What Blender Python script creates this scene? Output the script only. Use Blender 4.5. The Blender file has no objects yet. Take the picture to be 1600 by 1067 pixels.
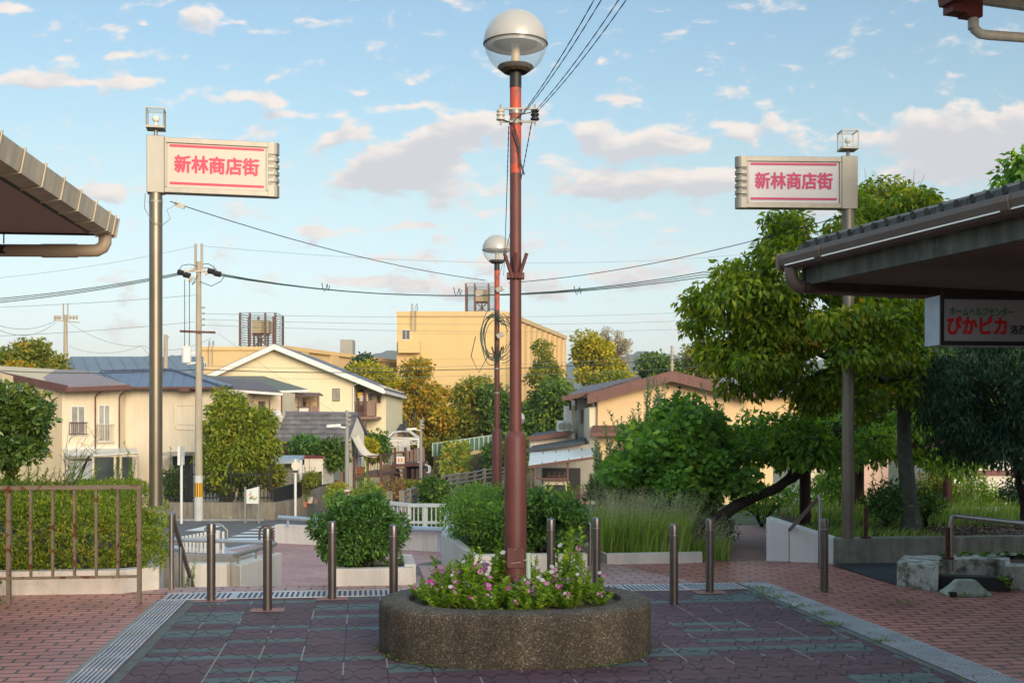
import bpy, math, random
import numpy as np
from mathutils import Vector, Matrix
R = math.radians
rnd = random.Random(7)
rng = np.random.default_rng(7)
SC = bpy.context.scene
COL = SC.collection
F = 1778.0          # focal length in photograph pixels
EYE = 1.55

# ---------------------------------------------------------------- camera
cd = bpy.data.cameras.new('camera')
cam = bpy.data.objects.new('camera', cd); COL.objects.link(cam)
cam.location = (0, 0, EYE); cam.rotation_euler = (R(90), 0, 0)
cd.sensor_width = 36; cd.lens = 36 * F / 1600
cd.shift_y = (665 - 533.5) / 1600
cd.clip_start = .1; cd.clip_end = 20000
cd.dof.use_dof = True; cd.dof.focus_distance = 9.0; cd.dof.aperture_fstop = 16.0
SC.camera = cam
SC.view_settings.view_transform = 'Standard'; SC.view_settings.look = 'None'
SC.view_settings.exposure = 1.12; SC.view_settings.gamma = 1
try:
    SC.cycles.use_denoising = True
    SC.cycles.max_bounces = 7; SC.cycles.diffuse_bounces = 3; SC.cycles.transparent_max_bounces = 12
except Exception: pass

# ---------------------------------------------------------------- sky and sun
SUN_AZ, SUN_EL = 22.0, 12.0          # degrees: azimuth to the right of straight behind the viewer
sdir = Vector((math.sin(R(SUN_AZ))*math.cos(R(SUN_EL)), -math.cos(R(SUN_AZ))*math.cos(R(SUN_EL)), math.sin(R(SUN_EL))))
ld = bpy.data.lights.new('sun', 'SUN'); ld.energy = 1.85; ld.angle = R(22); ld.color = (1, .83, .62)
sun = bpy.data.objects.new('sun', ld); COL.objects.link(sun)
sun.rotation_euler = sdir.to_track_quat('Z', 'Y').to_euler()

W = bpy.data.worlds.new('World'); SC.world = W; W.use_nodes = True
W.cycles.sampling_method = 'MANUAL'; W.cycles.sample_map_resolution = 512
wt = W.node_tree; wt.nodes.clear()
def nd(t, typ, **kw):
    n = t.nodes.new(typ)
    for k, v in kw.items():
        if k == 'ins':
            for a, b in v.items(): n.inputs[a].default_value = b
        else: setattr(n, k, v)
    return n
def ln(t, a, b): t.links.new(a, b)
def mth(t, op, a, b=None, clamp=False):
    n = t.nodes.new('ShaderNodeMath'); n.operation = op; n.use_clamp = clamp
    for i, s in enumerate((a, b)):
        if s is None: continue
        if isinstance(s, (int, float)): n.inputs[i].default_value = s
        else: ln(t, s, n.inputs[i])
    return n.outputs[0]
# cloud density in direction space: x/y and z/y of the view direction
CLOUDS = [ # photo px centre, half sizes, strength
 (650,245,110,38,1.0),(640,280,105,30,.9),(590,262,60,22,.6),(700,215,80,26,.8),(540,212,70,18,.7),(545,285,70,16,.7),
 (990,225,110,30,1.0),(920,205,60,24,.8),(1060,232,60,16,.7),(940,290,90,26,1.0),(1000,282,50,24,.8),(1090,285,90,28,.95),(1150,275,50,22,.7),
 (1170,200,100,18,.8),(1450,215,120,44,1.05),(1560,200,120,52,1.0),(1540,250,110,46,.9),(1420,275,90,26,.6),
 (120,130,150,16,.75),(60,122,70,14,.6),(220,128,50,10,.5),(430,158,44,18,.8),(400,150,50,10,.5),(300,22,50,20,.8),(370,38,60,8,.5),
 (90,92,50,9,.5),(180,88,50,9,.5),(160,300,60,20,.9),(20,12,50,14,.7),(230,38,26,9,.6),(640,168,90,12,.5),(760,300,40,14,.4),(780,195,90,30,.75),
 (690,405,150,16,.5),(500,360,110,10,.35),(660,352,70,10,.45),(900,385,70,12,.4),(1050,358,30,9,.5),(1000,430,200,26,.5),(760,450,260,30,.5),
 (590,440,120,14,.45),(1270,310,80,34,.6),(560,150,40,10,.45),(460,180,90,10,.45),(800,300,900,130,.13),(940,95,22,12,.4),(980,155,90,9,.4),(640,128,22,9,.4),(1090,105,16,8,.35),
]
cg = bpy.data.node_groups.new('cloud_density', 'ShaderNodeTree')
cg.interface.new_socket('P', in_out='INPUT', socket_type='NodeSocketVector')
cg.interface.new_socket('D', in_out='OUTPUT', socket_type='NodeSocketFloat')
gi = cg.nodes.new('NodeGroupInput'); go = cg.nodes.new('NodeGroupOutput')
warp = nd(cg, 'ShaderNodeTexNoise', ins={'Scale': 26.0, 'Detail': 4.0})
ln(cg, gi.outputs[0], warp.inputs['Vector'])
wv = nd(cg, 'ShaderNodeVectorMath', operation='MULTIPLY_ADD'); wv.inputs[1].default_value = (.03, .016, 0); ln(cg, warp.outputs['Color'], wv.inputs[0])
sh = nd(cg, 'ShaderNodeVectorMath', operation='ADD'); sh.inputs[1].default_value = (-.015, -.008, 0); ln(cg, gi.outputs[0], sh.inputs[0]); ln(cg, sh.outputs[0], wv.inputs[2])
acc = None
for (cx, cy, rx, ry, s) in CLOUDS:
    m = nd(cg, 'ShaderNodeMapping'); m.vector_type = 'TEXTURE'
    m.inputs['Location'].default_value = ((cx-800)/F, (665-cy)/F, 0); m.inputs['Scale'].default_value = (1.35*rx/F, 1.45*ry/F, 1)
    ln(cg, wv.outputs[0], m.inputs['Vector'])
    g = nd(cg, 'ShaderNodeTexGradient', gradient_type='QUADRATIC_SPHERE'); ln(cg, m.outputs[0], g.inputs[0])
    o = mth(cg, 'MULTIPLY', g.outputs['Fac'], s)
    acc = o if acc is None else mth(cg, 'ADD', acc, o)
acc = mth(cg, 'MINIMUM', acc, .8)
st = nd(cg, 'ShaderNodeVectorMath', operation='MULTIPLY'); st.inputs[1].default_value = (1, 2.0, 1); ln(cg, gi.outputs[0], st.inputs[0])
n1 = nd(cg, 'ShaderNodeTexNoise', ins={'Scale': 25.0, 'Detail': 9.0, 'Roughness': .6, 'Distortion': .25}); ln(cg, st.outputs[0], n1.inputs['Vector'])
n1o = mth(cg, 'SUBTRACT', n1.outputs['Fac'], .5)
d = mth(cg, 'ADD', mth(cg, 'MULTIPLY', acc, 1.0), mth(cg, 'MULTIPLY', n1o, 1.8))
ln(cg, d, go.inputs[0])

tc = nd(wt, 'ShaderNodeTexCoord'); sp = nd(wt, 'ShaderNodeSeparateXYZ'); ln(wt, tc.outputs['Generated'], sp.inputs[0])
ay = mth(wt, 'MAXIMUM', mth(wt, 'ABSOLUTE', sp.outputs['Y']), .12)
cb = nd(wt, 'ShaderNodeCombineXYZ'); ln(wt, mth(wt, 'DIVIDE', sp.outputs['X'], ay), cb.inputs[0]); ln(wt, mth(wt, 'DIVIDE', sp.outputs['Z'], ay), cb.inputs[1])
def dens(off):
    v = nd(wt, 'ShaderNodeVectorMath', operation='ADD'); v.inputs[1].default_value = off; ln(wt, cb.outputs[0], v.inputs[0])
    g = wt.nodes.new('ShaderNodeGroup'); g.node_tree = cg; ln(wt, v.outputs[0], g.inputs[0]); return g.outputs[0]
d0 = dens((0, 0, 0)); d1 = dens((.006, .011, 0))
al = nd(wt, 'ShaderNodeMapRange', interpolation_type='SMOOTHSTEP', ins={'From Min': .08, 'From Max': .42, 'To Min': 0, 'To Max': .93}); ln(wt, d0, al.inputs['Value'])
shd = nd(wt, 'ShaderNodeMapRange', interpolation_type='SMOOTHSTEP', ins={'From Min': -.12, 'From Max': .62}); ln(wt, d1, shd.inputs['Value'])
sky = nd(wt, 'ShaderNodeTexSky', sky_type='NISHITA', sun_disc=False, sun_elevation=R(SUN_EL), sun_rotation=R(180 - SUN_AZ), altitude=100, air_density=1.0, dust_density=.6, ozone_density=1.0)
bg = nd(wt, 'ShaderNodeBackground', ins={'Strength': .1}); out = nd(wt, 'ShaderNodeOutputWorld')
cl = nd(wt, 'ShaderNodeMix', data_type='RGBA'); ln(wt, shd.outputs[0], cl.inputs['Factor'])
CLIT, CSHD = (4.9, 4.35, 3.95, 1), (3.3, 3.25, 3.4, 1)
cl.inputs['A'].default_value = CLIT; cl.inputs['B'].default_value = CSHD
mx = nd(wt, 'ShaderNodeMix', data_type='RGBA'); ln(wt, al.outputs[0], mx.inputs['Factor']); 
hz = nd(wt, 'ShaderNodeValToRGB'); he = hz.color_ramp.elements       # sky tint by elevation; the overhead part is brightened as added fill light
for _k in range(5): he.new(.5)
for _e, (_p, _c) in zip(he, [(0, (.66, .68, .95)), (.065, (.80, .74, .88)), (.12, (.88, .82, .83)), (.2, (.97, .90, .80)), (.263, (.92, .94, .87)), (.36, (.87, .94, .93)), (.55, (3.0, 2.7, 2.2))]):
    _e.position = _p; _e.color = (*_c, 1)
ln(wt, sp.outputs['Z'], hz.inputs[0])
sm = nd(wt, 'ShaderNodeVectorMath', operation='MULTIPLY'); ln(wt, sky.outputs[0], sm.inputs[0]); ln(wt, hz.outputs[0], sm.inputs[1])
ln(wt, sm.outputs[0], mx.inputs['A']); ln(wt, cl.outputs['Result'], mx.inputs['B'])
ln(wt, mx.outputs['Result'], bg.inputs['Color']); ln(wt, bg.outputs[0], out.inputs['Surface'])

# ---------------------------------------------------------------- frames of reference
TH = R(7.5); CT, ST = math.cos(TH), math.sin(TH)
def P(px, py, Y): return Vector(((px-800)/F*Y, Y, EYE-(py-665)/F*Y))
def G(px, py, z=0.0): return P(px, py, (EYE-z)*F/(py-665))
def UV(u, v, z=0.0): return Vector((u*CT - v*ST, u*ST + v*CT, z))

# ---------------------------------------------------------------- materials
def base_mat(name):
    m = bpy.data.materials.new(name); m.use_nodes = True
    t = m.node_tree; b = t.nodes['Principled BSDF']; return m, t, b
def pm(name, col, rough=.6, metal=0, var=.12, scale=3.0, bump=0, bscale=60, streak=0, spec=.4, col2=None, fac2=(.55, .7), scale2=6.0):
    """plain coloured surface with mottling, optional second colour in patches, vertical streaks and bump"""
    m, t, b = base_mat(name)
    b.inputs['Roughness'].default_value = rough; b.inputs['Metallic'].default_value = metal
    b.inputs['Specular IOR Level'].default_value = spec
    tc = nd(t, 'ShaderNodeTexCoord')
    n = nd(t, 'ShaderNodeTexNoise', ins={'Scale': scale, 'Detail': 6.0, 'Roughness': .6}); ln(t, tc.outputs['Object'], n.inputs['Vector'])
    mr = nd(t, 'ShaderNodeMapRange', ins={'From Min': .3, 'From Max': .7, 'To Min': 1-var, 'To Max': 1+var}); ln(t, n.outputs['Fac'], mr.inputs['Value'])
    fac = mr.outputs[0]
    if streak:
        mp = nd(t, 'ShaderNodeMapping'); mp.inputs['Scale'].default_value = (7, 7, .55); ln(t, tc.outputs['Object'], mp.inputs['Vector'])
        n2 = nd(t, 'ShaderNodeTexNoise', ins={'Scale': 1.6, 'Detail': 5.0}); ln(t, mp.outputs[0], n2.inputs['Vector'])
        m2 = nd(t, 'ShaderNodeMapRange', ins={'From Min': .35, 'From Max': .7, 'To Min': 1.0, 'To Max': 1-streak}); ln(t, n2.outputs['Fac'], m2.inputs['Value'])
        fac = mth(t, 'MULTIPLY', fac, m2.outputs[0])
    csrc = None
    if col2 is not None:
        n3 = nd(t, 'ShaderNodeTexNoise', ins={'Scale': scale2, 'Detail': 7.0, 'Roughness': .65}); ln(t, tc.outputs['Object'], n3.inputs['Vector'])
        m3 = nd(t, 'ShaderNodeMapRange', ins={'From Min': fac2[0], 'From Max': fac2[1]}); ln(t, n3.outputs['Fac'], m3.inputs['Value'])
        mc = nd(t, 'ShaderNodeMix', data_type='RGBA'); mc.inputs['A'].default_value = (*col, 1); mc.inputs['B'].default_value = (*col2, 1); ln(t, m3.outputs[0], mc.inputs['Factor'])
        csrc = mc.outputs['Result']
    vm = nd(t, 'ShaderNodeVectorMath', operation='SCALE')
    if csrc is None: vm.inputs[0].default_value = col
    else: ln(t, csrc, vm.inputs[0])
    ln(t, fac, vm.inputs['Scale']); ln(t, vm.outputs[0], b.inputs['Base Color'])
    if bump:
        nb = nd(t, 'ShaderNodeTexNoise', ins={'Scale': bscale, 'Detail': 5.0}); ln(t, tc.outputs['Object'], nb.inputs['Vector'])
        bp = nd(t, 'ShaderNodeBump', ins={'Strength': bump, 'Distance': .02}); ln(t, nb.outputs['Fac'], bp.inputs['Height']); ln(t, bp.outputs[0], b.inputs['Normal'])
    return m
def leafmat(name, cols, trans=.35, rough=.5, spec=.35, big=None, gain=1.75):
    """foliage: every leaf takes its own tone from the ramp; cols = [(pos, rgb), ...]"""
    m, t, b = base_mat(name)
    geo = nd(t, 'ShaderNodeNewGeometry'); cr = nd(t, 'ShaderNodeValToRGB')
    e = cr.color_ramp.elements
    while len(e) < len(cols): e.new(.5)
    for k, (p, c) in enumerate(cols): e[k].position = p; e[k].color = (*[min(.62, q*gain) for q in c], 1)
    tc = nd(t, 'ShaderNodeTexCoord')
    n = nd(t, 'ShaderNodeTexNoise', ins={'Scale': big or 1.2, 'Detail': 3.0}); ln(t, tc.outputs['Object'], n.inputs['Vector'])
    f = mth(t, 'ADD', mth(t, 'MULTIPLY', geo.outputs['Random Per Island'], .78), mth(t, 'MULTIPLY', mth(t, 'SUBTRACT', n.outputs['Fac'], .36), .85), clamp=True)
    ln(t, f, cr.inputs[0]); ln(t, cr.outputs[0], b.inputs['Base Color'])
    b.inputs['Roughness'].default_value = rough; b.inputs['Specular IOR Level'].default_value = spec
    tr = nd(t, 'ShaderNodeBsdfTranslucent'); hs = nd(t, 'ShaderNodeHueSaturation', ins={'Hue': .49, 'Saturation': 1.1, 'Value': 1.5}); ln(t, cr.outputs[0], hs.inputs['Color']); ln(t, hs.outputs[0], tr.inputs['Color'])
    ms = nd(t, 'ShaderNodeMixShader', ins={'Fac': trans}); ln(t, b.outputs[0], ms.inputs[1]); ln(t, tr.outputs[0], ms.inputs[2])
    ln(t, ms.outputs[0], t.nodes['Material Output'].inputs['Surface'])
    return m
def glassmat(name, tint=(.9, .95, .97), alpha=.25, rough=.05):
    m, t, b = base_mat(name)
    b.inputs['Base Color'].default_value = (*tint, 1); b.inputs['Roughness'].default_value = rough; b.inputs['Specular IOR Level'].default_value = .6
    tr = nd(t, 'ShaderNodeBsdfTransparent'); lw = nd(t, 'ShaderNodeLayerWeight', ins={'Blend': .5})
    f = mth(t, 'ADD', mth(t, 'MULTIPLY', mth(t, 'POWER', lw.outputs['Facing'], 3.0), .5), alpha, clamp=True)
    ms = nd(t, 'ShaderNodeMixShader'); ln(t, f, ms.inputs[0]); ln(t, tr.outputs[0], ms.inputs[1]); ln(t, b.outputs[0], ms.inputs[2])
    ln(t, ms.outputs[0], t.nodes['Material Output'].inputs['Surface'])
    return m
def linemat(name, col, colj, axis_scale, width=.06, rough=.6, var=.12, var_scale=4, rot=0, bump=.3, metal=0):
    """surface with parallel seams along one direction (boards, ribs, tile courses). axis_scale=(sx,sy,sz): seams where frac(dot) is near 0"""
    m, t, b = base_mat(name)
    b.inputs['Roughness'].default_value = rough; b.inputs['Metallic'].default_value = metal
    tc = nd(t, 'ShaderNodeTexCoord')
    dt = nd(t, 'ShaderNodeVectorMath', operation='DOT_PRODUCT'); dt.inputs[1].default_value = axis_scale; ln(t, tc.outputs['Object'], dt.inputs[0])
    fr = mth(t, 'FRACT', dt.outputs['Value']); j = mth(t, 'LESS_THAN', fr, width)
    n = nd(t, 'ShaderNodeTexNoise', ins={'Scale': var_scale, 'Detail': 6.0}); ln(t, tc.outputs['Object'], n.inputs['Vector'])
    mr = nd(t, 'ShaderNodeMapRange', ins={'From Min': .3, 'From Max': .7, 'To Min': 1-var, 'To Max': 1+var}); ln(t, n.outputs['Fac'], mr.inputs['Value'])
    mc = nd(t, 'ShaderNodeMix', data_type='RGBA'); mc.inputs['A'].default_value = (*col, 1); mc.inputs['B'].default_value = (*colj, 1); ln(t, j, mc.inputs['Factor'])
    vm = nd(t, 'ShaderNodeVectorMath', operation='SCALE'); ln(t, mc.outputs['Result'], vm.inputs[0]); ln(t, mr.outputs[0], vm.inputs['Scale']); ln(t, vm.outputs[0], b.inputs['Base Color'])
    if bump:
        bp = nd(t, 'ShaderNodeBump', ins={'Strength': bump, 'Distance': .02}); bp.invert = True; ln(t, j, bp.inputs['Height']); ln(t, bp.outputs[0], b.inputs['Normal'])
    return m
def brickmat(name, c1, c2, mortar, bw, rh, ms=.006, rough=.6, rot=0, dirt=.25, bump=.25, off=.5):
    m, t, b = base_mat(name); b.inputs['Roughness'].default_value = rough
    tc = nd(t, 'ShaderNodeTexCoord'); mp = nd(t, 'ShaderNodeMapping'); mp.inputs['Rotation'].default_value = (0, 0, rot); ln(t, tc.outputs['Object'], mp.inputs['Vector'])
    br = nd(t, 'ShaderNodeTexBrick', ins={'Color1': (*c1, 1), 'Color2': (*c2, 1), 'Mortar': (*mortar, 1), 'Scale': 1.0, 'Mortar Size': ms, 'Mortar Smooth': .2, 'Bias': 0.0, 'Brick Width': bw, 'Row Height': rh}); br.offset = off
    ln(t, mp.outputs[0], br.inputs['Vector'])
    n = nd(t, 'ShaderNodeTexNoise', ins={'Scale': .9, 'Detail': 8.0, 'Roughness': .65}); ln(t, tc.outputs['Object'], n.inputs['Vector'])
    mr = nd(t, 'ShaderNodeMapRange', ins={'From Min': .3, 'From Max': .7, 'To Min': 1-dirt, 'To Max': 1+dirt*.5}); ln(t, n.outputs['Fac'], mr.inputs['Value'])
    vm = nd(t, 'ShaderNodeVectorMath', operation='SCALE'); ln(t, br.outputs['Color'], vm.inputs[0]); ln(t, mr.outputs[0], vm.inputs['Scale']); ln(t, vm.outputs[0], b.inputs['Base Color'])
    if bump:
        bp = nd(t, 'ShaderNodeBump', ins={'Strength': bump, 'Distance': .01}); bp.invert = True; ln(t, br.outputs['Fac'], bp.inputs['Height']); ln(t, bp.outputs[0], b.inputs['Normal'])
    return m

# ---------------------------------------------------------------- mesh helpers
WM = {}
def V(*a): return Vector(a)
class MB:
    def __init__(s): s.v = []; s.f = []
    def poly(s, pts):
        n = len(s.v); s.v += [Vector(p) for p in pts]; s.f.append(tuple(range(n, n+len(pts)))); return s
    def ext(s, pts, vec):
        n = len(s.v); k = len(pts); vec = Vector(vec)
        s.v += [Vector(p) for p in pts] + [Vector(p)+vec for p in pts]
        s.f.append(tuple(range(n, n+k))); s.f.append(tuple(range(n+2*k-1, n+k-1, -1)))
        for i in range(k):
            j = (i+1) % k; s.f.append((n+j, n+i, n+k+i, n+k+j))
        return s
    def box(s, x0, x1, y0, y1, z0, z1):
        return s.ext([(x0, y0, z0), (x1, y0, z0), (x1, y0, z1), (x0, y0, z1)], (0, y1-y0, 0))
    def obox(s, c, a, b, d):
        c, a, b, d = Vector(c), Vector(a), Vector(b), Vector(d)
        return s.ext([c-a-b-d, c+a-b-d, c+a-b+d, c-a-b+d], b*2)
    def bar(s, p, q, w, h=None, up=(0, 0, 1)):
        p, q = Vector(p), Vector(q); h = h or w; d = (q-p); L = d.length; d.normalize(); up = Vector(up)
        if abs(d.dot(up)) > .95: up = Vector((0, 1, 0))
        sd = d.cross(up).normalized(); u2 = sd.cross(d).normalized()
        return s.obox((p+q)/2, d*L/2, sd*w/2, u2*h/2)
    def tube(s, pts, r, n=8, cap=True):
        pts = [Vector(p) for p in pts]; k = len(pts)
        rs = r if isinstance(r, (list, tuple)) else [r]*k
        base = len(s.v); up = None
        for i, p in enumerate(pts):
            d = (pts[min(i+1, k-1)] - pts[max(i-1, 0)])
            if d.length < 1e-9: d = Vector((0, 0, 1))
            d.normalize()
            if up is None: up = Vector((1, 0, 0)) if abs(d.x) < .9 else Vector((0, 1, 0))
            a = (up - d*up.dot(d)).normalized(); b = d.cross(a); up = a
            for j in range(n):
                t = 2*math.pi*j/n; s.v.append(p + (a*math.cos(t) + b*math.sin(t))*rs[i])
        for i in range(k-1):
            for j in range(n):
                a0 = base+i*n+j; a1 = base+i*n+(j+1) % n; s.f.append((a0, a1, a1+n, a0+n))
        if cap:
            s.f.append(tuple(base+j for j in range(n-1, -1, -1))); s.f.append(tuple(base+(k-1)*n+j for j in range(n)))
        return s
    def lathe(s, prof, c, n=24, a0=0, sx=1, sy=1):
        c = Vector(c); base = len(s.v)
        for (r, z) in prof:
            for j in range(n):
                t = a0+2*math.pi*j/n; s.v.append(c + Vector((r*sx*math.cos(t), r*sy*math.sin(t), z)))
        for i in range(len(prof)-1):
            for j in range(n):
                a = base+i*n+j; b = base+i*n+(j+1) % n; s.f.append((a, b, b+n, a+n))
        s.f.append(tuple(base+j for j in range(n-1, -1, -1))); s.f.append(tuple(base+(len(prof)-1)*n+j for j in range(n)))
        return s
    def ball(s, c, r, n=12, m=8, rz=None):
        rz = rz or r
        return s.lathe([(max(1e-4, r*math.sin(math.pi*i/m)), -rz*math.cos(math.pi*i/m)) for i in range(m+1)], c, n)
    def build(s, name, mat, parent=None, smooth=False, bevel=0, origin=None):
        vs = np.array([tuple(p) for p in s.v], dtype=float)
        if parent is not None:
            Mi = WM[parent.name].inverted(); vs = np.array([tuple(Mi @ p) for p in s.v])
        else:
            if origin is None:
                lo, hi = vs.min(0), vs.max(0); origin = ((lo[0]+hi[0])/2, (lo[1]+hi[1])/2, lo[2])
            vs = vs - np.array(origin)
        me = bpy.data.meshes.new(name); me.from_pydata(vs.tolist(), [], s.f)
        me.materials.append(mat)
        if smooth: me.polygons.foreach_set('use_smooth', [True]*len(me.polygons))
        o = bpy.data.objects.new(name, me); COL.objects.link(o)
        if parent is not None: o.parent = parent; WM[o.name] = WM[parent.name]
        else: o.location = origin; WM[o.name] = Matrix.Translation(Vector(origin))
        if bevel:
            md = o.modifiers.new('edges', 'BEVEL'); md.width = bevel; md.segments = 2; md.limit_method = 'ANGLE'; md.angle_limit = R(40)
        if smooth: 
            try: me.set_sharp_from_angle(angle=R(38))
            except Exception: pass
        return o
def tag(o, label, cat, group=None, kind=None):
    o['label'] = label; o['category'] = cat
    if group: o['group'] = group
    if kind: o['kind'] = kind
    return o
def struct(o, kind='structure'): o['kind'] = kind; return o
def thing(name, label, cat, loc, rz=0, group=None):
    o = bpy.data.objects.new(name, None); COL.objects.link(o); o.empty_display_size = .2
    o.location = loc; o.rotation_euler = (0, 0, rz)
    WM[o.name] = Matrix.Translation(Vector(loc)) @ Matrix.Rotation(rz, 4, 'Z')
    return tag(o, label, cat, group)
def dup(root, loc, rz=None, label=None, scale=None):
    kids = [c for c in bpy.data.objects if c.parent == root]
    r = root.copy(); COL.objects.link(r); r.location = loc
    if rz is not None: r.rotation_euler = (0, 0, rz)
    if scale: r.scale = (scale,)*3 if isinstance(scale, (int, float)) else scale
    if label: r['label'] = label
    for ch in kids:
        sub = [g for g in bpy.data.objects if g.parent == ch]
        c = ch.copy(); COL.objects.link(c); c.parent = r
        for g in sub:
            q = g.copy(); COL.objects.link(q); q.parent = c
    return r
def text(name, body, size, mat, parent, origin, xdir, ydir, bold=0.0, depth=.002, sx=1.0, align='CENTER'):
    cu = bpy.data.curves.new(name, 'FONT'); cu.body = body; cu.size = size; cu.align_x = align; cu.align_y = 'CENTER'
    cu.resolution_u = 3
    to = bpy.data.objects.new(name+'_tmp', cu); COL.objects.link(to)
    bpy.context.view_layer.update()
    me = bpy.data.meshes.new_from_object(to.evaluated_get(bpy.context.evaluated_depsgraph_get()))
    bpy.data.objects.remove(to)
    x = Vector(xdir).normalized(); y = Vector(ydir).normalized(); z = x.cross(y)
    vs = np.array([tuple(v.co) for v in me.vertices]); fs = [tuple(p.vertices) for p in me.polygons]; n = len(vs)
    V_, F_ = [], []
    offs = [(0, 0)] + ([(bold*math.cos(a), bold*math.sin(a)) for a in np.linspace(0, 2*math.pi, 8, False)] if bold else [])
    for k, (dx, dy) in enumerate(offs):          # strokes thickened by laying shifted copies a hair above each other
        for c in vs: V_.append(Vector(origin) + x*(c[0]*sx+dx) + y*(c[1]+dy) + z*(.0012+k*.00012))
        F_ += [tuple(i+k*n for i in f) for f in fs]
    bpy.data.meshes.remove(me)
    mb = MB(); mb.v = V_; mb.f = F_
    return mb.build(name, mat, parent)

# ---------------------------------------------------------------- foliage helpers
def nrmz(a): return a/np.maximum(np.linalg.norm(a, axis=1, keepdims=True), 1e-9)
def mesh_np(name, verts, faces, mat, parent=None, origin=None):
    verts = np.asarray(verts, dtype=np.float64); k = faces.shape[1]
    if parent is not None:
        Mi = np.array(WM[parent.name].inverted()); verts = verts @ Mi[:3, :3].T + Mi[:3, 3]
    else:
        if origin is None: origin = (verts[:, 0].mean(), verts[:, 1].mean(), verts[:, 2].min())
        verts = verts - np.array(origin)
    me = bpy.data.meshes.new(name)
    me.vertices.add(len(verts)); me.vertices.foreach_set('co', verts.astype(np.float32).ravel())
    me.loops.add(faces.size); me.loops.foreach_set('vertex_index', faces.astype(np.int32).ravel())
    me.polygons.add(len(faces)); me.polygons.foreach_set('loop_start', np.arange(0, faces.size, k, dtype=np.int32))
    me.update(calc_edges=True); me.validate()
    me.materials.append(mat)
    o = bpy.data.objects.new(name, me); COL.objects.link(o)
    if parent is not None: o.parent = parent; WM[o.name] = WM[parent.name]
    else: o.location = origin; WM[o.name] = Matrix.Translation(Vector(origin))
    return o
def kites(pts, axis, nrm, L, Wd, fold=.18):
    """leaves: folded kites with base at pts pointing along axis"""
    axis = nrmz(axis); side = nrmz(np.cross(axis, nrm)); up = np.cross(side, axis)
    n = len(pts); L = np.broadcast_to(np.asarray(L, float).reshape(-1, 1), (n, 1)); Wd = np.broadcast_to(np.asarray(Wd, float).reshape(-1, 1), (n, 1))
    v = np.empty((n, 4, 3)); mid = pts + axis*L*.45 + up*Wd*fold
    v[:, 0] = pts; v[:, 1] = mid+side*Wd*.5; v[:, 2] = pts+axis*L - up*L*.06; v[:, 3] = mid-side*Wd*.5
    b = (np.arange(n)*4).reshape(-1, 1)
    f = np.concatenate([b+np.array([[0, 1, 2]]), b+np.array([[0, 2, 3]])], axis=0)
    return v.reshape(-1, 3), f
def ell(px0, py0, px1, py1, Y, dy=None):
    c = P((px0+px1)/2, (py0+py1)/2, Y); rx = abs(px1-px0)/2/F*Y; rz = abs(py1-py0)/2/F*Y
    return (c.x, c.y, c.z, rx, dy if dy else (rx+rz)/2, rz)
def subclumps(ells, k, r, g, shell=.35):
    e = np.array(ells, float); w = (e[:, 3]*e[:, 4]*e[:, 5])**(2/3); idx = g.choice(len(e), k, p=w/w.sum())
    d = nrmz(g.normal(size=(k, 3))); rad = (shell + (1-shell)*g.random((k, 1)))**.6
    c = e[idx, :3] + d*rad*np.maximum(e[idx, 3:]-r*.5, .02)
    rr = r*(.55+.75*g.random((k, 1)))
    return np.concatenate([c, rr*np.array([[1.15, 1.15, .8]])], axis=1)
def scatter(cl, n, g, shell=.5):
    w = cl[:, 3]*cl[:, 5]; idx = g.choice(len(cl), n, p=w/w.sum())
    d = nrmz(g.normal(size=(n, 3))); rad = shell + (1-shell)*g.random((n, 1))**.7
    return cl[idx, :3] + d*rad*cl[idx, 3:], d
def leafmass(name, mat, parent, cl, n, L, ratio, g, droop=.3, shell=.45, up=.55, clip=None):
    p, d = scatter(cl, n, g, shell)
    ax = d*.7 + g.normal(size=(n, 3))*.55 + np.array([[0, 0, -droop]])
    nr = d*.5 + g.normal(size=(n, 3))*.5 + np.array([[0, 0, up]])
    if clip is not None:
        k = clip(p); p, ax, nr = p[k], ax[k], nr[k]
    Ls = L*(.65+.7*g.random(len(p)))
    v, f = kites(p, ax, nr, Ls, Ls*ratio)
    return mesh_np(name, v, f, mat, parent)
def limb(mb, p, q, r0, r1, g, wob=.06, n=5, ns=6):
    p, q = Vector(p), Vector(q); L = (q-p).length; pts = []; rs = []
    for i in range(n):
        t = i/(n-1); o = Vector(g.normal(size=3)*wob*L*(math.sin(math.pi*t)))
        o.z += .1*L*math.sin(math.pi*t); pts.append(p.lerp(q, t)+o); rs.append(r0+(r1-r0)*t)
    mb.tube(pts, rs, ns)
def tree(name, label, cat, ells, k, r, n, L, mat, bark, base, fork, r0, group=None, ratio=.5, droop=.3, seed=1, nb=14, shell=.45, up=.55, crown='crown', stemname='trunk', rmin=.012, floor=None):
    g = np.random.default_rng(seed); base = Vector(base)
    root = thing(name, label, cat, base, 0, group)
    cl = subclumps(ells, k, r, g)
    clip = (lambda p: p[:, 2] > floor) if floor is not None else None
    leafmass(crown, mat, root, cl, n, L, ratio, g, droop, shell, up, clip)
    mb = MB(); fork = Vector(fork)
    mid = base.lerp(fork, .5) + Vector((g.normal()*.015, g.normal()*.015, 0))*(fork-base).length
    mb.tube([base-Vector((0, 0, .15)), base+(mid-base)*.12, mid, fork], [r0*1.35, r0*1.05, r0*.85, r0*.75], 9)
    for i in g.choice(len(cl), min(nb, len(cl)), replace=False):
        limb(mb, fork-(fork-mid)*.2*g.random(), cl[i, :3], r0*.36, max(rmin, r0*.12), g)
    mb.build(stemname, bark, root, True)
    return root
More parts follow.
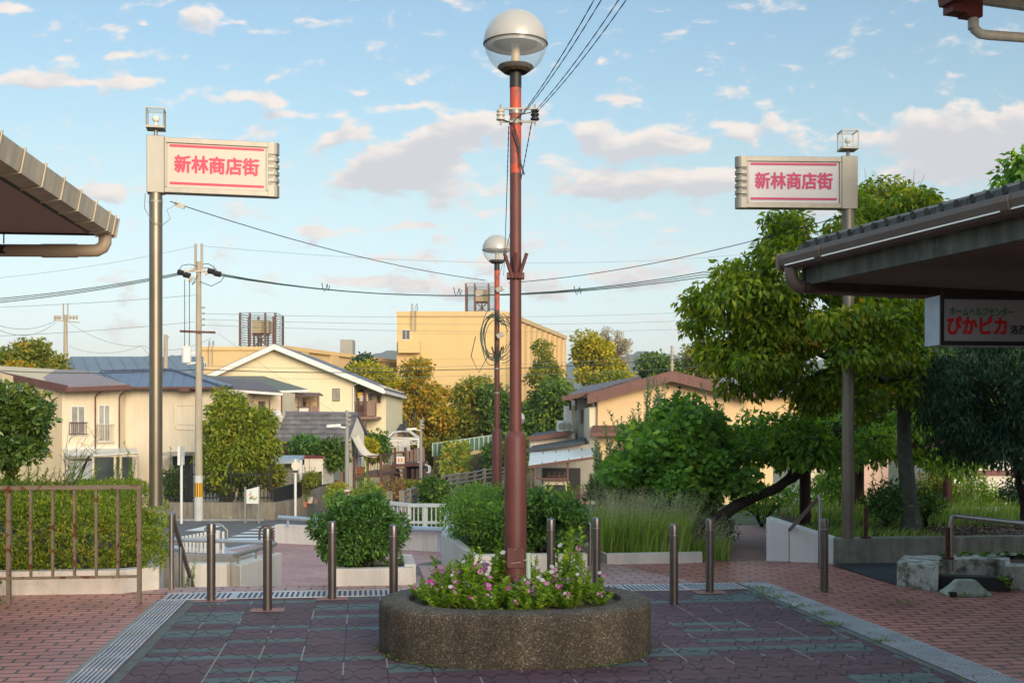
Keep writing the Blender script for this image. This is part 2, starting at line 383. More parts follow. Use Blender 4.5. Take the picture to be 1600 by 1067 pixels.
# ================================================================ materials in use
M = {}
M['soil'] = pm('soil', (.09, .065, .04), .95, var=.4, scale=14, bump=.6, bscale=50, col2=(.16, .12, .07))
M['ground'] = pm('ground', (.07, .085, .03), .95, var=.35, scale=.7, bump=.5, bscale=12, col2=(.16, .13, .08), scale2=.4)
M['asphalt'] = pm('asphalt', (.155, .148, .145), .85, var=.16, scale=1.2, bump=.25, bscale=160, col2=(.21, .2, .19), scale2=.5)
M['asphalt_dark'] = pm('asphalt_dark', (.045, .048, .055), .8, var=.2, scale=3, bump=.3, bscale=200)
M['line'] = pm('road_paint', (.8, .8, .78), .7, var=.12, scale=5, col2=(.4, .4, .39), fac2=(.62, .75))
M['white_wall'] = pm('white_wall', (.80, .74, .67), .85, var=.07, scale=2.0, bump=.5, bscale=90, streak=.16, col2=(.50, .44, .38), fac2=(.58, .8), scale2=3)
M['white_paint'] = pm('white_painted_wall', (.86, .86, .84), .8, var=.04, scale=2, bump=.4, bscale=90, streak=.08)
M['stained'] = pm('stained_render', (.36, .345, .29), .9, var=.2, scale=3, bump=.7, bscale=70, streak=.35, col2=(.2, .2, .15), fac2=(.5, .72), scale2=4)
M['weathered'] = pm('weathered_concrete', (.55, .55, .5), .9, var=.2, scale=5, bump=.8, bscale=30, streak=.3, col2=(.16, .16, .11), fac2=(.46, .6), scale2=7)
M['concrete'] = pm('concrete', (.34, .33, .31), .85, var=.12, scale=2.5, bump=.3, bscale=80, streak=.15)
M['old_concrete'] = pm('old_concrete', (.30, .26, .20), .9, var=.2, scale=1.5, bump=.4, bscale=30, streak=.4)
M['kerb_strip'] = pm('kerb_strip', (.15, .165, .16), .9, var=.25, scale=6, bump=.4, bscale=90, col2=(.08, .09, .085))
M['steel'] = pm('brushed_steel', (.20, .175, .165), .42, metal=.85, var=.1, scale=4, streak=.2)
M['steel_bright'] = pm('bright_steel', (.72, .72, .72), .25, metal=.95, var=.06)
M['alu'] = pm('aluminium', (.32, .305, .27), .5, metal=.5, var=.07, scale=2, streak=.12)
M['rust_paint'] = pm('rusty_beige_paint', (.205, .16, .12), .7, var=.12, scale=6, bump=.15, bscale=60, col2=(.13, .032, .015), fac2=(.54, .59), scale2=8)
M['maroon'] = pm('maroon_paint', (.155, .052, .046), .5, var=.16, scale=3.5, streak=.22, bump=.05, bscale=40, col2=(.15, .05, .045), fac2=(.5, .7), scale2=5)
M['red_peel'] = pm('peeling_red_paint', (.52, .085, .045), .55, var=.12, scale=4, col2=(.26, .09, .075), fac2=(.5, .56), scale2=7)
M['dark_metal'] = pm('dark_metal', (.035, .033, .032), .5, metal=.3)
M['black'] = pm('black_plastic', (.012, .012, .013), .5)
M['cable'] = pm('cable_sheath', (.03, .05, .05), .6)
M['cable_dark'] = pm('dark_cable', (.018, .016, .03), .6)
M['cable_green'] = pm('green_black_cable', (.035, .075, .07), .6)
M['cable_pale'] = pm('pale_green_wire', (.16, .24, .2), .6)
M['ceramic'] = pm('ceramic', (.55, .5, .42), .3, var=.08)
M['nest'] = pm('dry_debris', (.07, .05, .03), .95, var=.5, scale=40, bump=.9, bscale=60, col2=(.2, .16, .1))
M['globe_top'] = pm('frosted_cap', (.50, .475, .43), .30, metal=.15, var=.05, spec=.6)
M['globe_glass'] = glassmat('globe_glass', (.72, .80, .84), .20, .06)
M['lantern_glass'] = glassmat('lantern_glass', (.6, .75, .8), .05, .15)
M['bulb'] = pm('opal_bulb', (.75, .7, .6), .3, var=.03)
M['tube'] = pm('lamp_tube', (.7, .6, .45), .4, var=.05)
M['pink'] = pm('pink_lettering', (.68, .02, .085), .45, var=.04)
M['pink_deep'] = pm('magenta_lettering', (.52, .018, .12), .45, var=.04)
M['panel_cream'] = pm('cream_panel', (.50, .445, .37), .4, var=.04, scale=1.5)
M['panel_white'] = pm('white_panel', (.58, .56, .58), .4, var=.03, scale=1.5)
M['brown_metal'] = pm('brown_metal', (.10, .055, .045), .5, var=.15)
M['fab_cream'] = pm('cream_cloth', (.75, .65, .52), .8, var=.05)
M['wood_brown'] = pm('brown_timber', (.085, .04, .03), .7, var=.25, scale=6, streak=.2)
M['bark'] = pm('bark', (.12, .095, .07), .95, var=.35, scale=7, bump=1.0, bscale=22, streak=.3)
M['bark_grey'] = pm('grey_bark', (.15, .15, .125), .95, var=.3, scale=9, bump=.8, bscale=25, col2=(.26, .27, .22), fac2=(.6, .75))
M['bark_dark'] = pm('dark_bark', (.05, .035, .025), .95, var=.35, scale=7, bump=1.0, bscale=22)
M['rail_blue'] = pm('blue_grey_rail', (.42, .48, .56), .4, metal=.3, var=.05)
M['dark_maroon'] = pm('dark_maroon_steel', (.075, .028, .025), .6, var=.2, scale=4)
M['pale_green_pipe'] = pm('pale_green_pipe', (.42, .55, .47), .5, var=.05)

# paving of the plaza, drawn in its own frame
def paving():
    m, t, b = base_mat('rubber_tile_paving'); b.inputs['Roughness'].default_value = .75
    tc = nd(t, 'ShaderNodeTexCoord'); s = nd(t, 'ShaderNodeSeparateXYZ'); ln(t, tc.outputs['Object'], s.inputs[0])
    T = .28
    u = mth(t, 'DIVIDE', mth(t, 'ADD', s.outputs['X'], 20.0), T); v = mth(t, 'DIVIDE', mth(t, 'ADD', s.outputs['Y'], 20.0), T)
    fu = mth(t, 'FRACT', u); iu = mth(t, 'FLOOR', u); fv = mth(t, 'FRACT', v); iv = mth(t, 'FLOOR', v)
    # straight joints between columns and rows
    eu = mth(t, 'MINIMUM', fu, mth(t, 'SUBTRACT', 1.0, fu)); ev = mth(t, 'MINIMUM', fv, mth(t, 'SUBTRACT', 1.0, fv))
    ju = mth(t, 'LESS_THAN', eu, .018); jv = mth(t, 'LESS_THAN', ev, .014)
    # interlocking S joint inside each tile
    sgn = mth(t, 'SUBTRACT', mth(t, 'MULTIPLY', mth(t, 'MODULO', mth(t, 'ADD', iu, iv), 2.0), 2.0), 1.0)
    arc = mth(t, 'MULTIPLY', mth(t, 'SINE', mth(t, 'ADD', mth(t, 'MULTIPLY', fu, 6.2832), mth(t, 'MULTIPLY', mth(t, 'SINE', mth(t, 'MULTIPLY', fu, 12.566)), -.75))), .31)
    sv = mth(t, 'ABSOLUTE', mth(t, 'SUBTRACT', mth(t, 'SUBTRACT', fv, .5), mth(t, 'MULTIPLY', arc, sgn)))
    js = mth(t, 'LESS_THAN', sv, .06)
    # tile colour, a few teal ones in half rows
    cmb = nd(t, 'ShaderNodeCombineXYZ'); ln(t, iu, cmb.inputs[0]); ln(t, mth(t, 'FLOOR', mth(t, 'MULTIPLY', v, 2.0)), cmb.inputs[1])
    cmh = nd(t, 'ShaderNodeCombineXYZ'); ln(t, mth(t, 'FLOOR', mth(t, 'MULTIPLY', u, .5)), cmh.inputs[0]); ln(t, mth(t, 'FLOOR', mth(t, 'MULTIPLY', v, 2.0)), cmh.inputs[1])
    w = nd(t, 'ShaderNodeTexWhiteNoise', noise_dimensions='2D'); ln(t, cmh.outputs[0], w.inputs['Vector'])
    teal = mth(t, 'GREATER_THAN', w.outputs['Value'], .83)
    w2 = nd(t, 'ShaderNodeTexWhiteNoise', noise_dimensions='2D'); ln(t, cmb.outputs[0], w2.inputs['Vector'])
    mc = nd(t, 'ShaderNodeMix', data_type='RGBA'); mc.inputs['A'].default_value = (.115, .060, .078, 1); mc.inputs['B'].default_value = (.105, .145, .145, 1); ln(t, teal, mc.inputs['Factor'])
    n = nd(t, 'ShaderNodeTexNoise', ins={'Scale': 1.3, 'Detail': 8.0, 'Roughness': .7}); ln(t, tc.outputs['Object'], n.inputs['Vector'])
    g = nd(t, 'ShaderNodeTexNoise', ins={'Scale': 130.0, 'Detail': 3.0, 'Roughness': .7}); ln(t, tc.outputs['Object'], g.inputs['Vector'])
    k = mth(t, 'ADD', mth(t, 'MULTIPLY', n.outputs['Fac'], .9), mth(t, 'ADD', mth(t, 'MULTIPLY', g.outputs['Fac'], .9), mth(t, 'MULTIPLY', w2.outputs['Value'], .25)))
    ns = nd(t, 'ShaderNodeTexNoise', ins={'Scale': 5.5, 'Detail': 6.0, 'Roughness': .7}); ln(t, tc.outputs['Object'], ns.inputs['Vector'])
    sp_ = nd(t, 'ShaderNodeMapRange', ins={'From Min': .60, 'From Max': .72, 'To Min': 0, 'To Max': -.38}); ln(t, ns.outputs['Fac'], sp_.inputs['Value'])
    k = mth(t, 'ADD', mth(t, 'ADD', k, -.02), sp_.outputs[0])
    vm = nd(t, 'ShaderNodeVectorMath', operation='SCALE'); ln(t, mc.outputs['Result'], vm.inputs[0]); ln(t, k, vm.inputs['Scale'])
    dk = mth(t, 'MAXIMUM', js, jv)
    m1 = nd(t, 'ShaderNodeMix', data_type='RGBA'); ln(t, mth(t, 'MULTIPLY', dk, .92), m1.inputs['Factor']); ln(t, vm.outputs[0], m1.inputs['A']); m1.inputs['B'].default_value = (.022, .015, .017, 1)
    # pale grit caught in some of the long joints
    ng = nd(t, 'ShaderNodeTexNoise', ins={'Scale': 1.7, 'Detail': 4.0}); ln(t, tc.outputs['Object'], ng.inputs['Vector'])
    gr = mth(t, 'GREATER_THAN', ng.outputs['Fac'], .54)
    m3 = nd(t, 'ShaderNodeMix', data_type='RGBA'); ln(t, gr, m3.inputs['Factor']); m3.inputs['A'].default_value = (.04, .03, .032, 1); m3.inputs['B'].default_value = (.32, .27, .26, 1)
    m2 = nd(t, 'ShaderNodeMix', data_type='RGBA'); ln(t, ju, m2.inputs['Factor']); ln(t, m1.outputs['Result'], m2.inputs['A']); ln(t, m3.outputs['Result'], m2.inputs['B'])
    ln(t, m2.outputs['Result'], b.inputs['Base Color'])
    h = mth(t, 'SUBTRACT', mth(t, 'ADD', mth(t, 'MULTIPLY', g.outputs['Fac'], .5), mth(t, 'MULTIPLY', w2.outputs['Value'], .5)), mth(t, 'MAXIMUM', dk, ju))
    bp = nd(t, 'ShaderNodeBump', ins={'Strength': .5, 'Distance': .006}); ln(t, h, bp.inputs['Height']); ln(t, bp.outputs[0], b.inputs['Normal'])
    return m
M['paving'] = paving()
M['brick'] = brickmat('red_brick_paving', (.60, .24, .19), (.50, .18, .145), (.085, .045, .042), .24, .115, .012, .42, dirt=.4, bump=.5)
M['brick_low'] = brickmat('pale_red_brick_paving', (.56, .31, .28), (.47, .25, .23), (.36, .23, .21), .22, .11, .008, .8, rot=R(38), dirt=.3)
M['brick_pale'] = brickmat('pink_brick_paving', (.58, .36, .33), (.50, .29, .26), (.17, .10, .095), .24, .115, .011, .6, dirt=.3, bump=.35)
M['pebble'] = None
def pebble():
    m, t, b = base_mat('washed_pebble_concrete'); b.inputs['Roughness'].default_value = .75
    tc = nd(t, 'ShaderNodeTexCoord'); vo = nd(t, 'ShaderNodeTexVoronoi', ins={'Scale': 150.0}); ln(t, tc.outputs['Object'], vo.inputs['Vector'])
    cr = nd(t, 'ShaderNodeValToRGB'); e = cr.color_ramp.elements
    while len(e) < 5: e.new(.5)
    for k, (p, c) in enumerate([(0, (.05, .038, .025)), (.4, (.085, .065, .043)), (.7, (.12, .095, .065)), (.9, (.18, .145, .10)), (1, (.38, .34, .28))]): e[k].position = p; e[k].color = (*c, 1)
    s = nd(t, 'ShaderNodeSeparateXYZ'); ln(t, vo.outputs['Color'], s.inputs[0]); ln(t, s.outputs[0], cr.inputs[0])
    n = nd(t, 'ShaderNodeTexNoise', ins={'Scale': 2.2, 'Detail': 7.0, 'Roughness': .7}); ln(t, tc.outputs['Object'], n.inputs['Vector'])
    mr0 = nd(t, 'ShaderNodeMapRange', ins={'From Min': .3, 'From Max': .72, 'To Min': .55, 'To Max': 1.25}); ln(t, n.outputs['Fac'], mr0.inputs['Value'])
    mp = nd(t, 'ShaderNodeMapping'); mp.inputs['Scale'].default_value = (5, 5, .5); ln(t, tc.outputs['Object'], mp.inputs['Vector']); n4 = nd(t, 'ShaderNodeTexNoise', ins={'Scale': 1.4, 'Detail': 6.0}); ln(t, mp.outputs[0], n4.inputs['Vector'])
    mr4 = nd(t, 'ShaderNodeMapRange', ins={'From Min': .38, 'From Max': .66, 'To Min': 1.1, 'To Max': .7}); ln(t, n4.outputs['Fac'], mr4.inputs['Value']); mr = nd(t, 'ShaderNodeMath', operation='MULTIPLY'); ln(t, mr0.outputs[0], mr.inputs[0]); ln(t, mr4.outputs[0], mr.inputs[1])
    vm = nd(t, 'ShaderNodeVectorMath', operation='SCALE'); ln(t, cr.outputs[0], vm.inputs[0]); ln(t, mr.outputs[0], vm.inputs['Scale']); ln(t, vm.outputs[0], b.inputs['Base Color'])
    bp = nd(t, 'ShaderNodeBump', ins={'Strength': .8, 'Distance': .008}); bp.invert = True; ln(t, vo.outputs['Distance'], bp.inputs['Height']); ln(t, bp.outputs[0], b.inputs['Normal'])
    return m
M['pebble'] = pebble()

LF = {}
LF['hedge'] = leafmat('azalea_leaf', [(0, (.035, .055, .008)), (.45, (.085, .13, .012)), (.8, (.18, .215, .02)), (1, (.27, .2, .03))], .3)
LF['box'] = leafmat('evergreen_leaf', [(0, (.018, .045, .012)), (.5, (.045, .105, .022)), (.85, (.095, .19, .035)), (1, (.17, .27, .05))], .25, .4)
LF['glossy'] = leafmat('glossy_leaf', [(0, (.02, .04, .01)), (.5, (.05, .09, .016)), (.85, (.10, .15, .025)), (.95, (.30, .20, .03)), (1, (.22, .05, .02))], .15, .28, .6, gain=2.3)
LF['bigtree'] = leafmat('drooping_leaf', [(0, (.03, .06, .006)), (.4, (.075, .13, .010)), (.72, (.16, .22, .015)), (.9, (.26, .25, .022)), (1, (.34, .18, .015))], .45)
LF['mid'] = leafmat('street_tree_leaf', [(0, (.04, .055, .006)), (.45, (.095, .135, .012)), (.8, (.18, .205, .02)), (1, (.25, .2, .02))], .3)
LF['maple'] = leafmat('broad_green_leaf', [(0, (.025, .055, .01)), (.45, (.07, .15, .02)), (.85, (.13, .24, .03)), (1, (.24, .30, .04))], .35, gain=2.0)
LF['wisteria'] = leafmat('wisteria_leaf', [(0, (.022, .05, .01)), (.45, (.07, .14, .018)), (.8, (.15, .25, .028)), (1, (.28, .27, .05))], .35, gain=2.4)
LF['feather'] = leafmat('feathery_leaf', [(0, (.09, .12, .05)), (.6, (.20, .24, .11)), (1, (.34, .34, .18))], .4)
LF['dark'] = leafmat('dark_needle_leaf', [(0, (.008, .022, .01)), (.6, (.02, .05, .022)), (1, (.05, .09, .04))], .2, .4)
LF['darkgreen'] = leafmat('dark_green_leaf', [(0, (.02, .04, .007)), (.5, (.045, .09, .014)), (.9, (.11, .165, .022)), (1, (.24, .20, .03))], .3)
LF['autumn'] = leafmat('autumn_leaf', [(0, (.06, .07, .008)), (.4, (.16, .15, .012)), (.7, (.29, .21, .015)), (.9, (.34, .16, .015)), (1, (.30, .08, .02))], .35)
LF['mixed'] = leafmat('turning_leaf', [(0, (.045, .055, .007)), (.45, (.095, .125, .014)), (.8, (.19, .18, .02)), (1, (.30, .14, .02))], .3)
LF['darkgreen2'] = leafmat('mid_green_leaf', [(0, (.04, .055, .008)), (.5, (.11, .13, .014)), (.9, (.20, .20, .02)), (1, (.28, .2, .03))], .3)
LF['autumn2'] = leafmat('russet_leaf', [(0, (.08, .05, .02)), (.5, (.2, .11, .05)), (1, (.32, .17, .07))], .3)
LF['mixed2'] = leafmat('verge_leaf', [(0, (.05, .08, .015)), (.5, (.13, .18, .025)), (.85, (.28, .24, .03)), (1, (.4, .2, .05))], .35)
LF['yellow'] = leafmat('yellow_green_leaf', [(0, (.08, .09, .008)), (.45, (.20, .19, .012)), (.85, (.36, .29, .015)), (1, (.40, .22, .02))], .35)
LF['bright'] = leafmat('bright_green_leaf', [(0, (.05, .10, .015)), (.5, (.12, .20, .025)), (1, (.28, .33, .05))], .4)
LF['bright2'] = leafmat('fine_green_leaf', [(0, (.025, .065, .012)), (.5, (.07, .15, .022)), (1, (.16, .26, .04))], .35)
LF['flower_leaf'] = leafmat('periwinkle_leaf', [(0, (.035, .07, .01)), (.45, (.09, .16, .015)), (.8, (.20, .28, .02)), (1, (.42, .36, .02))], .35, big=3, gain=2.1)
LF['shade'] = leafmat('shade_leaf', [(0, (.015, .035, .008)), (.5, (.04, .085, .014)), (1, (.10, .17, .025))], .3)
LF['grass'] = leafmat('tall_grass_blade', [(0, (.06, .11, .02)), (.5, (.12, .20, .03)), (.85, (.24, .28, .07)), (1, (.36, .30, .12))], .35, gain=2.1)
LF['plume'] = leafmat('grass_plume', [(0, (.25, .22, .12)), (1, (.45, .38, .22))], .4)
LF['twig'] = leafmat('bare_twig_tip', [(0, (.16, .13, .08)), (1, (.30, .25, .15))], .2)
LF['petal_pink'] = leafmat('pink_petal', [(0, (.72, .12, .36)), (.5, (.80, .22, .46)), (1, (.85, .45, .62))], .3, gain=1.0)
LF['petal_deep'] = leafmat('magenta_petal', [(0, (.55, .05, .35)), (1, (.75, .10, .40))], .3, gain=1.0)
LF['petal_pale'] = leafmat('pale_petal', [(0, (.8, .62, .72)), (1, (.85, .8, .82))], .3, gain=1.0)
LF['litter'] = leafmat('fallen_leaf', [(0, (.05, .03, .025)), (.6, (.13, .085, .06)), (1, (.26, .2, .14))], .1)

# ================================================================ ground
def sst(a, b, x): t = np.clip((x-a)/(b-a), 0, 1); return t*t*(3-2*t)
def zt(x, y):
    x = np.asarray(x, float); y = np.asarray(y, float)
    far = -2.32 - .0175*np.clip(y-45, 0, 55)
    park = -.07 + (far+.07)*sst(23, 36, y)
    mid = -.07 + (-1.45+.07)*np.clip((y-11.35)/2.4, 0, 1); mid = mid + (far-mid)*sst(25.5, 33, y)
    left = -.07 + (far+.07)*sst(17, 27, y)
    wr = sst(1.0, 1.9, x+.13*(y-11)); xl = -3.35-.26*np.clip(y-10.7, 0, 40); wl = sst(0, .5, xl-x)
    z = mid*(1-wr)*(1-wl) + park*wr + left*wl
    return np.where(y < 11.35, -.07, z)
def axis(*segs):
    a = []
    for (s, e, st) in segs: a += list(np.arange(s, e, st))
    return np.array(sorted(set(np.round(a, 4))))
gx = axis((-3300, -600, 900), (-600, -60, 60), (-60, -14, 3), (-14, 14, .4), (14, 60, 3), (60, 600, 60), (600, 3301, 900))
gy = axis((-600, -20, 60), (-20, 9, 3), (9, 40, .45), (40, 110, 4), (110, 600, 60), (600, 3301, 900))
XX, YY = np.meshgrid(gx, gy); ZZ = zt(XX, YY)
nx, ny = len(gx), len(gy)
ii = np.arange(nx*ny).reshape(ny, nx)
ff = np.stack([ii[:-1, :-1], ii[:-1, 1:], ii[1:, 1:], ii[1:, :-1]], -1).reshape(-1, 4)
o = mesh_np('ground', np.stack([XX, YY, ZZ], -1).reshape(-1, 3), ff, M['ground'], None, (0, 0, 0)); struct(o)

def plaza(name, mat, pts, z=0.0, th=0):
    mb = MB()
    q = [Vector((u, v, z)) for u, v in pts]
    if th: mb.ext([p - Vector((0, 0, th)) for p in q], (0, 0, th))
    else: mb.poly(q)
    o = mb.build(name, mat, None, origin=(0, 0, 0)); o.rotation_euler = (0, 0, TH)
    WM[o.name] = Matrix.Rotation(TH, 4, 'Z'); return struct(o)
VT = 10.36
plaza('brick_paving', M['brick'], [(-16, -14), (16, -14), (16, 12.62), (.62, 12.62), (.62, 11.22), (-16, 11.22)], 0, .06)
plaza('pink_brick_band', M['brick_pale'], [(-2.05, 10.82), (3.3, 10.82), (2.75, 12.62), (.62, 12.62), (.62, 11.22), (-2.3, 11.22)], .004)
plaza('tile_paving', M['paving'], [(-1.45, -13), (3.59, -13), (3.59, VT), (-1.45, VT)], .005)
plaza('kerb_strip', M['kerb_strip'], [(-1.525, -13), (-1.45, -13), (-1.45, VT), (-1.525, VT)], .007)
plaza('kerb_strip', M['kerb_strip'], [(3.59, -13), (3.65, -13), (3.65, VT+.42), (3.59, VT)], .007)
plaza('kerb_strip', M['concrete'], [(-1.80, -13), (-1.765, -13), (-1.765, VT), (-1.80, VT)], .007)
def grate(label, u0, u1, v0, v1, pitch, seam):
    t = thing('drain_grate', label, 'drain grate', UV((u0+u1)/2, (v0+v1)/2, .004), TH)
    rig = Matrix.Rotation(TH, 4, 'Z')
    mb = MB(); ch = MB()
    ch.poly([(u0, v0, .006), (u1, v0, .006), (u1, v1, .006), (u0, v1, .006)])
    n = int((u1-u0)/pitch)
    for i in range(n):
        a = u0 + (i+.2)*(u1-u0)/n
        if u1-u0 > 1: mb.box(a, a+.5*(u1-u0)/n, v0+.02, v1-.02, .007, .014)
        else:
            k = v0
            while k < v1:
                mb.box(a, a+.5*(u1-u0)/n, k+.008, min(k+seam, v1)-.008, .007, .013+.002*((int(k/seam)*37) % 3)); k += seam
    if u1-u0 > 1:
        for i in range(int((u1-u0)/.6)+1): mb.box(u0+i*.6, u0+i*.6+.02, v0, v1, .0065, .013)
        mb.box(u0, u1, v0, v0+.02, .007, .0135); mb.box(u0, u1, v1-.02, v1, .007, .0135)
    for m_ in (mb, ch): m_.v = [rig @ p for p in m_.v]
    mb.build('bar_panel', M['grate'], t); ch.build('channel', M['grate_dark'], t)
    return t
M['grate'] = pm('grate_bar', (.52, .53, .56), .5, metal=.35, var=.2, scale=3)
M['grate_dark'] = pm('grate_channel', (.10, .09, .12), .8, var=.3, scale=3)
grate('long steel drain grating crossing the far edge of the dark tiles', -1.76, 3.62, VT+.02, VT+.43, .047, .6)
grate('steel drain grating strip between the left brick paving and the dark tiles', -1.76, -1.53, -6, VT, .028, .42)
grate('slotted drain grating strip between the dark tiles and the right brick paving', 3.655, 3.95, -6, VT+.42, .03, .9)
M['leaf_green_bits'] = leafmat('weed_bits', [(0, (.05, .10, .02)), (1, (.16, .22, .04))], .3)

# steps from the plaza down to the lower landing
LZ = -1.2
mb = MB(); nst = 8
for i in range(nst):
    v0 = 11.22 + i*.34; z1 = -(i+1)*abs(LZ)/nst
    q = [UV(-2.35-.11*i, v0), UV(.45, v0), UV(.45, v0+.342), UV(-2.35-.11*(i+1), v0+.342)]
    mb.ext([Vector((p.x, p.y, -1.6)) for p in q], (0, 0, z1+1.6))
struct(mb.build('steps', M['brick_pale']))
mb = MB()
lp = [UV(-3.2, 13.93), UV(.62, 13.93), Vector((-1.15, 24.7, 0)), Vector((-5.6, 26.8, 0)), Vector((-6.45, 24.7, 0)), Vector((-6.9, 21, 0)), Vector((-5.4, 17, 0))]
mb.ext([Vector((p.x, p.y, -1.5)) for p in lp], (0, 0, 1.5+LZ)); struct(mb.build('lower_brick_landing', M['brick_low']))
mb = MB(); mb.poly([G(640, 898, LZ+.005), G(705, 898, LZ+.005), G(702, 873, LZ+.005), G(655, 880, LZ+.005)]); struct(mb.build('asphalt_patch', M['asphalt']))
mb = MB(); mb.poly([(-5.7, 26.9, -1.28), (-6.55, 24.6, -1.22), (-15, 25, -1.25), (-22, 35.2, -2.1), (3, 35.2, -2.1), (-1, 27.5, -1.5)]); struct(mb.build('pavement', M['asphalt']))
mb = MB(); mb.ext([(-40, 35.0, -2.35), (20, 35.0, -2.35), (20, 35.35, -2.35), (-40, 35.35, -2.35)], (0, 0, .27)); struct(mb.build('kerb', pm('tan_kerb', (.36, .26, .16), .85)))
mb = MB(); mb.poly([(-70, 35.35, -2.2), (40, 35.35, -2.2), (40, 44.9, -2.2), (-70, 44.9, -2.2)]); struct(mb.build('road', M['asphalt']))
mb = MB()
mb.poly([(-9.8, 44.9, -2.196), (-5.0, 44.9, -2.196), (-4.6, 62, -2.5), (-5.0, 90, -3.0), (-7.4, 90, -3.0), (-8.3, 62, -2.5)]); struct(mb.build('lane', M['asphalt']))
mb = MB(); mb.ext([(-40, 44.9, -2.35), (-9.8, 44.9, -2.35), (-9.8, 45.2, -2.35), (-40, 45.2, -2.35)], (0, 0, .22)); struct(mb.build('kerb', M['concrete']))
mb = MB()
for k in range(6):
    y0 = 36.3 + k*1.13
    mb.poly([(-9.55+.02*k, y0, -2.194), (-6.0, y0, -2.194), (-6.0, y0+.5, -2.194), (-9.45+.02*k, y0+.5, -2.194)])
struct(mb.build('crosswalk_marking', M['line']))
mb = MB(); mb.poly([G(288, 829, -2.194), G(318, 829, -2.194), G(352, 820, -2.194), G(327, 820, -2.194)]); struct(mb.build('stop_line_marking', M['line']))
# ================================================================ shop buildings on both sides of the plaza
def roof_tiles_mat(): return linemat('dark_roof_tile', (.06, .068, .07), (.02, .022, .022), (0, 3.6, 0), .08, .45, .2, 3, bump=.6)
M['tile_roof'] = roof_tiles_mat()
M['fascia'] = pm('weathered_fascia', (.16, .18, .155), .85, var=.2, scale=3, streak=.5, col2=(.30, .34, .30), fac2=(.55, .75), scale2=4)
M['soffit'] = linemat('brown_board_soffit', (.13, .085, .065), (.42, .32, .27), (0, 9, 0), .07, .6, .2, 3, bump=.2)
M['gutter_brown'] = pm('brown_gutter', (.15, .115, .095), .4, var=.12, scale=2)
M['gutter_beige'] = pm('beige_gutter', (.62, .53, .40), .55, var=.12, scale=3, streak=.25)
M['soffit_pink'] = pm('mauve_soffit', (.50, .37, .34), .9, var=.08, scale=60, bump=.3, bscale=90)
M['plaster'] = pm('cream_plaster', (.55, .48, .38), .85, var=.08, streak=.1)
M['pvc'] = pm('grey_pipe', (.55, .55, .52), .5, var=.1, scale=5, streak=.3)
M['pipe_beige'] = pm('beige_pipe', (.40, .32, .23), .5, var=.1, scale=4)
M['gutter_red'] = pm('dark_red_gutter', (.13, .022, .025), .45, var=.15)
# right shop: eave line from A towards the viewer
A = Vector((2.16, 8.5, 0)); ED = Vector((.31, -.95, 0)).normalized(); EP = Vector((.95, .31, 0)).normalized()
rs = thing('shop_building', 'low shop with dark tiled roof, brown gutter and board soffit over the right paving', 'shop building', (6, 2, 0))
def E(a, b, z): return A + ED*a + EP*b + Vector((0, 0, z))
LEN = 15
mb = MB()
mb.ext([E(0, 0, 2.86), E(0, 3.6, 3.75), E(0, 3.6, 3.65), E(0, 0, 2.78)], ED*LEN)
roof = mb.build('roof', M['tile_roof'], rs)
mb = MB(); 
for i in range(int(LEN/.27)):
    a = .02+i*.27
    mb.ext([E(a, -.04, 2.855), E(a, .25, 2.93), E(a, .25, 2.965), E(a, -.04, 2.895)], ED*.235)
    mb.tube([E(a+.12, -.045, 2.873), E(a+.12, .2, 2.94)], .032, 8)
    mb.tube([E(a+.25, -.045, 2.885), E(a+.25, .2, 2.95)], .026, 8)
mb.build('eave_tile', M['tile_roof'], roof, True)
mb = MB(); prof = [(-.115, 2.835), (-.12, 2.80), (-.11, 2.755), (-.085, 2.73), (-.02, 2.72), (-.01, 2.73), (-.01, 2.84), (-.02, 2.84), (-.022, 2.75), (-.075, 2.755), (-.1, 2.835)]
mb.ext([E(-.14, b, z) for b, z in prof], ED*(LEN+.1))
g_ = mb.build('gutter', M['gutter_brown'], rs)
for a in (.35, 2.2, 4.1, 6.1): mb = MB(); mb.ext([E(a, b*1.06-.002, z-.004) for b, z in prof], ED*.07); mb.build('gutter_joint', M['gutter_brown'], g_)
mb = MB(); mb.obox(E(-.14, -.065, 2.785), ED*.012, EP*.06, Vector((0, 0, .062))); mb.build('end_plate', M['gutter_brown'], g_)
mb = MB(); mb.bar(E(-.05, -.104, 2.752), E(LEN, -.104, 2.752), .012, .012); mb.build('gutter_rim', M['steel_bright'], g_)
mb = MB(); c0 = E(-.04, -.06, 2.73)
mb.tube([c0, c0-Vector((0, 0, .05)), c0+Vector((.012, .0, -.10)), c0+Vector((.06, .01, -.135)), c0+Vector((.14, .03, -.14)), c0+EP*3.0+Vector((0, 0, -.15))], .052, 12)
mb.build('downpipe', M['gutter_brown'], rs, True)
mb = MB(); mb.ext([E(0, .03, 2.60), E(0, .06, 2.60), E(0, .06, 2.76), E(0, .03, 2.76)], ED*LEN)
mb.build('fascia', M['fascia'], rs)
mb = MB(); mb.ext([E(0, .06, 2.615), E(0, 3.4, 2.615), E(0, 3.4, 2.64), E(0, .06, 2.64)], ED*LEN); o = mb.build('soffit', M['soffit'], rs)
mb = MB(); mb.ext([E(-.02, .02, 2.555), E(-.02, 3.6, 2.555), E(-.02, 3.6, 2.615), E(-.02, .02, 2.615)], ED*.10)
mb.ext([E(-.015, .02, 2.64), E(-.015, 3.55, 2.64), E(-.015, 3.55, 3.62), E(-.015, .02, 2.78)], ED*.03)
mb.build('end_beam', M['wood_brown'], rs)
mb = MB(); mb.ext([E(.3, 2.75, -.05), E(.3, 9, -.05), E(.3, 9, 2.612), E(.3, 2.75, 2.612)], ED*LEN); mb.build('wall', M['plaster'], rs)
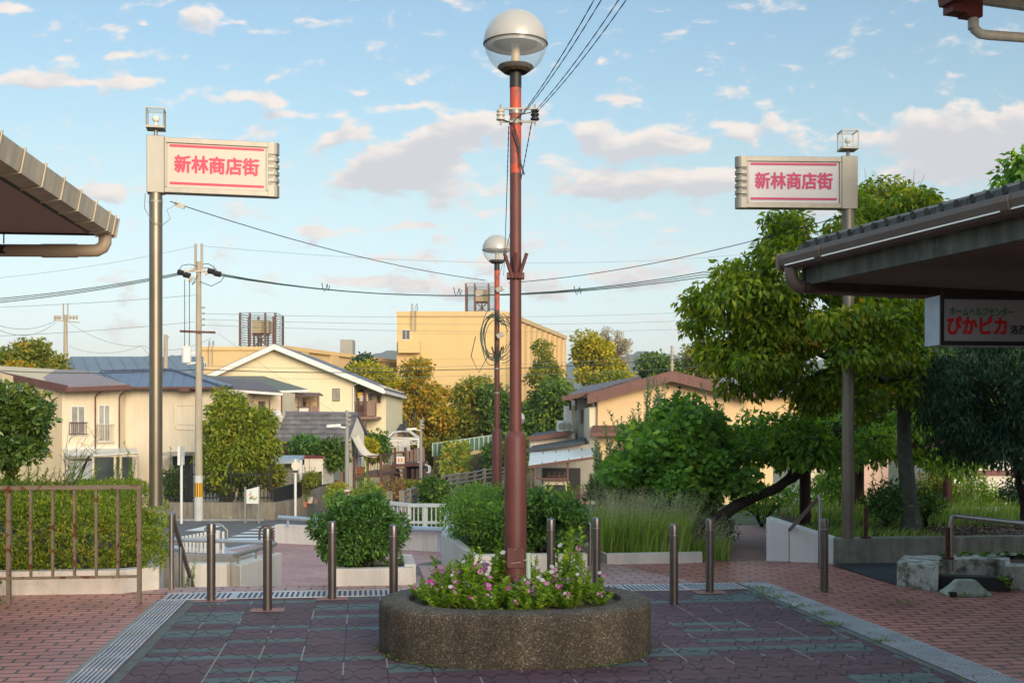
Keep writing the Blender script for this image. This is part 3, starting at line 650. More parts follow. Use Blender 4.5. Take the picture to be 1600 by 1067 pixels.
mb = MB(); mb.lathe([(.06, 0), (.06, -.03), (.03, -.05)], E(2.3, 1.15, 2.612), 14); mb.build('soffit_lamp', M['panel_white'], rs, True)
# upper storey whose eave corner shows in the top right corner
UC = P(1480, 14, 9.0)
mb = MB(); U0 = Vector((UC.x, UC.y, 0))
def EU(a, b, z): return U0 + ED*a + EP*b + Vector((0, 0, z))
zb = UC.z
mb.ext([EU(0, 0, zb), EU(0, .03, zb+.17), EU(0, -.11, zb+.17), EU(0, -.08, zb)], ED*9)
mb.obox(EU(.06, .1, zb+.06), ED*.06, EP*.14, Vector((0, 0, .12)))
mb.obox(EU(.06, .17, zb-.0), ED*.055, EP*.075, Vector((0, 0, .075)))
ug = mb.build('upper_gutter', M['gutter_red'], rs)
mb = MB(); c0 = EU(.06, .2, zb-.05); mb.tube([c0, c0-Vector((0, 0, .07)), c0+Vector((.012, 0, -.115)), c0+Vector((.06, .01, -.145)), c0+Vector((.12, .02, -.15)), c0+Vector((2.2, .4, -.16))], .038, 12)
mb.lathe([(.042, -.11), (.042, -.03)], c0, 12)
mb.build('upper_downpipe', M['pvc'], rs, True)
mb = MB(); mb.ext([EU(.02, .0, zb+.18), EU(.02, 3.5, zb+.8), EU(.02, 3.5, zb+.7), EU(.02, .0, zb+.10)], ED*3.2); mb.build('upper_roof', M['tile_roof'], rs)
mb = MB(); mb.bar(EU(.05, .2, zb+.09), EU(.05, 4, zb+.09), .06, .07); mb.build('upper_eave_trim', M['pvc'], rs)
mb = MB(); mb.ext([EU(.4, 1.5, 2.9), EU(.4, 3.3, 2.9), EU(.4, 3.3, zb+.5), EU(.4, 1.5, zb+.3)], ED*2.6); mb.build('upper_wall', M['plaster'], rs)
# unseen blocks added behind the viewer to keep low sun off the plaza
mb = MB(); mb.box(-16, 11, -19, -15, -.05, 3.9); mb.box(11, 30, -19, -14.5, -.05, 4.4); mb.build('unseen_shade_wall', M['plaster'], rs)

# hanging sign under the right eave
hs = thing('hanging_sign', 'grey light-box shop sign with green and red lettering hanging under the right eave', 'shop sign', P(1530, 500, 7.7))
s0 = P(1468, 500, 7.55); sx = Vector((CT, ST, 0)); sy = Vector((-ST, CT, 0)); hz_ = .163
mb = MB(); mb.ext([s0+Vector((0, 0, -hz_)), s0+sx*1.25+Vector((0, 0, -hz_)), s0+sx*1.25+Vector((0, 0, hz_)), s0+Vector((0, 0, hz_))], sy*.20)
mb.build('box', pm('sign_case', (.42, .50, .60), .5, metal=.3, var=.15, scale=6, col2=(.42, .33, .22), fac2=(.58, .7), scale2=5), hs)
mb = MB(); f_ = -sy*.012
for (x0, x1, z0, z1) in ((0, 1.25, hz_-.024, hz_+.004), (0, 1.25, -hz_-.004, -hz_+.024), (0, .024, -hz_+.024, hz_-.024), (1.226, 1.25, -hz_+.024, hz_-.024)):
    mb.ext([s0+sx*x0+Vector((0, 0, z0)), s0+sx*x1+Vector((0, 0, z0)), s0+sx*x1+Vector((0, 0, z1)), s0+sx*x0+Vector((0, 0, z1))], f_*1.4)
mb.build('frame', M['black'], hs)
mb = MB(); mb.ext([s0+sx*.024+Vector((0, 0, -hz_+.024)), s0+sx*1.226+Vector((0, 0, -hz_+.024)), s0+sx*1.226+Vector((0, 0, hz_-.024)), s0+sx*.024+Vector((0, 0, hz_-.024))], f_*.6)
pn = mb.build('panel', pm('grey_panel', (.30, .29, .30), .5, var=.05, scale=2), hs)
zz = Vector((0, 0, 1)); M['t_green'] = pm('green_lettering', (.03, .16, .045), .5); M['t_red'] = pm('red_lettering', (.55, .015, .015), .5); M['t_black'] = pm('black_lettering', (.02, .02, .025), .5)
text('lettering', 'ホームヘルプセンター', .066, M['t_green'], pn, s0+sx*.293+zz*.052-sy*.010, sx, zz, .0016, sx=.70)
text('lettering', 'ぴかピカ', .132, M['t_red'], pn, s0+sx*.262+zz*-.045-sy*.010, sx, zz, .0055, sx=.84)
text('lettering', '洛西', .066, M['t_black'], pn, s0+sx*.555+zz*-.065-sy*.010, sx, zz, .0016, sx=.95)
for x in (.08, 1.1): mb = MB(); mb.tube([s0+sx*x+sy*.1+zz*hz_, s0+sx*x+sy*.1+zz*.205], .008, 8); mb.build('hanger', M['black'], hs)

# left shop: beige box gutter, soffit and pipe
LA = Vector((-3.31, 9.5, 0)); LD = Vector((.098, -.995, 0)).normalized(); LP = Vector((-.995, -.098, 0)).normalized()
def EL(a, b, z): return LA + LD*a + LP*b + Vector((0, 0, z))
ls = thing('shop_building', 'shop at the left edge showing only its beige box gutter, mauve soffit and rain pipe', 'shop building', (-7, 3, 0))
mb = MB(); mb.ext([EL(0, 0, 3.27), EL(0, -.03, 3.27), EL(0, .0, 3.13), EL(0, .12, 3.11), EL(0, .13, 3.135), EL(0, .02, 3.15)], LD*14)
lg = mb.build('gutter', M['gutter_beige'], ls)
mb = MB()
for i in range(30):
    a = .12 if i == 0 else .30+.42*(i-1)
    mb.ext([EL(a, .004, 3.285), EL(a, -.042, 3.285), EL(a, -.012, 3.125), EL(a, .13, 3.10), EL(a, .13, 3.106), EL(a, -.004, 3.131), EL(a, -.034, 3.279), EL(a, .004, 3.279)], LD*.014)
mb.ext([EL(-.01, .02, 3.28), EL(-.01, -.035, 3.28), EL(-.01, -.005, 3.12), EL(-.01, .13, 3.10), EL(-.01, .14, 3.14)], LD*.02)
mb.build('gutter_strap', M['gutter_beige'], lg)
mb = MB(); mb.ext([EL(.1, .0, 3.275), EL(.1, 4.2, 4.1), EL(.1, 4.2, 4.0), EL(.1, .05, 3.22)], LD*14); mb.build('roof', M['tile_roof'], ls)
mb = MB(); mb.ext([EL(.12, .16, 3.13), EL(.12, 3.0, 3.13), EL(.12, 3.0, 3.155), EL(.12, .16, 3.155)], LD*14); mb.build('soffit', M['soffit_pink'], ls)
mb = MB(); mb.ext([EL(.1, .13, 3.115), EL(.1, .17, 3.115), EL(.1, .17, 3.22), EL(.1, .13, 3.22)], LD*14)
mb.ext([EL(.08, .13, 3.118), EL(.08, 3.2, 3.118), EL(.08, 3.2, 3.9), EL(.08, .13, 3.24)], LD*.035); mb.build('fascia', M['dark_metal'], ls)
mb = MB(); mb.ext([EL(.3, 2.3, -.05), EL(.3, 8, -.05), EL(.3, 8, 3.128), EL(.3, 2.3, 3.128)], LD*14); mb.build('wall', M['plaster'], ls)
mb = MB(); c0 = EL(.1, .06, 3.12); mb.tube([c0, c0-zz*.06, c0+Vector((-.02, 0, -.10)), c0+Vector((-.07, 0, -.125)), c0+Vector((-.14, -.02, -.13)), c0+Vector((-3.0, -.3, -.16))], .052, 14)
mb.tube([c0+Vector((-.22, -.025, -.131)), c0+Vector((-.50, -.05, -.135))], .057, 14)
lp_ = mb.build('rain_pipe', M['pipe_beige'], ls, True)
mb = MB(); mb.tube([c0+Vector((-.8, -.08, -.08)), c0+Vector((-.8, -.08, .05))], .006, 6); mb.lathe([(.058, -.03), (.058, .03)], c0+Vector((-.8, -.08, -.138)), 14); mb.build('pipe_hanger', M['dark_metal'], lp_)

# ================================================================ round stone planter with the lamp post
PC = Vector((.02, 7.98, 0))
def stadium(hx, r, n=14):
    pts = []
    for i in range(n+1): t = -math.pi/2+math.pi*i/n; pts.append((hx+r*math.cos(t), r*math.sin(t)))
    for i in range(n+1): t = math.pi/2+math.pi*i/n; pts.append((-hx+r*math.cos(t), r*math.sin(t)))
    return pts
def ring(mb, prof, hx):
    rows = []
    for (r, z) in prof:
        rows.append([len(mb.v)+i for i in range(30)]); mb.v += [PC+Vector((x, y, z)) for x, y in stadium(hx, r)]
    for a, b in zip(rows, rows[1:]):
        for i in range(30): j = (i+1) % 30; mb.f.append((a[i], a[j], b[j], b[i]))
    return rows
mb = MB(); rows = ring(mb, [(.755, -.02), (.76, .02), (.762, .30), (.757, .325), (.742, .343), (.715, .352), (.66, .356), (.58, .356), (.555, .35), (.55, .30)], .19)
pl = mb.build('stone_planter', M['pebble'], None, True, origin=tuple(PC)); tag(pl, 'low oval planter of brown washed-pebble concrete around the tall lamp post', 'planter')
mb = MB(); rr_ = ring(mb, [(.548, .31)], .19); mb.f.append(tuple(rr_[0])); mb.build('soil', M['soil'], pl)

def globe_lamp(label, loc, full=True, zc=4.24, sleeve=True):
    """red-brown pole with a widened base, clear and frosted globe on top"""
    t = thing('globe_street_lamp', label, 'street lamp', loc)
    L0 = Vector(loc); mb = MB()
    z0, zs = 0.0, 1.50-loc[2]
    mb.lathe([(.078, -.2), (.078, zs-.06), (.073, zs-.03), (.060, zs-.005), (.046, zs+.01)], L0, 24)
    mb.build('pole_base', M['maroon'], t, True)
    mb = MB(); mb.lathe([(.043, zs), (.041, 2.4-loc[2]), (.040, 3.35-loc[2])], L0, 20); mb.build('pole', M['maroon'], t, True)
    mb = MB(); mb.lathe([(.0405, 3.32-loc[2]), (.040, 3.93-loc[2])], L0, 20); mb.build('pole_top', M['red_peel'], t, True)
    zc0 = zc-loc[2]; r = .224
    mb = MB(); mb.lathe([(.042, 3.92-loc[2]), (.042, zc0-.20), (.05, zc0-.198)], L0, 20); mb.build('socket', M['dark_metal'], t, True)
    def arcp(a0, a1, rr, n): return [(max(1e-4, rr*math.cos(R(a0+(a1-a0)*i/n))), zc0+rr*math.sin(R(a0+(a1-a0)*i/n))) for i in range(n+1)]
    mb = MB(); mb.lathe(arcp(0, 90, r, 14), L0, 36); mb.lathe([(r+.004, zc0-.012), (r+.004, zc0+.004), (r-.02, zc0+.004), (r-.02, zc0-.012), (r+.004, zc0-.012)], L0, 36)
    cap = mb.build('globe_cap', M['globe_top'], t, True)
    mb = MB(); p_ = [(r*.93, zc0+.0), (r*.86, zc0-.03), (r*.5, zc0+.01), (.03, zc0+.02)]; mb.lathe(p_, L0, 32); mb.build('reflector', M['panel_white'], cap, True)
    mb = MB(); base = len(mb.v); pr = arcp(-68, -1, r-.004, 12)
    for (rr, z) in pr:
        for j in range(36): a = 2*math.pi*j/36; mb.v.append(L0+Vector((rr*math.cos(a), rr*math.sin(a), z)))
    for i in range(len(pr)-1):
        for j in range(36): a = i*36+j; b = i*36+(j+1) % 36; mb.f.append((a, b, b+36, a+36))
    mb.build('globe_glass', M['globe_glass'], t, True)
    mb = MB(); mb.lathe([(.03, zc0-.19), (.031, zc0+.01)], L0, 16); mb.build('lamp_tube', M['tube'], t, True)
    mb = MB(); mb.lathe([(.05, zc0-.205), (.085, zc0-.21), (.128, zc0-.175), (.122, zc0-.165), (.06, zc0-.17), (.034, zc0-.16)], L0, 28); mb.build('globe_seat', M['nest'], t, True)
    # flag-holder bracket
    if full:
        zb_ = 2.60 if loc[2] > -1 else 1; zb_ -= loc[2]
        mb = MB(); c = L0+Vector((0, 0, zb_))
        mb.box(c.x-.062, c.x+.062, c.y-.062, c.y-.04, c.z-.018, c.z+.018); mb.box(c.x-.062, c.x+.062, c.y+.04, c.y+.06, c.z-.018, c.z+.018)
        for sx_ in (-1, 0, 1):
            mb.tube([c+Vector((sx_*.022, -.055, -.02)), c+Vector((sx_*.078, -.085-.02*(sx_ == 0), .15))], .0125, 10)
        mb.build('flag_holder', M['maroon'], t)
    return t, L0
PLOC = (.025, 8.0, .31)
l1, L1 = globe_lamp('nearest tall maroon lamp post with clear globe, rising from the oval flower planter', PLOC)
mb = MB(); mb.box(.025-.06, .025+.06, 7.917, 7.925, .56, .70); mb.build('access_door', M['maroon'], l1, bevel=.006)
mb = MB(); mb.lathe([(.008, 0), (.004, .004)], (.025, 7.916, .69), 8); mb.tube([(-.055, 7.93, .605), (.0, 7.918, .595), (.055, 7.918, .60), (.105, 7.94, .62)], .003, 5); mb.build('door_bolt', M['steel_bright'], l1)
mb = MB(); mb.tube([(.118, 7.97, .25), (.112, 7.97, .66)], .019, 12); mb.build('cable_sleeve', M['pale_green_pipe'], l1, True)
# insulators on the pole
mb = MB(); zI = 3.72
for x, m_ in ((-.105, 0), (.135, 1)):
    mb.bar((.025, 7.96, zI+.045), (x+.025, 7.96, zI+.045), .012); mb.bar((.025, 7.96, zI-.045), (x+.025, 7.96, zI-.045), .012); mb.tube([(x+.025, 7.96, zI-.07), (x+.025, 7.96, zI+.075)], .006, 6)
mb.lathe([(.047, -.015), (.047, .015)], (.025, 8, zI+.03), 16); mb.lathe([(.047, -.015), (.047, .015)], (.025, 8, zI-.04), 16)
br_ = mb.build('insulator_bracket', M['alu'], l1)
for x, mm in ((-.105, 'ceramic'), (.135, 'dark_metal')):
    mb = MB(); mb.lathe([(.016, -.038), (.03, -.034), (.03, -.02), (.02, -.014), (.02, -.008), (.03, -.002), (.03, .008), (.02, .014), (.02, .018), (.028, .024), (.026, .036), (.014, .04)], (x+.025, 7.96, zI), 14); mb.build('insulator', M[mm], br_, True)
mb = MB(); mb.tube([(.0, 7.95, 3.62), (.04, 7.945, 3.5), (.06, 7.94, 3.38), (.085, 7.94, 3.3), (.075, 7.94, 3.33)], .006, 6); mb.tube([(.01, 7.95, 3.66), (.05, 7.94, 3.52), (.055, 7.94, 3.36)], .004, 5); mb.tube([(-.1, 7.95, 3.7), (.0, 7.94, 3.66), (.06, 7.94, 3.72), (.15, 7.95, 3.74)], .004, 5); mb.build('tied_cable', M['cable'], l1)
l2, L2 = globe_lamp('second maroon globe lamp post behind the bushes, wrapped with coils of green cable', (-.23, 17.4, .25))
mb = MB(); gq = np.random.default_rng(3)
for k in range(9):
    c = Vector((-.27+.02*gq.normal(), 17.28, 2.95+.02*gq.normal())); rx, rz = .17+.02*gq.normal(), .33+.03*gq.normal()
    mb.tube([c+Vector((rx*math.cos(a), .02*k/9, rz*math.sin(a)-.05)) for a in np.linspace(.5+.2*gq.normal(), 5.6+.3*gq.normal(), 22)], .006, 5)
for k in range(4):
    c = Vector((-.05, 17.3, 2.95-.05*k)); mb.tube([c+Vector((-.1+.13*math.cos(a)*(1+.2*k), 0, .3*math.sin(a))) for a in np.linspace(-1.6, 1.6, 14)], .006, 5)
mb.tube([(-.55, 17.2, 2.9), (-.62, 17.2, 2.6), (-.5, 17.2, 2.35), (-.36, 17.25, 2.62)], .007, 5)
mb.build('cable_coil', pm('green_cable', (.02, .07, .065), .5, var=.4, scale=30), l2)
mb = MB()
for z, x in ((3.62, -.19), (2.92, -.18), (3.55, -.5)): mb.obox((x, 17.28, z), (.05, 0, .02), (0, .03, 0), (-.015, 0, .03))
for z in (2.42, 2.05, .95): mb.lathe([(.049, -.012), (.049, .012)], (-.23, 17.4, z), 14)
mb.build('cable_clamp', M['alu'], l2)
l3, L3 = globe_lamp('small globe street lamp in the lower street peeking out behind the tall lamp post', (.16, 34.0, -2.3), False, 1.76)
for ch in [c for c in bpy.data.objects if c.parent == l3 and c.name.split('.')[0] in ('pole_base', 'pole', 'pole_top')]: bpy.data.objects.remove(ch)
mb = MB(); mb.lathe([(.06, 0), (.05, 3.9)], L3, 12); mb.build('pole', M['maroon'], l3, True)

# flowers in the planter
def periwinkle(seed, h, spread, nf, loc):
    g = np.random.default_rng(seed)
    t = thing('flower_plant', 'bushy periwinkle plant with pink flowers in the oval stone planter', 'flowering plant', loc, 0, 'periwinkles in the oval planter')
    L0 = np.array(loc); tips = []; ax = []; mb = MB(); P_ = []; A_ = []; N_ = []; S_ = []
    for k in range(9):
        a = g.random()*6.283; rr = spread*(.2+.8*g.random()); top = L0+np.array([rr*math.cos(a), rr*math.sin(a), h*(.55+.45*g.random())])
        mid = L0+(top-L0)*.5+np.array([.25*rr*math.cos(a), .25*rr*math.sin(a), 0]); mb.tube([L0+np.array([0, 0, -.02]), mid, top], [.004, .0035, .002], 5)
        tips.append(top); nn = 42
        for i in range(nn):
            s = .12+.88*i/nn; p = (1-s)*L0+s*top+np.array([.35*rr*math.cos(a), .35*rr*math.sin(a), 0])*math.sin(3.14*s)*.7; b = g.random()*6.283
            P_.append(p); A_.append([math.cos(b), math.sin(b), .25+.5*s]); N_.append([0, 0, 1]); S_.append((.047-.017*s)*(.8+.4*g.random()))
    mb.build('stem', M['stem'], t)
    v, f = kites(np.array(P_), np.array(A_), np.array(N_)+g.normal(size=(len(P_), 3))*.25, np.array(S_), np.array(S_)*.5); mesh_np('foliage', v, f, LF['flower_leaf'], t)
    mats = ['petal_pink', 'petal_deep', 'petal_pink', 'petal_pink', 'petal_deep', 'petal_pale', 'petal_pink']
    for i in range(nf):
        fv = []; ff_ = []
        c = tips[g.integers(len(tips))]+g.normal(size=3)*np.array([.03, .03, .012])+np.array([0, 0, .02]); nrm = nrmz((np.array([[g.normal()*.45, -.75, .75]])))[0]
        ux = nrmz(np.cross(nrm, [[0, 0, 1]]))[0]; uy = np.cross(nrm, ux); r_ = .0145*(.8+.4*g.random())
        for q in range(5):
            a = q*1.2566+g.random()*.2; d = ux*math.cos(a)+uy*math.sin(a); s_ = -ux*math.sin(a)+uy*math.cos(a); n0 = len(fv)
            fv += [c, c+d*r_*.6+s_*r_*.5, c+d*r_*1.05+s_*r_*.3+nrm*.001, c+d*r_*1.05-s_*r_*.3+nrm*.001, c+d*r_*.6-s_*r_*.5]; ff_.append((n0, n0+1, n0+2, n0+3, n0+4))
        mesh_np('flower', np.array(fv), np.array(ff_), LF[mats[(seed*3+i) % 7]], t)
    return t
M['stem'] = pm('green_stem', (.12, .18, .04), .6)
protos = [periwinkle(s, h, sp, nf, (0, 0, 0)) for s, h, sp, nf in ((0, .20, .17, 5), (1, .24, .16, 4), (2, .17, .18, 4), (3, .22, .17, 4), (4, .36, .12, 4), (5, .18, .19, 5))]
spots = []
g = np.random.default_rng(11)
for x in np.arange(-.60, .60, .115):
    for y in np.arange(-.50, .52, .2):
        if abs(x)-.19 > 0 and (abs(x)-.19)**2+y*y > .46**2: continue
        if math.hypot(x-.01, y-.02) < .12: continue
        spots.append((PC.x+x+g.normal()*.025, PC.y+y+g.normal()*.025))
used = [False]*len(protos)
for i, (x, y) in enumerate(spots):
    k = int(g.integers(len(protos))); back = y > PC.y+.05
    if k == 4 and not back and abs(x) < .35: k = 5
    sc = (.8+.4*g.random())*(1.25 if back and g.random() < .4 else .95)
    if not used[k]: r_ = protos[k]; r_.location = (x, y, .31); r_.scale = (sc,)*3; r_.rotation_euler = (0, 0, g.random()*1.2-.6); used[k] = True
    else: dup(protos[k], (x, y, .31), g.random()*1.2-.6, None, sc)
for k, r_ in enumerate(protos):
    if not used[k]: r_.location = (PC.x-.5+.2*k, PC.y+.2, .31)

# ================================================================ bollards
def bollard(label, px, pyb, h, r=.0375):
    p = G(px, pyb); t = thing('bollard', label, 'bollard', (p.x, p.y, 0), 0, 'steel bollards along the plaza edge')
    c = Vector((p.x, p.y, 0)); mb = MB(); mb.lathe([(r, -.05), (r, h-.10)], c, 24); mb.build('post', M['steel'], t, True)
    mb = MB(); mb.lathe([(r+.001, h-.098), (r+.001, h-.022), (r*.92, h-.009), (r*.6, h-.001), (.001, h+.002)], c, 24); mb.build('cap', M['steel_cap'], t, True)
    mb = MB(); mb.lathe([(r-.004, h-.104), (r+.0022, h-.103), (r+.0022, h-.097), (r-.004, h-.096)], c, 24); mb.build('collar', M['steel_bright'], t, True)
    return t
M['steel_cap'] = pm('steel_cap', (.22, .205, .195), .42, metal=.95, var=.06)
BOL = [(330, 939, .695, 'steel bollard beside the left handrail, standing on a pink brick patch'), (418, 954, .70, 'second steel bollard from the left, nearer than its neighbours'), (519, 936, .70, 'steel bollard standing in front of the small round shrub planter'),
       (615, 946, .70, 'steel bollard just behind the left end of the oval stone planter'), (861, 935, .72, 'steel bollard right behind the flowers, left one of the close pair'), (932, 928, .71, 'steel bollard in front of the tall grass, right one of the close pair'),
       (1053, 944, .70, 'steel bollard alone on the dark tiles right of the oval planter'), (1109, 926, .69, 'steel bollard at the drain grating in front of the leaning trunk'), (1288, 924, .685, 'steel bollard on the right brick paving near the sloping handrail')]
for px, py, h, lb in BOL: bollard(lb, px, py, h)
pinkm = brickmat('pink_brick_patch', (.42, .19, .16), (.38, .17, .15), (.2, .12, .11), .2, .1, .004, .7)
for px, py in ((330, 939), (418, 954), (519, 936), (1109, 926)):
    p = G(px, py); mb = MB(); q = Vector((p.x, p.y, .009)); a = Vector((CT, ST, 0))*.14; b = Vector((-ST, CT, 0))*.10
    mb.poly([q-a-b, q+a-b, q+a+b, q-a+b]); struct(mb.build('brick_patch', pinkm))

# ================================================================ sign columns with lanterns
def sign_column(label, px, Y, pyb, pole_top, left, ang, letm):
    base = P(px, pyb, Y); t = thing('sign_column', label, 'street sign', base); zz = Vector((0, 0, 1))
    zt_, zb_ = pole_top; mb = MB(); r = .066
    mb.lathe([(r, 0), (r, zb_-base.z)], base, 24); mb.build('pole', M['pole_steel'], t, True)
    ca, sa = math.cos(ang), math.sin(ang); ax = Vector((ca, sa, 0)); ay = Vector((-sa, ca, 0)); s = 1 if left else -1
    c = Vector((base.x, base.y, 0)); th = .07
    def Q(x, y, z): return c + ax*x*s + ay*y + zz*z
    def slab(mb, x0, x1, y0, y1, z0, z1): mb.ext([Q(x0, y0, z0), Q(x1, y0, z0), Q(x1, y0, z1), Q(x0, y0, z1)], ay*(y1-y0))
    mb = MB(); slab(mb, -.085, .09, -th, th, zb_, zt_); mb.build('mounting_box', M['alu'], t, bevel=.006)
    mb = MB(); x1 = 1.13; bz, by = .055, th-.004
    slab(mb, .09, x1, -by, by, zt_-bz-.012, zt_-.012); slab(mb, .09, x1, -by, by, zb_+.008, zb_+.008+bz); slab(mb, .09, .115, -by, by, zb_+.008+bz, zt_-.012-bz); slab(mb, x1-.022, x1, -by, by, zb_+.008+bz, zt_-.012-bz)
    mb.build('frame', M['alu'], t, bevel=.004)
    mb = MB(); slab(mb, .115, x1-.022, -by+.018, by-.018, zb_+.06, zt_-.065); pn = mb.build('panel', M['panel_cream'] if left else M['panel_white'], t)
    # rounded end cap with open louvres
    mb = MB(); xe = 1.25; n = 5; z0 = zb_+.008; H = zt_-.012-z0
    def capsec(za, zb, inset=0):
        pts = [Q(x1, -by, za)]
        for i in range(7): a = -math.pi/2+math.pi*i/6; pts.append(Q(xe-.06+.055*math.cos(a)-inset, (by-inset)*math.sin(a), za))
        pts.append(Q(x1, by, za)); mb.ext(pts, zz*(zb-za))
    sl = .034; gap = .038; tot = n*sl+(n-1)*gap; zc = z0+(H-tot)/2
    capsec(z0, zc)
    for i in range(n):
        capsec(zc+.003, zc+sl-.003, .014)
        nxt = zc+sl+gap if i < n-1 else z0+H
        capsec(zc+sl, nxt); zc += sl+gap
    mb.build('end_cap', M['alu'], t)
    for sy_ in (-1, 1):
        fy = sy_*(by-.016); xm = (.115+x1-.022)/2*s
        o3 = c+ax*xm+ay*fy+zz*(zb_+zt_)/2; xd = ax if sy_ < 0 else -ax
        text('lettering', '新林商店街', .186, letm, pn, o3, xd, zz, .0064, sx=.92)
        mb = MB()
        for zl in (zt_-.105, zb_+.095): mb.ext([Q(.14, fy, zl), Q(x1-.045, fy, zl), Q(x1-.045, fy, zl+.024), Q(.14, fy, zl+.024)], ay*sy_*.003)
        mb.build('stripe', letm, pn)
    # lantern
    mb = MB(); mb.lathe([(.02, zt_), (.02, zt_+.075)], c, 12)
    lw = .092; l0 = zt_+.075; mb.ext([Q(-lw, -lw, l0), Q(lw, -lw, l0), Q(lw, lw, l0), Q(-lw, lw, l0)], zz*.022)
    for x in (-1, 1):
        for y in (-1, 1): mb.bar(Q(x*(lw-.006), y*(lw-.006), l0), Q(x*(lw-.006), y*(lw-.006), l0+.2), .011, .011)
        mb.bar(Q(x*(lw-.006), -lw, l0+.2), Q(x*(lw-.006), lw, l0+.2), .011, .011); mb.bar(Q(-lw, x*(lw-.006), l0+.2), Q(lw, x*(lw-.006), l0+.2), .011, .011)
    la = mb.build('lantern_frame', M['alu'], t)
    mb = MB(); slab(mb, -lw+.012, lw-.012, -lw+.012, lw-.012, l0+.021, l0+.196); mb.build('lantern_glass', M['lantern_glass'], la)
    mb = MB(); mb.lathe([(.015, l0+.02), (.015, l0+.075)], c, 10); mb.ball(c+zz*(l0+.108), .038, 16, 10); mb.build('bulb', M['bulb'], la, True)
    return t, c, ax
M['pole_steel'] = pm('warm_steel', (.27, .235, .185), .45, metal=.75, var=.12, scale=3, streak=.25)
ztl = EYE+(665-214)/F*11.7; sgL, cL, axL = sign_column('left steel sign column with cream panel of pink lettering and a square lantern', 243.5, 11.7, 790, (ztl, ztl-.585), True, R(12), M['pink'])
ztr = EYE+(665-246)/F*12.4; sgR, cR, axR = sign_column('right steel sign column with white panel of magenta lettering, standing in the planting bed', 1325, 12.4, 841, (ztr, ztr-.575), False, R(2.5), M['pink_deep'])
mb = MB(); mb.lathe([(.069, -.012), (.069, .012)], cL+Vector((0, 0, ztl-.67)), 20); mb.tube([cL+Vector((-.1, -.03, ztl-.59)), cL+Vector((-.09, -.08, ztl-.75)), cL+Vector((.0, -.1, ztl-.9)), cL+Vector((.1, -.09, ztl-.92)), cL+Vector((.16, -.04, ztl-.85)), cL+Vector((.12, -.02, ztl-.75)), cL+Vector((.2, 0, ztl-.7))], .004, 5)
mb.build('clamp', M['alu'], sgL)

M['rail_steel'] = pm('handrail_steel', (.34, .31, .29), .36, metal=.85, var=.1)
# ================================================================ rusty fence and hand rails
fz = lambda py, Y=10.02: EYE-(py-665)/F*Y
def uvp(u, v): return UV(u, v)
t = thing('railing', 'rust-spotted beige metal railing in front of the clipped hedge', 'railing', UV(-3, VT))
mb = MB()
top, low = fz(757)-.02, fz(900)
mb.bar(UV(-5.2, VT, top), UV(-1.925, VT, top), .05, .034); mb.bar(UV(-5.2, VT, low), UV(-1.94, VT, low), .034, .022)
mb.build('rail', M['rust_paint'], t)
for u in (-1.945, -3.04, -4.13, -5.2):
    mb = MB(); mb.bar(UV(u, VT, 0), UV(u, VT, top), .034, .034); mb.build('post', M['rust_paint'], t)
mb = MB()
for k in range(1, 18):
    u = -1.945-k*.1825
    if k % 6: mb.bar(UV(u, VT, low), UV(u, VT, top), .021, .021)
mb.build('baluster', M['rust_paint'], t)
def handrail(label, pts, posts, r=.021, mat=None, pr=None, grp=None):
    mat = mat or M['rail_steel']; t = thing('handrail', label, 'handrail', (pts[0][0], pts[0][1], min(p[2] for p in pts+posts)-.8), 0, grp)
    mb = MB(); mb.tube(pts, r, 12); mb.build('rail', mat, t, True)
    for p in posts:
        mb = MB(); mb.tube([(p[0], p[1], p[3]), (p[0], p[1], p[2])], pr or r*.85, 10); mb.build('post', mat, t, True)
    return t
a = P(268, 806, 10.75); b = P(306, 930, 13.2)
q = lambda s: a.lerp(b, s)
handrail('bent steel handrail going down the steps beside the hedge wall', [Vector((a.x, a.y, 0.0)), Vector((a.x, a.y, a.z-.05)), a+Vector((0, -.005, .01)), a+Vector((.0, .04, .025)), q(.08)+Vector((0, 0, .02)), q(.5), b], [(*q(.33), -.3), (*q(.72), -.9)], .024)
a = P(1281, 775, 12.35); b = P(1206, 858, 13.3); q = lambda s: a.lerp(b, s)
handrail('sloping steel handrail in front of the white wall end on the right', [Vector((a.x, a.y, 0)), Vector((a.x, a.y, a.z-.04)), a+Vector((-.01, .01, 0)), a.lerp(b, .06), b, b-Vector((0.0, 0, .1)), Vector((b.x, b.y, -.1))], [(*q(.62), 0)], .021)
a = P(922, 816, 12.6); b = P(900, 868, 14.6); q = lambda s: a.lerp(b, s)
handrail('short steel handrail between the big bush and the tall grass bed', [Vector((a.x, a.y, 0)), a-Vector((0, 0, .03)), a.lerp(b, .03), b], [(*q(.5), -.2)], .02)
a = P(1486, 806, 10.75); b = P(1640, 822, 9.6)
handrail('dark steel handrail over the weathered planter at the right edge', [Vector((a.x, a.y, .18)), a-Vector((0, 0, .06)), a+Vector((.012, 0, -.012)), a+Vector((.06, 0, .0)), b], [(b.x-.1, b.y, b.z, .1)], .024)
def stub(label, px, pyt, pyb, Y, r):
    p = P(px, pyb, Y); mb = MB(); mb.lathe([(r, 0), (r, (pyb-pyt)/F*Y), (r*.7, (pyb-pyt)/F*Y+.004)], p, 12); mb.lathe([(r*2.6, -.005), (r*2.6, .012)], p, 12)
    tag(mb.build('post_stub', M['rusty'], None, True), label, 'post stub')
M['rusty'] = pm('rusted_steel', (.09, .035, .022), .85, var=.4, scale=14, bump=.5, bscale=60)
stub('rusty cut-off post on the planting bed wall between the sign pole and the tree', 1353, 792, 840, 12.5, .022)
stub('rusty cut-off post beside the dark handrail of the weathered planter', 1481, 824, 872, 10.75, .022)

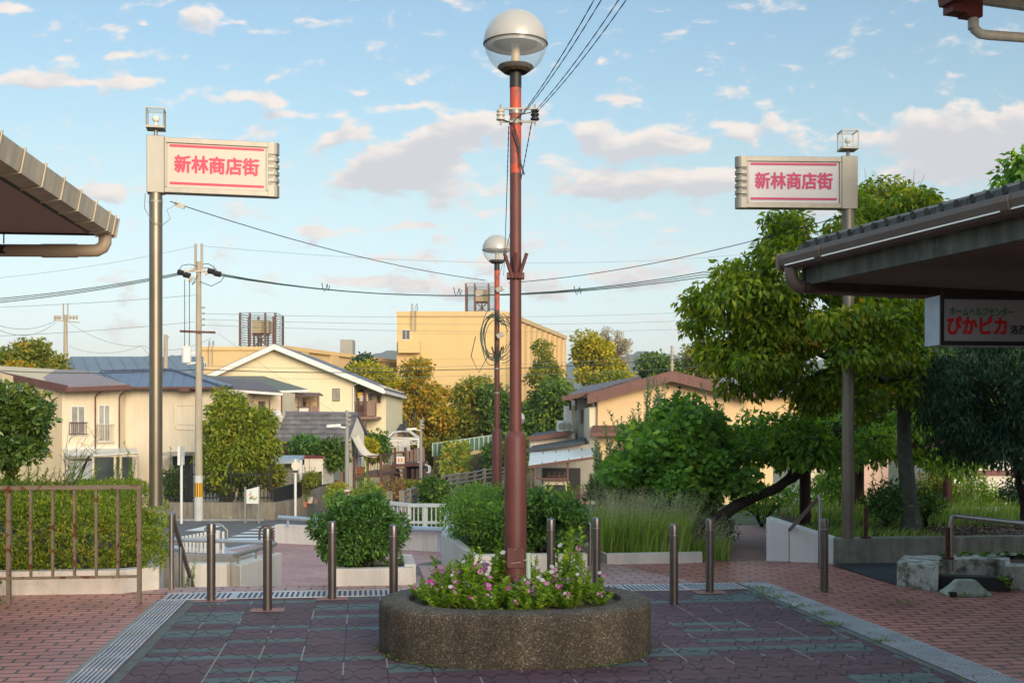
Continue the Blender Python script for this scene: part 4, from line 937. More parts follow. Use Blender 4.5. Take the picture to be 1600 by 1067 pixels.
# ================================================================ walls and planting beds
def wall(name, label, cat, polys, mat, bevel=.012):
    mb = MB()
    for pts, z0, z1 in polys: mb.ext([Vector((p[0], p[1], z0)) for p in pts], (0, 0, z1-z0))
    o = mb.build(name, mat, None, bevel=bevel); return tag(o, label, cat)
def strip(pts, w):
    """offset polyline to a closed outline of width w to its left"""
    pts = [Vector((p[0], p[1], 0)) for p in pts]; out = []
    for i, p in enumerate(pts):
        d = Vector((0, 0, 0))
        if i > 0: d += (p-pts[i-1]).normalized()
        if i < len(pts)-1: d += (pts[i+1]-p).normalized()
        d.normalize(); n = Vector((-d.y, d.x, 0)); out.append(p+n*w)
    return pts + out[::-1]
hw = [(-8, 10.05), (-3.62, 10.52), (-3.34, 10.78), (-5.25, 17.2)]
wall('hedge_wall', 'low cream rendered wall retaining the clipped hedge, with a chamfered corner', 'low wall', [(strip(hw, .17), -1.3, .215)], M['white_wall'])
mb = MB(); mb.ext([(-8, 10.2, -.1), (-3.65, 10.67, -.1), (-3.5, 10.84, -.1), (-5.4, 17.2, -.1), (-8, 17.2, -.1)], (0, 0, .22)); struct(mb.build('hedge_bed_soil', M['soil']))
# side wall of the steps with its return
wall('stair_wall', 'cream stair side wall with a return carrying a pale grab rail', 'low wall', [([P(288, 900, 13.75).to_tuple()[:2], P(354, 900, 13.75).to_tuple()[:2], (P(354, 900, 13.75).x, 13.95), (P(288, 900, 13.75).x, 13.95)], -1.5, -.12),
     ([(-3.45, 13.955), (-3.27, 13.7), (-3.05, 15.1), (-3.22, 15.15)], -1.5, -.13)], M['white_wall'])
wall('stair_wall', 'grey rear wall of the stairwell behind the white picket fence', 'low wall', [([(-6.4, 16.2), (-3.3, 15.2), (-3.25, 15.35), (-6.3, 16.4)], -1.5, -.2)], M['concrete'])
a = Vector((-3.36, 13.78, 0)); b = Vector((-3.13, 15.05, 0))
handrail('pale blue-grey grab rail on the stair side wall', [a+Vector((0, 0, -.02)), b+Vector((0, 0, -.01))], [(*a.lerp(b, .08).to_tuple()[:2], -.03, -.14), (*a.lerp(b, .5).to_tuple()[:2], -.03, -.14), (*a.lerp(b, .95).to_tuple()[:2], -.03, -.14)], .03, M['alu'], .014)
a = Vector((-6.3, 16.25, -.02)); b = Vector((-3.2, 15.2, -.01))
handrail('pale rail along the rear wall of the stairwell', [a, b], [(*a.lerp(b, s).to_tuple()[:2], -.02, -.22) for s in (.1, .4, .65, .9)], .03, M['rail_blue'], .014)
# small shrub planter
wall('shrub_planter', 'small cream planter box with a round dark green shrub', 'planter', [([UV(-.27, 11.10), UV(.50, 11.10), UV(.50, 11.22), UV(-.27, 11.22)], -.05, .17), ([UV(.41, 11.222), UV(.525, 11.222), UV(.525, 12.1), UV(.41, 12.1)], -1.5, .19), ([UV(-.27, 11.222), UV(-.17, 11.222), UV(-.17, 12.1), UV(-.27, 12.1)], -1.5, .165), ([UV(-.168, 12.0), UV(.408, 12.0), UV(.408, 12.1), UV(-.168, 12.1)], -1.5, .165)], M['white_wall'])
mb = MB(); mb.ext([UV(-.165, 11.225, -1), UV(.405, 11.225, -1), UV(.405, 11.995, -1), UV(-.165, 11.995, -1)], (0, 0, 1.1)); struct(mb.build('shrub_planter_soil', M['soil']))
# central bush bed
fl, fr_ = (-.40, 11.62), (.78, 11.78)
wall('bush_bed_wall', 'cream rendered wall round the bed of the two big bushes behind the lamp post', 'low wall', [([fl, fr_, (.76, 11.93), (-.38, 11.77)], -.1, .225), ([(-.402, 11.63), (-.36, 11.775), (-.72, 13.95), (-.95, 19.2), (-1.10, 19.2), (-.86, 13.95)], -1.5, .223), ([(.778, 11.79), (.765, 11.935), (.30, 19), (.45, 19)], -1.5, .221)], M['white_wall'])
mb = MB(); mb.ext([(-.35, 11.78, -.2), (.62, 11.92, -.2), (.28, 19, -.2), (-.9, 19, -.2), (-.7, 13.95, -.2)], (0, 0, .33)); struct(mb.build('bush_bed_soil', M['soil']))
# grass bed
wall('grass_bed_wall', 'low cream kerb wall round the bed of tall grass', 'low wall', [([(1.06, 12.72), (2.16, 12.9), (2.16, 13.03), (1.08, 12.87)], -.1, .115), ([(1.055, 12.73), (1.07, 12.87), (.62, 16.5), (.50, 16.5)], -.6, .113), ([(2.165, 12.91), (2.165, 13.03), (2.1, 15), (2.0, 15)], -.1, .112)], M['white_wall'])
mb = MB(); mb.ext([(1.09, 12.875, -.1), (2.0, 13.03, -.1), (2.0, 18, -.1), (.6, 18, -.1)], (0, 0, .16)); struct(mb.build('grass_bed_soil', M['soil']))
mb = MB(); mb.poly([(2.2, 13.0, .0), (3.0, 13.1, .0), (4.9, 17.6, .0), (2.9, 17.8, .0)]); struct(mb.build('garden_path', M['brick_low']))
# right planting bed: white sloping end wall and stained front wall
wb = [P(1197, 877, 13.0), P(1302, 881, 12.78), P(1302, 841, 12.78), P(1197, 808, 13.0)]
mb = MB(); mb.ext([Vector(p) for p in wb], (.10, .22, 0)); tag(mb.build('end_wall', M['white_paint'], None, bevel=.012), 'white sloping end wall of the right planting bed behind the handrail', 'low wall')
x0 = P(1303, 880, 12.78).x
wall('bed_wall', 'long stained grey wall along the front of the right planting bed', 'low wall', [([(x0, 12.79), (8.5, 13.35), (8.5, 13.53), (x0, 12.97)], -.1, .285)], M['stained'])
mb = MB(); mb.ext([(x0-.48, 13.25, -.1), (x0, 12.98, -.1), (8.5, 13.54, -.1), (9.5, 17.5, -.1), (4.1, 17.3, -.1), (x0-.42, 13.6, -.1)], (0, 0, .335)); struct(mb.build('planting_bed_soil', M['soil']))
wall('rear_bed_wall', 'thin pale kerb along the back of the right planting bed', 'low wall', [([(4.1, 17.31), (9.5, 17.51), (9.5, 17.62), (4.1, 17.42)], -.1, .30)], M['white_wall'])
mb = MB(); mb.poly([G(1303, 883, .008), G(1400, 913, .008), G(1420, 896, .008), (5.2, 12.9, .008), (x0+.02, 12.76, .008)]); struct(mb.build('asphalt_wedge', M['asphalt_dark']))
# weathered planter at the right edge
wxy = lambda x, y: G(x, y).to_tuple()[:2]
wall('weathered_planter', 'low lichen-stained concrete planter at the right edge with a notch in its front', 'planter', [([wxy(1401, 914), wxy(1466, 925), wxy(1468, 909.5), wxy(1570, 910.5), wxy(1571, 922), wxy(1690, 924), wxy(1690, 919.5), wxy(1579, 917.5), wxy(1578, 906.5), wxy(1462, 905.5), wxy(1413, 902.5)], -.05, .235), ([wxy(1401, 913.9), wxy(1412.8, 902.6), (8, 12.45), (7.9, 12.65)], -.05, .228)], M['weathered'], .012)
mb = MB(); mb.ext([Vector((*wxy(*q_), 0)) for q_ in ((1413.5, 902.3), (1462, 905.3), (1578.3, 906.3), (1579.3, 917.3), (1690, 919.3))]+[Vector((7.95, 12.4, 0))], (0, 0, .2)); struct(mb.build('weathered_planter_soil', M['soil']))
# trough and sign foot
p = G(1462, 921); p2 = G(1582, 925)
t = thing('plant_trough', 'long dark plastic plant trough standing in the notch of the weathered planter', 'plant trough', (p+p2)/2)
d = (p2-p).normalized(); n_ = Vector((-d.y, d.x, 0)); L = (p2-p).length
mb = MB()
def trp(off, w, z): return [p+d*off+n_*off+Vector((0, 0, z)), p+d*(L-off)+n_*off+Vector((0, 0, z)), p+d*(L-off)+n_*(w-off)+Vector((0, 0, z)), p+d*off+n_*(w-off)+Vector((0, 0, z))]
b0 = trp(.018, .15, 0); b1 = trp(0, .15, .12); k = len(mb.v); mb.v += b0+b1
for i in range(4): j = (i+1) % 4; mb.f.append((k+i, k+j, k+4+j, k+4+i))
mb.f.append((k+3, k+2, k+1, k)); mb.f.append((k+4, k+5, k+6, k+7))
mb.ext(trp(-.006, .15, .118), (0, 0, .014)); mb.build('tub', pm('charcoal_plastic', (.035, .036, .04), .55), t)
p = G(1516, 932); t = thing('sign_weight', 'pale mossy concrete-filled sign foot on the bricks in front of the dark trough', 'sign foot', p)
mb = MB(); k = 0
def rect(hx, hy, z): return [p+Vector((sx_*hx, .11+sy_*hy, z)) for sx_, sy_ in ((-1, -1), (1, -1), (1, 1), (-1, 1))]
lv = [rect(.20, .12, 0), rect(.195, .115, .025), rect(.13, .075, .085), rect(.085, .055, .135), rect(.075, .045, .142)]
for r_ in lv: mb.v += r_
for a_ in range(len(lv)-1):
    for i in range(4): j = (i+1) % 4; mb.f.append((a_*4+i, a_*4+j, a_*4+4+j, a_*4+4+i))
mb.f.append((3, 2, 1, 0)); n4 = (len(lv)-1)*4; mb.f.append((n4, n4+1, n4+2, n4+3))
mb.build('block', pm('mossy_pale_plastic', (.36, .40, .33), .8, var=.25, scale=9, bump=.3, bscale=50, col2=(.18, .22, .14), fac2=(.5, .68), scale2=12), t, bevel=.008)
mb = MB(); mb.box(p.x-.19, p.x-.13, p.y-.02, p.y+.02, .0, .045); mb.build('latch', M['black'], t)
# ================================================================ foreground planting
def shrub(name, label, cat, cl_fn, n, L, mat, base, seed, ratio=.45, droop=.1, shell=.6, group=None, up=.7, clip=None, core=None):
    g = np.random.default_rng(seed); t = thing(name, label, cat, base, 0, group)
    cl = cl_fn(g)
    leafmass('foliage', mat, t, cl, n, L, ratio, g, droop, shell, up, clip)
    mb = MB(); b = Vector(base)
    for i in g.choice(len(cl), min(16, len(cl)), replace=False):
        limb(mb, b+Vector((g.normal()*.1, g.normal()*.1, -.05)), cl[i, :3], .012, .004, g, .05, 4, 5)
    mb.build('stem', M['bark_dark'], t)
    return t
# clipped hedge: clumps filling a block between the wall and the slope behind
def hedge_cl(g):
    out = []
    while len(out) < 700:
        x = -8+4.75*g.random(); y = 10.4+6.2*g.random()**1.6
        if y < 10.62+.14*(x+3.5): continue
        lim = -3.40-.285*(y-10.8)
        if x > lim: continue
        edge = min(lim-x, (y-10.55)*1.2); top = .74+.05*math.sin(x*2.1)+.06*g.random() - .26*math.exp(-max(edge, 0)/.3)
        z = top-.08 if g.random() < .55 or y > 11.4 else .22+g.random()*(top-.28)
        if edge < .35: z = .2+g.random()*(top-.22)
        out.append((x, y, z, .15, .15, .10))
    return np.array(out)
shrub('clipped_hedge', 'broad clipped yellow-green hedge behind the rusty railing', 'hedge', hedge_cl, 120000, .040, LF['hedge'], (-5, 11.6, .1), 21, .42, -.25, .5)
# glossy ball tree at the left edge
cg_ = np.random.default_rng(5)
tree('glossy_tree', 'round-headed glossy dark green tree with a few red leaves at the left edge', 'tree', [ell(-70, 585, 82, 742, 12.6)], 70, .16, 14000, .07, LF['glossy'], M['bark_dark'], (-5.95, 12.6, .1), (-5.95, 12.6, .9), .05, seed=31, ratio=.5, droop=.0, shell=.5)
# yellow sprig plant behind it and loose weeds above the hedge
def loose(name, label, cat, pts, mat, L, base, seed, nl=60, r=.006, ratio=.3, group=None, part='foliage', stem='stem', mstem=None, wob=.05):
    """several shoots with leaves all along each; pts = list of (foot, tip)"""
    g = np.random.default_rng(seed); t = thing(name, label, cat, base, 0, group); mb = MB(); P_, A_, N_, S_ = [], [], [], []
    for (f, tp) in pts:
        f, tp = Vector(f), Vector(tp); H = (tp-f).length; o1 = Vector(g.normal(size=3)*wob*H); o1.z = 0
        cv = lambda s: f.lerp(tp, s)+o1*math.sin(3.14*s)
        mb.tube([cv(s) for s in (0, .35, .7, 1)], [r, r*.8, r*.6, r*.3], 5)
        for i in range(nl):
            s = .15+.85*(i+g.random())/nl; b = g.random()*6.283; P_.append(cv(s)); A_.append((math.cos(b), math.sin(b), .5+.6*g.random())); N_.append((g.normal()*.3, g.normal()*.3, 1)); S_.append(L*(1.15-.55*s)*(.7+.5*g.random()))
    mb.build(stem, mstem or M['stem'], t); v, f_ = kites(np.array([tuple(p) for p in P_]), np.array(A_), np.array(N_), np.array(S_), np.array(S_)*ratio); mesh_np(part, v, f_, mat, t)
    return t
def shoot(px, py0, py1, Y, lean=0): return (P(px, py0, Y), P(px+lean, py1, Y))
for k, (px, py, lean, lb) in enumerate([(117, 705, 10, 'tall willowy weed shoots above the hedge, left of the picket-like house porch'), (150, 720, 5, 'thin upright weed shoot above the hedge in front of the porch door'), (172, 690, 22, 'tall leaning weed shoots above the hedge at the porch corner'), (203, 715, 10, 'short leaning weed shoot above the hedge just left of the sign column')]):
    loose('weed_shoot', lb, 'weed', [shoot(px-8, 800, py+20, 12.4+.2*k, lean), shoot(px, 800, py, 12.4+.2*k, lean), shoot(px+6, 800, py+34, 12.6+.2*k, lean*.6)], LF['bright'], .075, P(px, 790, 12.4+.2*k), 40+k, 46, .006, .22)
g5 = np.random.default_rng(8)
loose('yellowing_shrub', 'thin yellowing shrub under the glossy round tree at the left', 'shrub', [(P(70+g5.normal()*14, 790, 12.9), P(80+g5.normal()*26, 715+g5.random()*40, 12.9+.3*g5.normal())) for _ in range(20)], LF['mixed'], .06, P(75, 790, 12.9), 51, 26, .006, .4)
loose('yellow_shrub', 'yellow-leaved sprigs showing above the glossy round tree', 'shrub', [(P(g5.random()*40-10, 780, 14), P(5+g5.random()*60-20, 596+g5.random()*30, 14+.2*g5.normal())) for _ in range(12)], LF['yellow'], .08, P(0, 780, 14), 52, 40, .008, .45)
loose('green_bush', 'feathery light green bush at the left edge behind the railing', 'bush', [(P(g5.random()*100-30, 800, 12.2), P(g5.random()*110-35, 728+g5.random()*25, 12.1+.3*g5.normal())) for _ in range(34)], LF['bright'], .05, P(20, 800, 12.2), 53, 30, .005, .25)
mb = MB(); gb = np.random.default_rng(4)
for k in range(9):
    p0 = P(98+gb.normal()*3, 780, 13.4); p1 = P(100+gb.random()*70, 665+gb.random()*60, 13.4); limb(mb, p0, p1, .005, .0015, gb, .06, 6, 5)
    for j in range(3): m_ = p0.lerp(p1, .5+.4*gb.random()); limb(mb, m_, m_+Vector((gb.normal()*.12, gb.normal()*.1, .1+.12*gb.random())), .003, .0015, gb, .05, 3, 4)
tag(mb.build('bare_shrub', M['bark_grey']), 'leafless twiggy shrub in front of the left house porch', 'shrub')
# ivy strand on the hedge wall
g6 = np.random.default_rng(9); n = 60; s = np.sort(g6.random(n)); pv = np.array([tuple(UV(-3.13+.02*math.sin(9*q_), 10.60, .24-.27*q_)) for q_ in s]); pv[:, 1] -= .20+.0*s
v, f = kites(pv, g6.normal(size=(n, 3))*np.array([1, .2, .6]), np.array([[0, -1, .2]])+g6.normal(size=(n, 3))*.3, .04*(.6+.6*g6.random(n)), .035*(.6+.6*g6.random(n)))
tag(mesh_np('ivy_strand', v, f, LF['box']), 'thin ivy strand hanging down the cream hedge wall at the left edge', 'ivy')
# round shrub in the small planter, with wild shoots
C1 = UV(.02, 11.62, .52)
def ball_cl(c, rx, ry, rz, k, r):
    def fn(g):
        d = nrmz(g.normal(size=(k, 3))); rad = (.45+.5*g.random((k, 1)))
        return np.concatenate([np.array(c)+d*rad*np.array([[rx-r*.6, ry-r*.6, rz-r*.6]]), np.full((k, 3), r)*(.7+.6*g.random((k, 1)))], 1)
    return fn
shrub('round_shrub', 'round dark green shrub overflowing the small cream planter between two bollards', 'shrub', ball_cl((C1.x-.03, C1.y-.04, .47), .52, .50, .42, 120, .11), 22000, .056, LF['box'], (C1.x, C1.y, .1), 61, .36, .0, .5)
loose('wild_shoots', 'sparse wild shoots sticking out of the top of the round shrub', 'weed', [(Vector((C1.x-.3+.6*g6.random(), C1.y+.1*g6.normal(), .5)), P(500+130*g6.random(), 745+55*g6.random(), 11.7)) for _ in range(26)], LF['box'], .05, (C1.x, C1.y+.2, .3), 62, 18, .004, .3)
loose('tall_weed', 'tall pale-green weed spikes behind the round shrub', 'weed', [shoot(572, 800, 715, 13.2, -2), shoot(580, 800, 740, 13.2, 4), shoot(563, 800, 745, 13.2, -5)], LF['bright'], .05, P(572, 800, 13.2), 63, 60, .006, .2)
# two big bushes of the central bed
def bush_block(x0, x1, y0, y1, z0, z1, k, r, bulge=.0):
    def fn(g):
        o = []
        while len(o) < k:
            x = x0+(x1-x0)*g.random(); y = y0+(y1-y0)*g.random(); zt_ = z1-.10*(abs(2*(x-x0)/(x1-x0)-1))**3+.07*math.sin(x*7+y*3)
            z = zt_-r*.6 if g.random() < .45 else z0+(zt_-z0)*g.random(); o.append((x, y, z, r*(.7+.6*g.random()), r, r*.9))
        return np.array(o)
    return fn
shrub('evergreen_bush', 'dense dark evergreen bush right behind the tall lamp post', 'bush', bush_block(-.18, .72, 11.9, 13.6, .26, .72, 120, .13), 26000, .055, LF['box'], (.25, 12.6, .1), 71, .42, .0, .5)
shrub('fine_leaved_bush', 'lighter fine-leaved bush spilling over the left side of the central bed', 'bush', bush_block(-.72, .0, 12.0, 14.8, .2, .74, 110, .15), 24000, .042, LF['bright2'], (-.35, 13.2, .1), 72, .3, .0, .4)
loose('bush_shoots', 'young upright shoots rising above the bushes of the central bed', 'shoots', [(Vector((-.6+1.3*g6.random(), 12.2+1.6*g6.random(), .6)), Vector((-.65+1.35*g6.random(), 12.2+1.6*g6.random(), .74+.2*g6.random()))) for _ in range(60)], LF['bright2'], .05, (0, 13, .3), 73, 22, .004, .28)
loose('broad_leaf_plant', 'a few long broad leaves on top of the dark evergreen bush', 'plant', [(Vector((.55, 12.3, .7)), Vector((.62+.1*g6.normal(), 12.2, .9))) for _ in range(4)], LF['bright'], .16, (.6, 12.3, .6), 74, 7, .004, .3)
# tall grass
def grass_mass(name, label, x0, x1, y0, y1, n, h, seed, z=.05, mat='grass', plume=True):
    g = np.random.default_rng(seed); t = thing(name, label, 'grass', ((x0+x1)/2, (y0+y1)/2, z)); t['kind'] = 'stuff'
    p = np.stack([x0+(x1-x0)*g.random(n), y0+(y1-y0)*g.random(n), np.full(n, z)], 1)
    H = h*(.5+.6*g.random(n)); ln_ = g.normal(size=(n, 2))*.17*H[:, None]+np.array([[.05, -.03]]); w = .006
    v = np.empty((n, 6, 3)); sd = nrmz(np.stack([g.normal(size=n), g.normal(size=n), np.zeros(n)], 1))*w
    m_ = p.copy(); m_[:, :2] += ln_*.35; m_[:, 2] += H*.6; q_ = p.copy(); q_[:, :2] += ln_; q_[:, 2] += H
    v[:, 0] = p-sd; v[:, 1] = p+sd; v[:, 2] = m_+sd*.8; v[:, 3] = m_-sd*.8; v[:, 4] = q_; v[:, 5] = q_-sd*.2
    b = (np.arange(n)*6).reshape(-1, 1); f = np.concatenate([b+np.array([[0, 1, 2, 3]]), b+np.array([[3, 2, 4, 5]])])
    o = mesh_np('blades', v.reshape(-1, 3), f, LF[mat], t)
    if plume:
        k = n//7; idx = g.choice(n, k, replace=False); reps = 16; tip = np.repeat(q_[idx], reps, 0); dirn = np.repeat(np.concatenate([ln_[idx]*.8, H[idx, None]*.5], 1), reps, 0)
        s_ = np.tile(np.linspace(-.02, .24, reps), k)[:, None]; pp = tip+nrmz(dirn)*s_+g.normal(size=tip.shape)*.006
        vv, f2 = kites(pp, nrmz(dirn)+g.normal(size=pp.shape)*.5, g.normal(size=pp.shape), .022, .006); mesh_np('plumes', vv, f2, LF['plume'], t)
    return t
grass_mass('tall_grass', 'clump of tall plumed grass filling the low cream bed', 1.02, 2.02, 12.95, 14.6, 9000, .49, 81)
grass_mass('brown_grass', 'low brownish seeding grass at the right end of the grass bed', 1.95, 2.5, 13.05, 14.6, 2100, .26, 82, .0, 'grass')
grass_mass('bed_grass', 'thin uneven grass on the soil of the right planting bed', 4.0, 8.8, 14.6, 17.2, 2600, .27, 83, .23, 'grass', False)
grass_mass('bed_grass', 'sparse short grass along the front of the right planting bed', 3.2, 5.0, 13.1, 14.4, 900, .12, 84, .23, 'grass', False)
grass_mass('bed_grass', 'bright taller grass behind the tree trunk at the right', 5.2, 9.2, 17.8, 20.5, 1800, .5, 85, -.05, 'bright', False)
# leaf litter on the bed
g7 = np.random.default_rng(12); n = 5200; p = np.stack([4.4+4.4*g7.random(n), 13.1+2.6*g7.random(n), .243+.015*g7.random(n)], 1); p = p[p[:, 1] > 13.05+.11*(p[:, 0]-4)]
n = len(p); v, f = kites(p, np.concatenate([g7.normal(size=(n, 2)), g7.normal(size=(n, 1))*.25], 1), np.array([[0, 0, 1]])+g7.normal(size=(n, 3))*.35, .06*(.6+.6*g7.random(n)), .035); o = mesh_np('leaf_litter', v, f, LF['litter']); tag(o, 'dead leaves covering the soil under the tree in the right planting bed', 'leaf litter', None, 'stuff')
# leaf and weed bits on the paving and in the joints
n = 170; uv = [(3.6+.12*g7.normal(), 4+6.9*g7.random()) for _ in range(90)]+[(-1.45+4.9*g7.random(), 5.5+5*g7.random()) for _ in range(60)]+[(4.2+1.5*g7.random(), 8.4+1.3*g7.normal()) for _ in range(20)]
p = np.array([tuple(UV(u, v_, .017)) for u, v_ in uv]); n = len(p)
v, f = kites(p, np.concatenate([g7.normal(size=(n, 2)), .1+.2*g7.random((n, 1))], 1), np.array([[0, 0, 1]])+g7.normal(size=(n, 3))*.3, .030*(.5+.8*g7.random(n)), .017); o = mesh_np('fallen_leaves', v, f, LF['mixed']); tag(o, 'a few small fallen leaves scattered over the paving and gratings', 'fallen leaves', None, 'stuff')
n = 420; c_ = np.array([tuple(UV(*q_, .012)) for q_ in ((3.72, 10.35), (3.66, 10.05), (3.7, 9.8), (3.66, 9.3), (3.7, 8.9), (3.62, 8.4), (4.25, 10.2), (4.7, 9.4), (3.7, 7.7), (5.4, 9.7), (6.0, 9.4))]); p = c_[g7.integers(len(c_), size=n)]+g7.normal(size=(n, 3))*np.array([[.06, .05, .006]]); p[:, 2] = .014+np.abs(p[:, 2]-.012)
v, f = kites(p, np.concatenate([g7.normal(size=(n, 2)), .6*g7.random((n, 1))], 1), np.array([[0, 0, 1]])+g7.normal(size=(n, 3))*.4, .035, .013); o = mesh_np('joint_weeds', v, f, M['leaf_green_bits']); tag(o, 'small weeds growing out of the joints along the right drain grating', 'weeds', None, 'stuff')
n = 300; tt = g7.random(n)*math.pi+math.pi; keep = g7.random(n) < .3+.7*(np.sin(tt*5)*.5+.5); tt = tt[keep]; n = len(tt)
p = np.stack([PC.x+np.sign(np.cos(tt))*.19*np.minimum(1, np.abs(np.cos(tt))*3)+.775*np.cos(tt), PC.y+.775*np.sin(tt), .012+.006*g7.random(n)], 1)
v, f = kites(p, np.concatenate([g7.normal(size=(n, 2)), .5*g7.random((n, 1))], 1), np.array([[0, 0, 1]])+g7.normal(size=(n, 3))*.4, .026*(.5+.8*g7.random(n)), .010); o = mesh_np('base_weeds', v, f, M['leaf_green_bits']); tag(o, 'tiny weeds and moss along the foot of the oval stone planter', 'weeds', None, 'stuff')
# trailing plants in the weathered planter and trough
loose('trailing_weed', 'green creeping weeds spilling over the weathered planter edge', 'weeds', [(Vector((*G(1470+26*k+8*_, 903-2*_).to_tuple()[:2], .19)), Vector((*G(1476+26*k+8*_, 904-2*_).to_tuple()[:2], .25))) for k in range(9) for _ in range(3)], LF['bright2'], .05, Vector((*G(1560, 903).to_tuple()[:2], .18)), 91, 34, .004, .55, wob=.6)
loose('trough_weed', 'green weed hanging out of the right end of the dark plant trough', 'weed', [(Vector((*G(1575, 924).to_tuple()[:2], .1)), Vector((*G(1580, 926).to_tuple()[:2], .16-.04*k))) for k in range(4)], LF['wisteria'], .04, Vector((*G(1578, 924).to_tuple()[:2], .08)), 92, 26, .004, .6, wob=.5)
loose('step_weed', 'small fern-like weed growing beside the handrail of the steps', 'weed', [(P(292, 930, 12.6), P(297+18*g6.random()-8, 868+30*g6.random(), 12.6)) for _ in range(9)], LF['bright'], .05, P(294, 930, 12.6), 93, 24, .004, .25)

# ---------------- trees on the right
tree('drooping_tree', 'large tree with drooping green and ochre leaves behind the right sign column', 'tree',
     [ell(1065, 395, 1240, 600, 13.8, 1.3), ell(1150, 330, 1360, 600, 13.8, 1.5), ell(1290, 420, 1470, 620, 14, 1.3), ell(1320, 262, 1470, 400, 14.0, .9), ell(1185, 315, 1275, 390, 13.8, .5), ell(1290, 330, 1420, 480, 13.8, 1.2), ell(1100, 480, 1260, 640, 13.6, .9), ell(1240, 560, 1420, 660, 13.6, .9), ell(1262, 462, 1430, 592, 12.15, .35)],
     310, .19, 48000, .088, LF['bigtree'], M['bark_grey'], P(1424, 818, 13.9), P(1412, 590, 13.9), .105, seed=101, ratio=.44, droop=1.0, shell=.3, nb=44, up=.4)
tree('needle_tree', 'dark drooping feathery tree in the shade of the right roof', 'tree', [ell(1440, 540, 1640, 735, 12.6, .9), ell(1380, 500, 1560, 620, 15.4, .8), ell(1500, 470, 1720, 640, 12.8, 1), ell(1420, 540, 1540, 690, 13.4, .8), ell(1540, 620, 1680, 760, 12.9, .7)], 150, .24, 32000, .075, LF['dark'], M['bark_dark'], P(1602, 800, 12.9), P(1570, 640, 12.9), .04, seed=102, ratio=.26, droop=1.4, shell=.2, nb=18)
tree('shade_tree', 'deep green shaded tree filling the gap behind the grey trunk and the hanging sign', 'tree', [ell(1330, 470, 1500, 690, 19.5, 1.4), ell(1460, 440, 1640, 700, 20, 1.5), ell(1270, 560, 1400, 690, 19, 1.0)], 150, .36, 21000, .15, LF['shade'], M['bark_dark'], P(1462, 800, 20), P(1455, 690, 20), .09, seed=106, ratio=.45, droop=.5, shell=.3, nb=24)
tree('roof_side_tree', 'sparse green tree top showing above the right roof edge', 'tree', [ell(1548, 232, 1640, 330, 19, .7), ell(1580, 215, 1680, 290, 19, .7)], 26, .22, 1300, .16, LF['maple'], M['bark_grey'], Vector((9.0, 19, -.1)), P(1640, 420, 19), .1, seed=103, ratio=.4, droop=.6, shell=.2, nb=16, up=.4)
mb = MB(); gb = np.random.default_rng(6)
for (a0, b0, n_) in (((1402, 380), (1375, 255), 7), ((1420, 360), (1438, 262), 7), ((1440, 330), (1462, 285), 5)):
    for k in range(n_):
        p0 = P(a0[0]+gb.normal()*3, a0[1], 14); p1 = P(b0[0]+gb.normal()*16, b0[1]+abs(gb.normal())*20, 14); limb(mb, p0, p1, .006, .0018, gb, .05, 5, 5)
tag(mb.build('bare_branch', M['bark_grey']), 'leafless upper twigs sticking out of the drooping tree', 'branches')
def star_leaves(name, mat, parent, cl, n, L, g, droop=.35):
    p, d = scatter(cl, n, g, .5); ax = nrmz(d*.5+g.normal(size=(n, 3))*.5+np.array([[0, -.35, -droop]])); nr = nrmz(np.array([[0, -.6, .7]])+g.normal(size=(n, 3))*.45)
    sd = nrmz(np.cross(ax, nr)); Ls = (L*(.6+.7*g.random(n)))[:, None]
    prof = [(0, 0), (.16, .36), (.40, .26), (.56, .5), (.66, .2), (1, 0)]; pts = prof+[(a, -b) for a, b in prof[-2:0:-1]]
    v = np.stack([p+ax*Ls*a+sd*Ls*b-nr*0 for a, b in pts], 1); k = len(pts)
    return mesh_np(name, v.reshape(-1, 3), (np.arange(n)*k).reshape(-1, 1)+np.arange(k)[None, :], mat, parent)
g8 = np.random.default_rng(17)
t = thing('maple_bush', 'large bush of broad star-shaped green leaves behind the tall grass', 'bush', P(1040, 880, 15))
cl = subclumps([ell(945, 650, 1160, 830, 14.6, 1.0), ell(1010, 625, 1150, 740, 14.8, .9), ell(1060, 680, 1200, 800, 14.2, .6), ell(930, 700, 1020, 800, 14.3, .5)], 95, .22, g8, .4)
star_leaves('foliage', LF['maple'], t, cl, 17000, .088, g8)
mb = MB()
for i in range(14): limb(mb, P(1040+g8.normal()*20, 870, 15), cl[i, :3], .03, .008, g8)
mb.build('stem', M['bark_dark'], t)
loose('feathery_shrub', 'pale feathery shrub with upright sprays in front of the orange gable', 'shrub', [(P(px+g8.normal()*10, 790, 16.0), P(px+g8.normal()*13, py+abs(g8.normal())*30, 15.6+.3*g8.normal())) for px, py in [(945, 720), (955, 690), (975, 640), (985, 625), (1000, 640), (1020, 590), (1030, 575), (1045, 610), (1055, 600), (1075, 640), (1090, 615), (1105, 630), (1110, 600), (930, 740), (940, 680), (1015, 650), (1060, 660)] for _ in range(6)], LF['feather'], .10, P(1010, 790, 16.5), 104, 120, .008, .36, wob=.04)
tree('wisteria', 'leafy wisteria spread over a pergola with a leaning twisted trunk', 'climbing plant', [ell(1130, 625, 1290, 735, 15.2, 1.1), ell(1240, 640, 1440, 728, 15.8, 1.2), ell(1390, 650, 1560, 740, 16.2, 1.2), ell(1180, 660, 1340, 740, 14.6, .8), ell(1330, 625, 1480, 700, 16.0, 1)], 150, .24, 17000, .10, LF['wisteria'], M['bark_dark'], P(1262, 715, 15.2), P(1275, 690, 15.2), .05, seed=105, ratio=.4, droop=.7, shell=.3, nb=26)
wr = [o for o in bpy.data.objects if o.name.startswith('wisteria')][0]
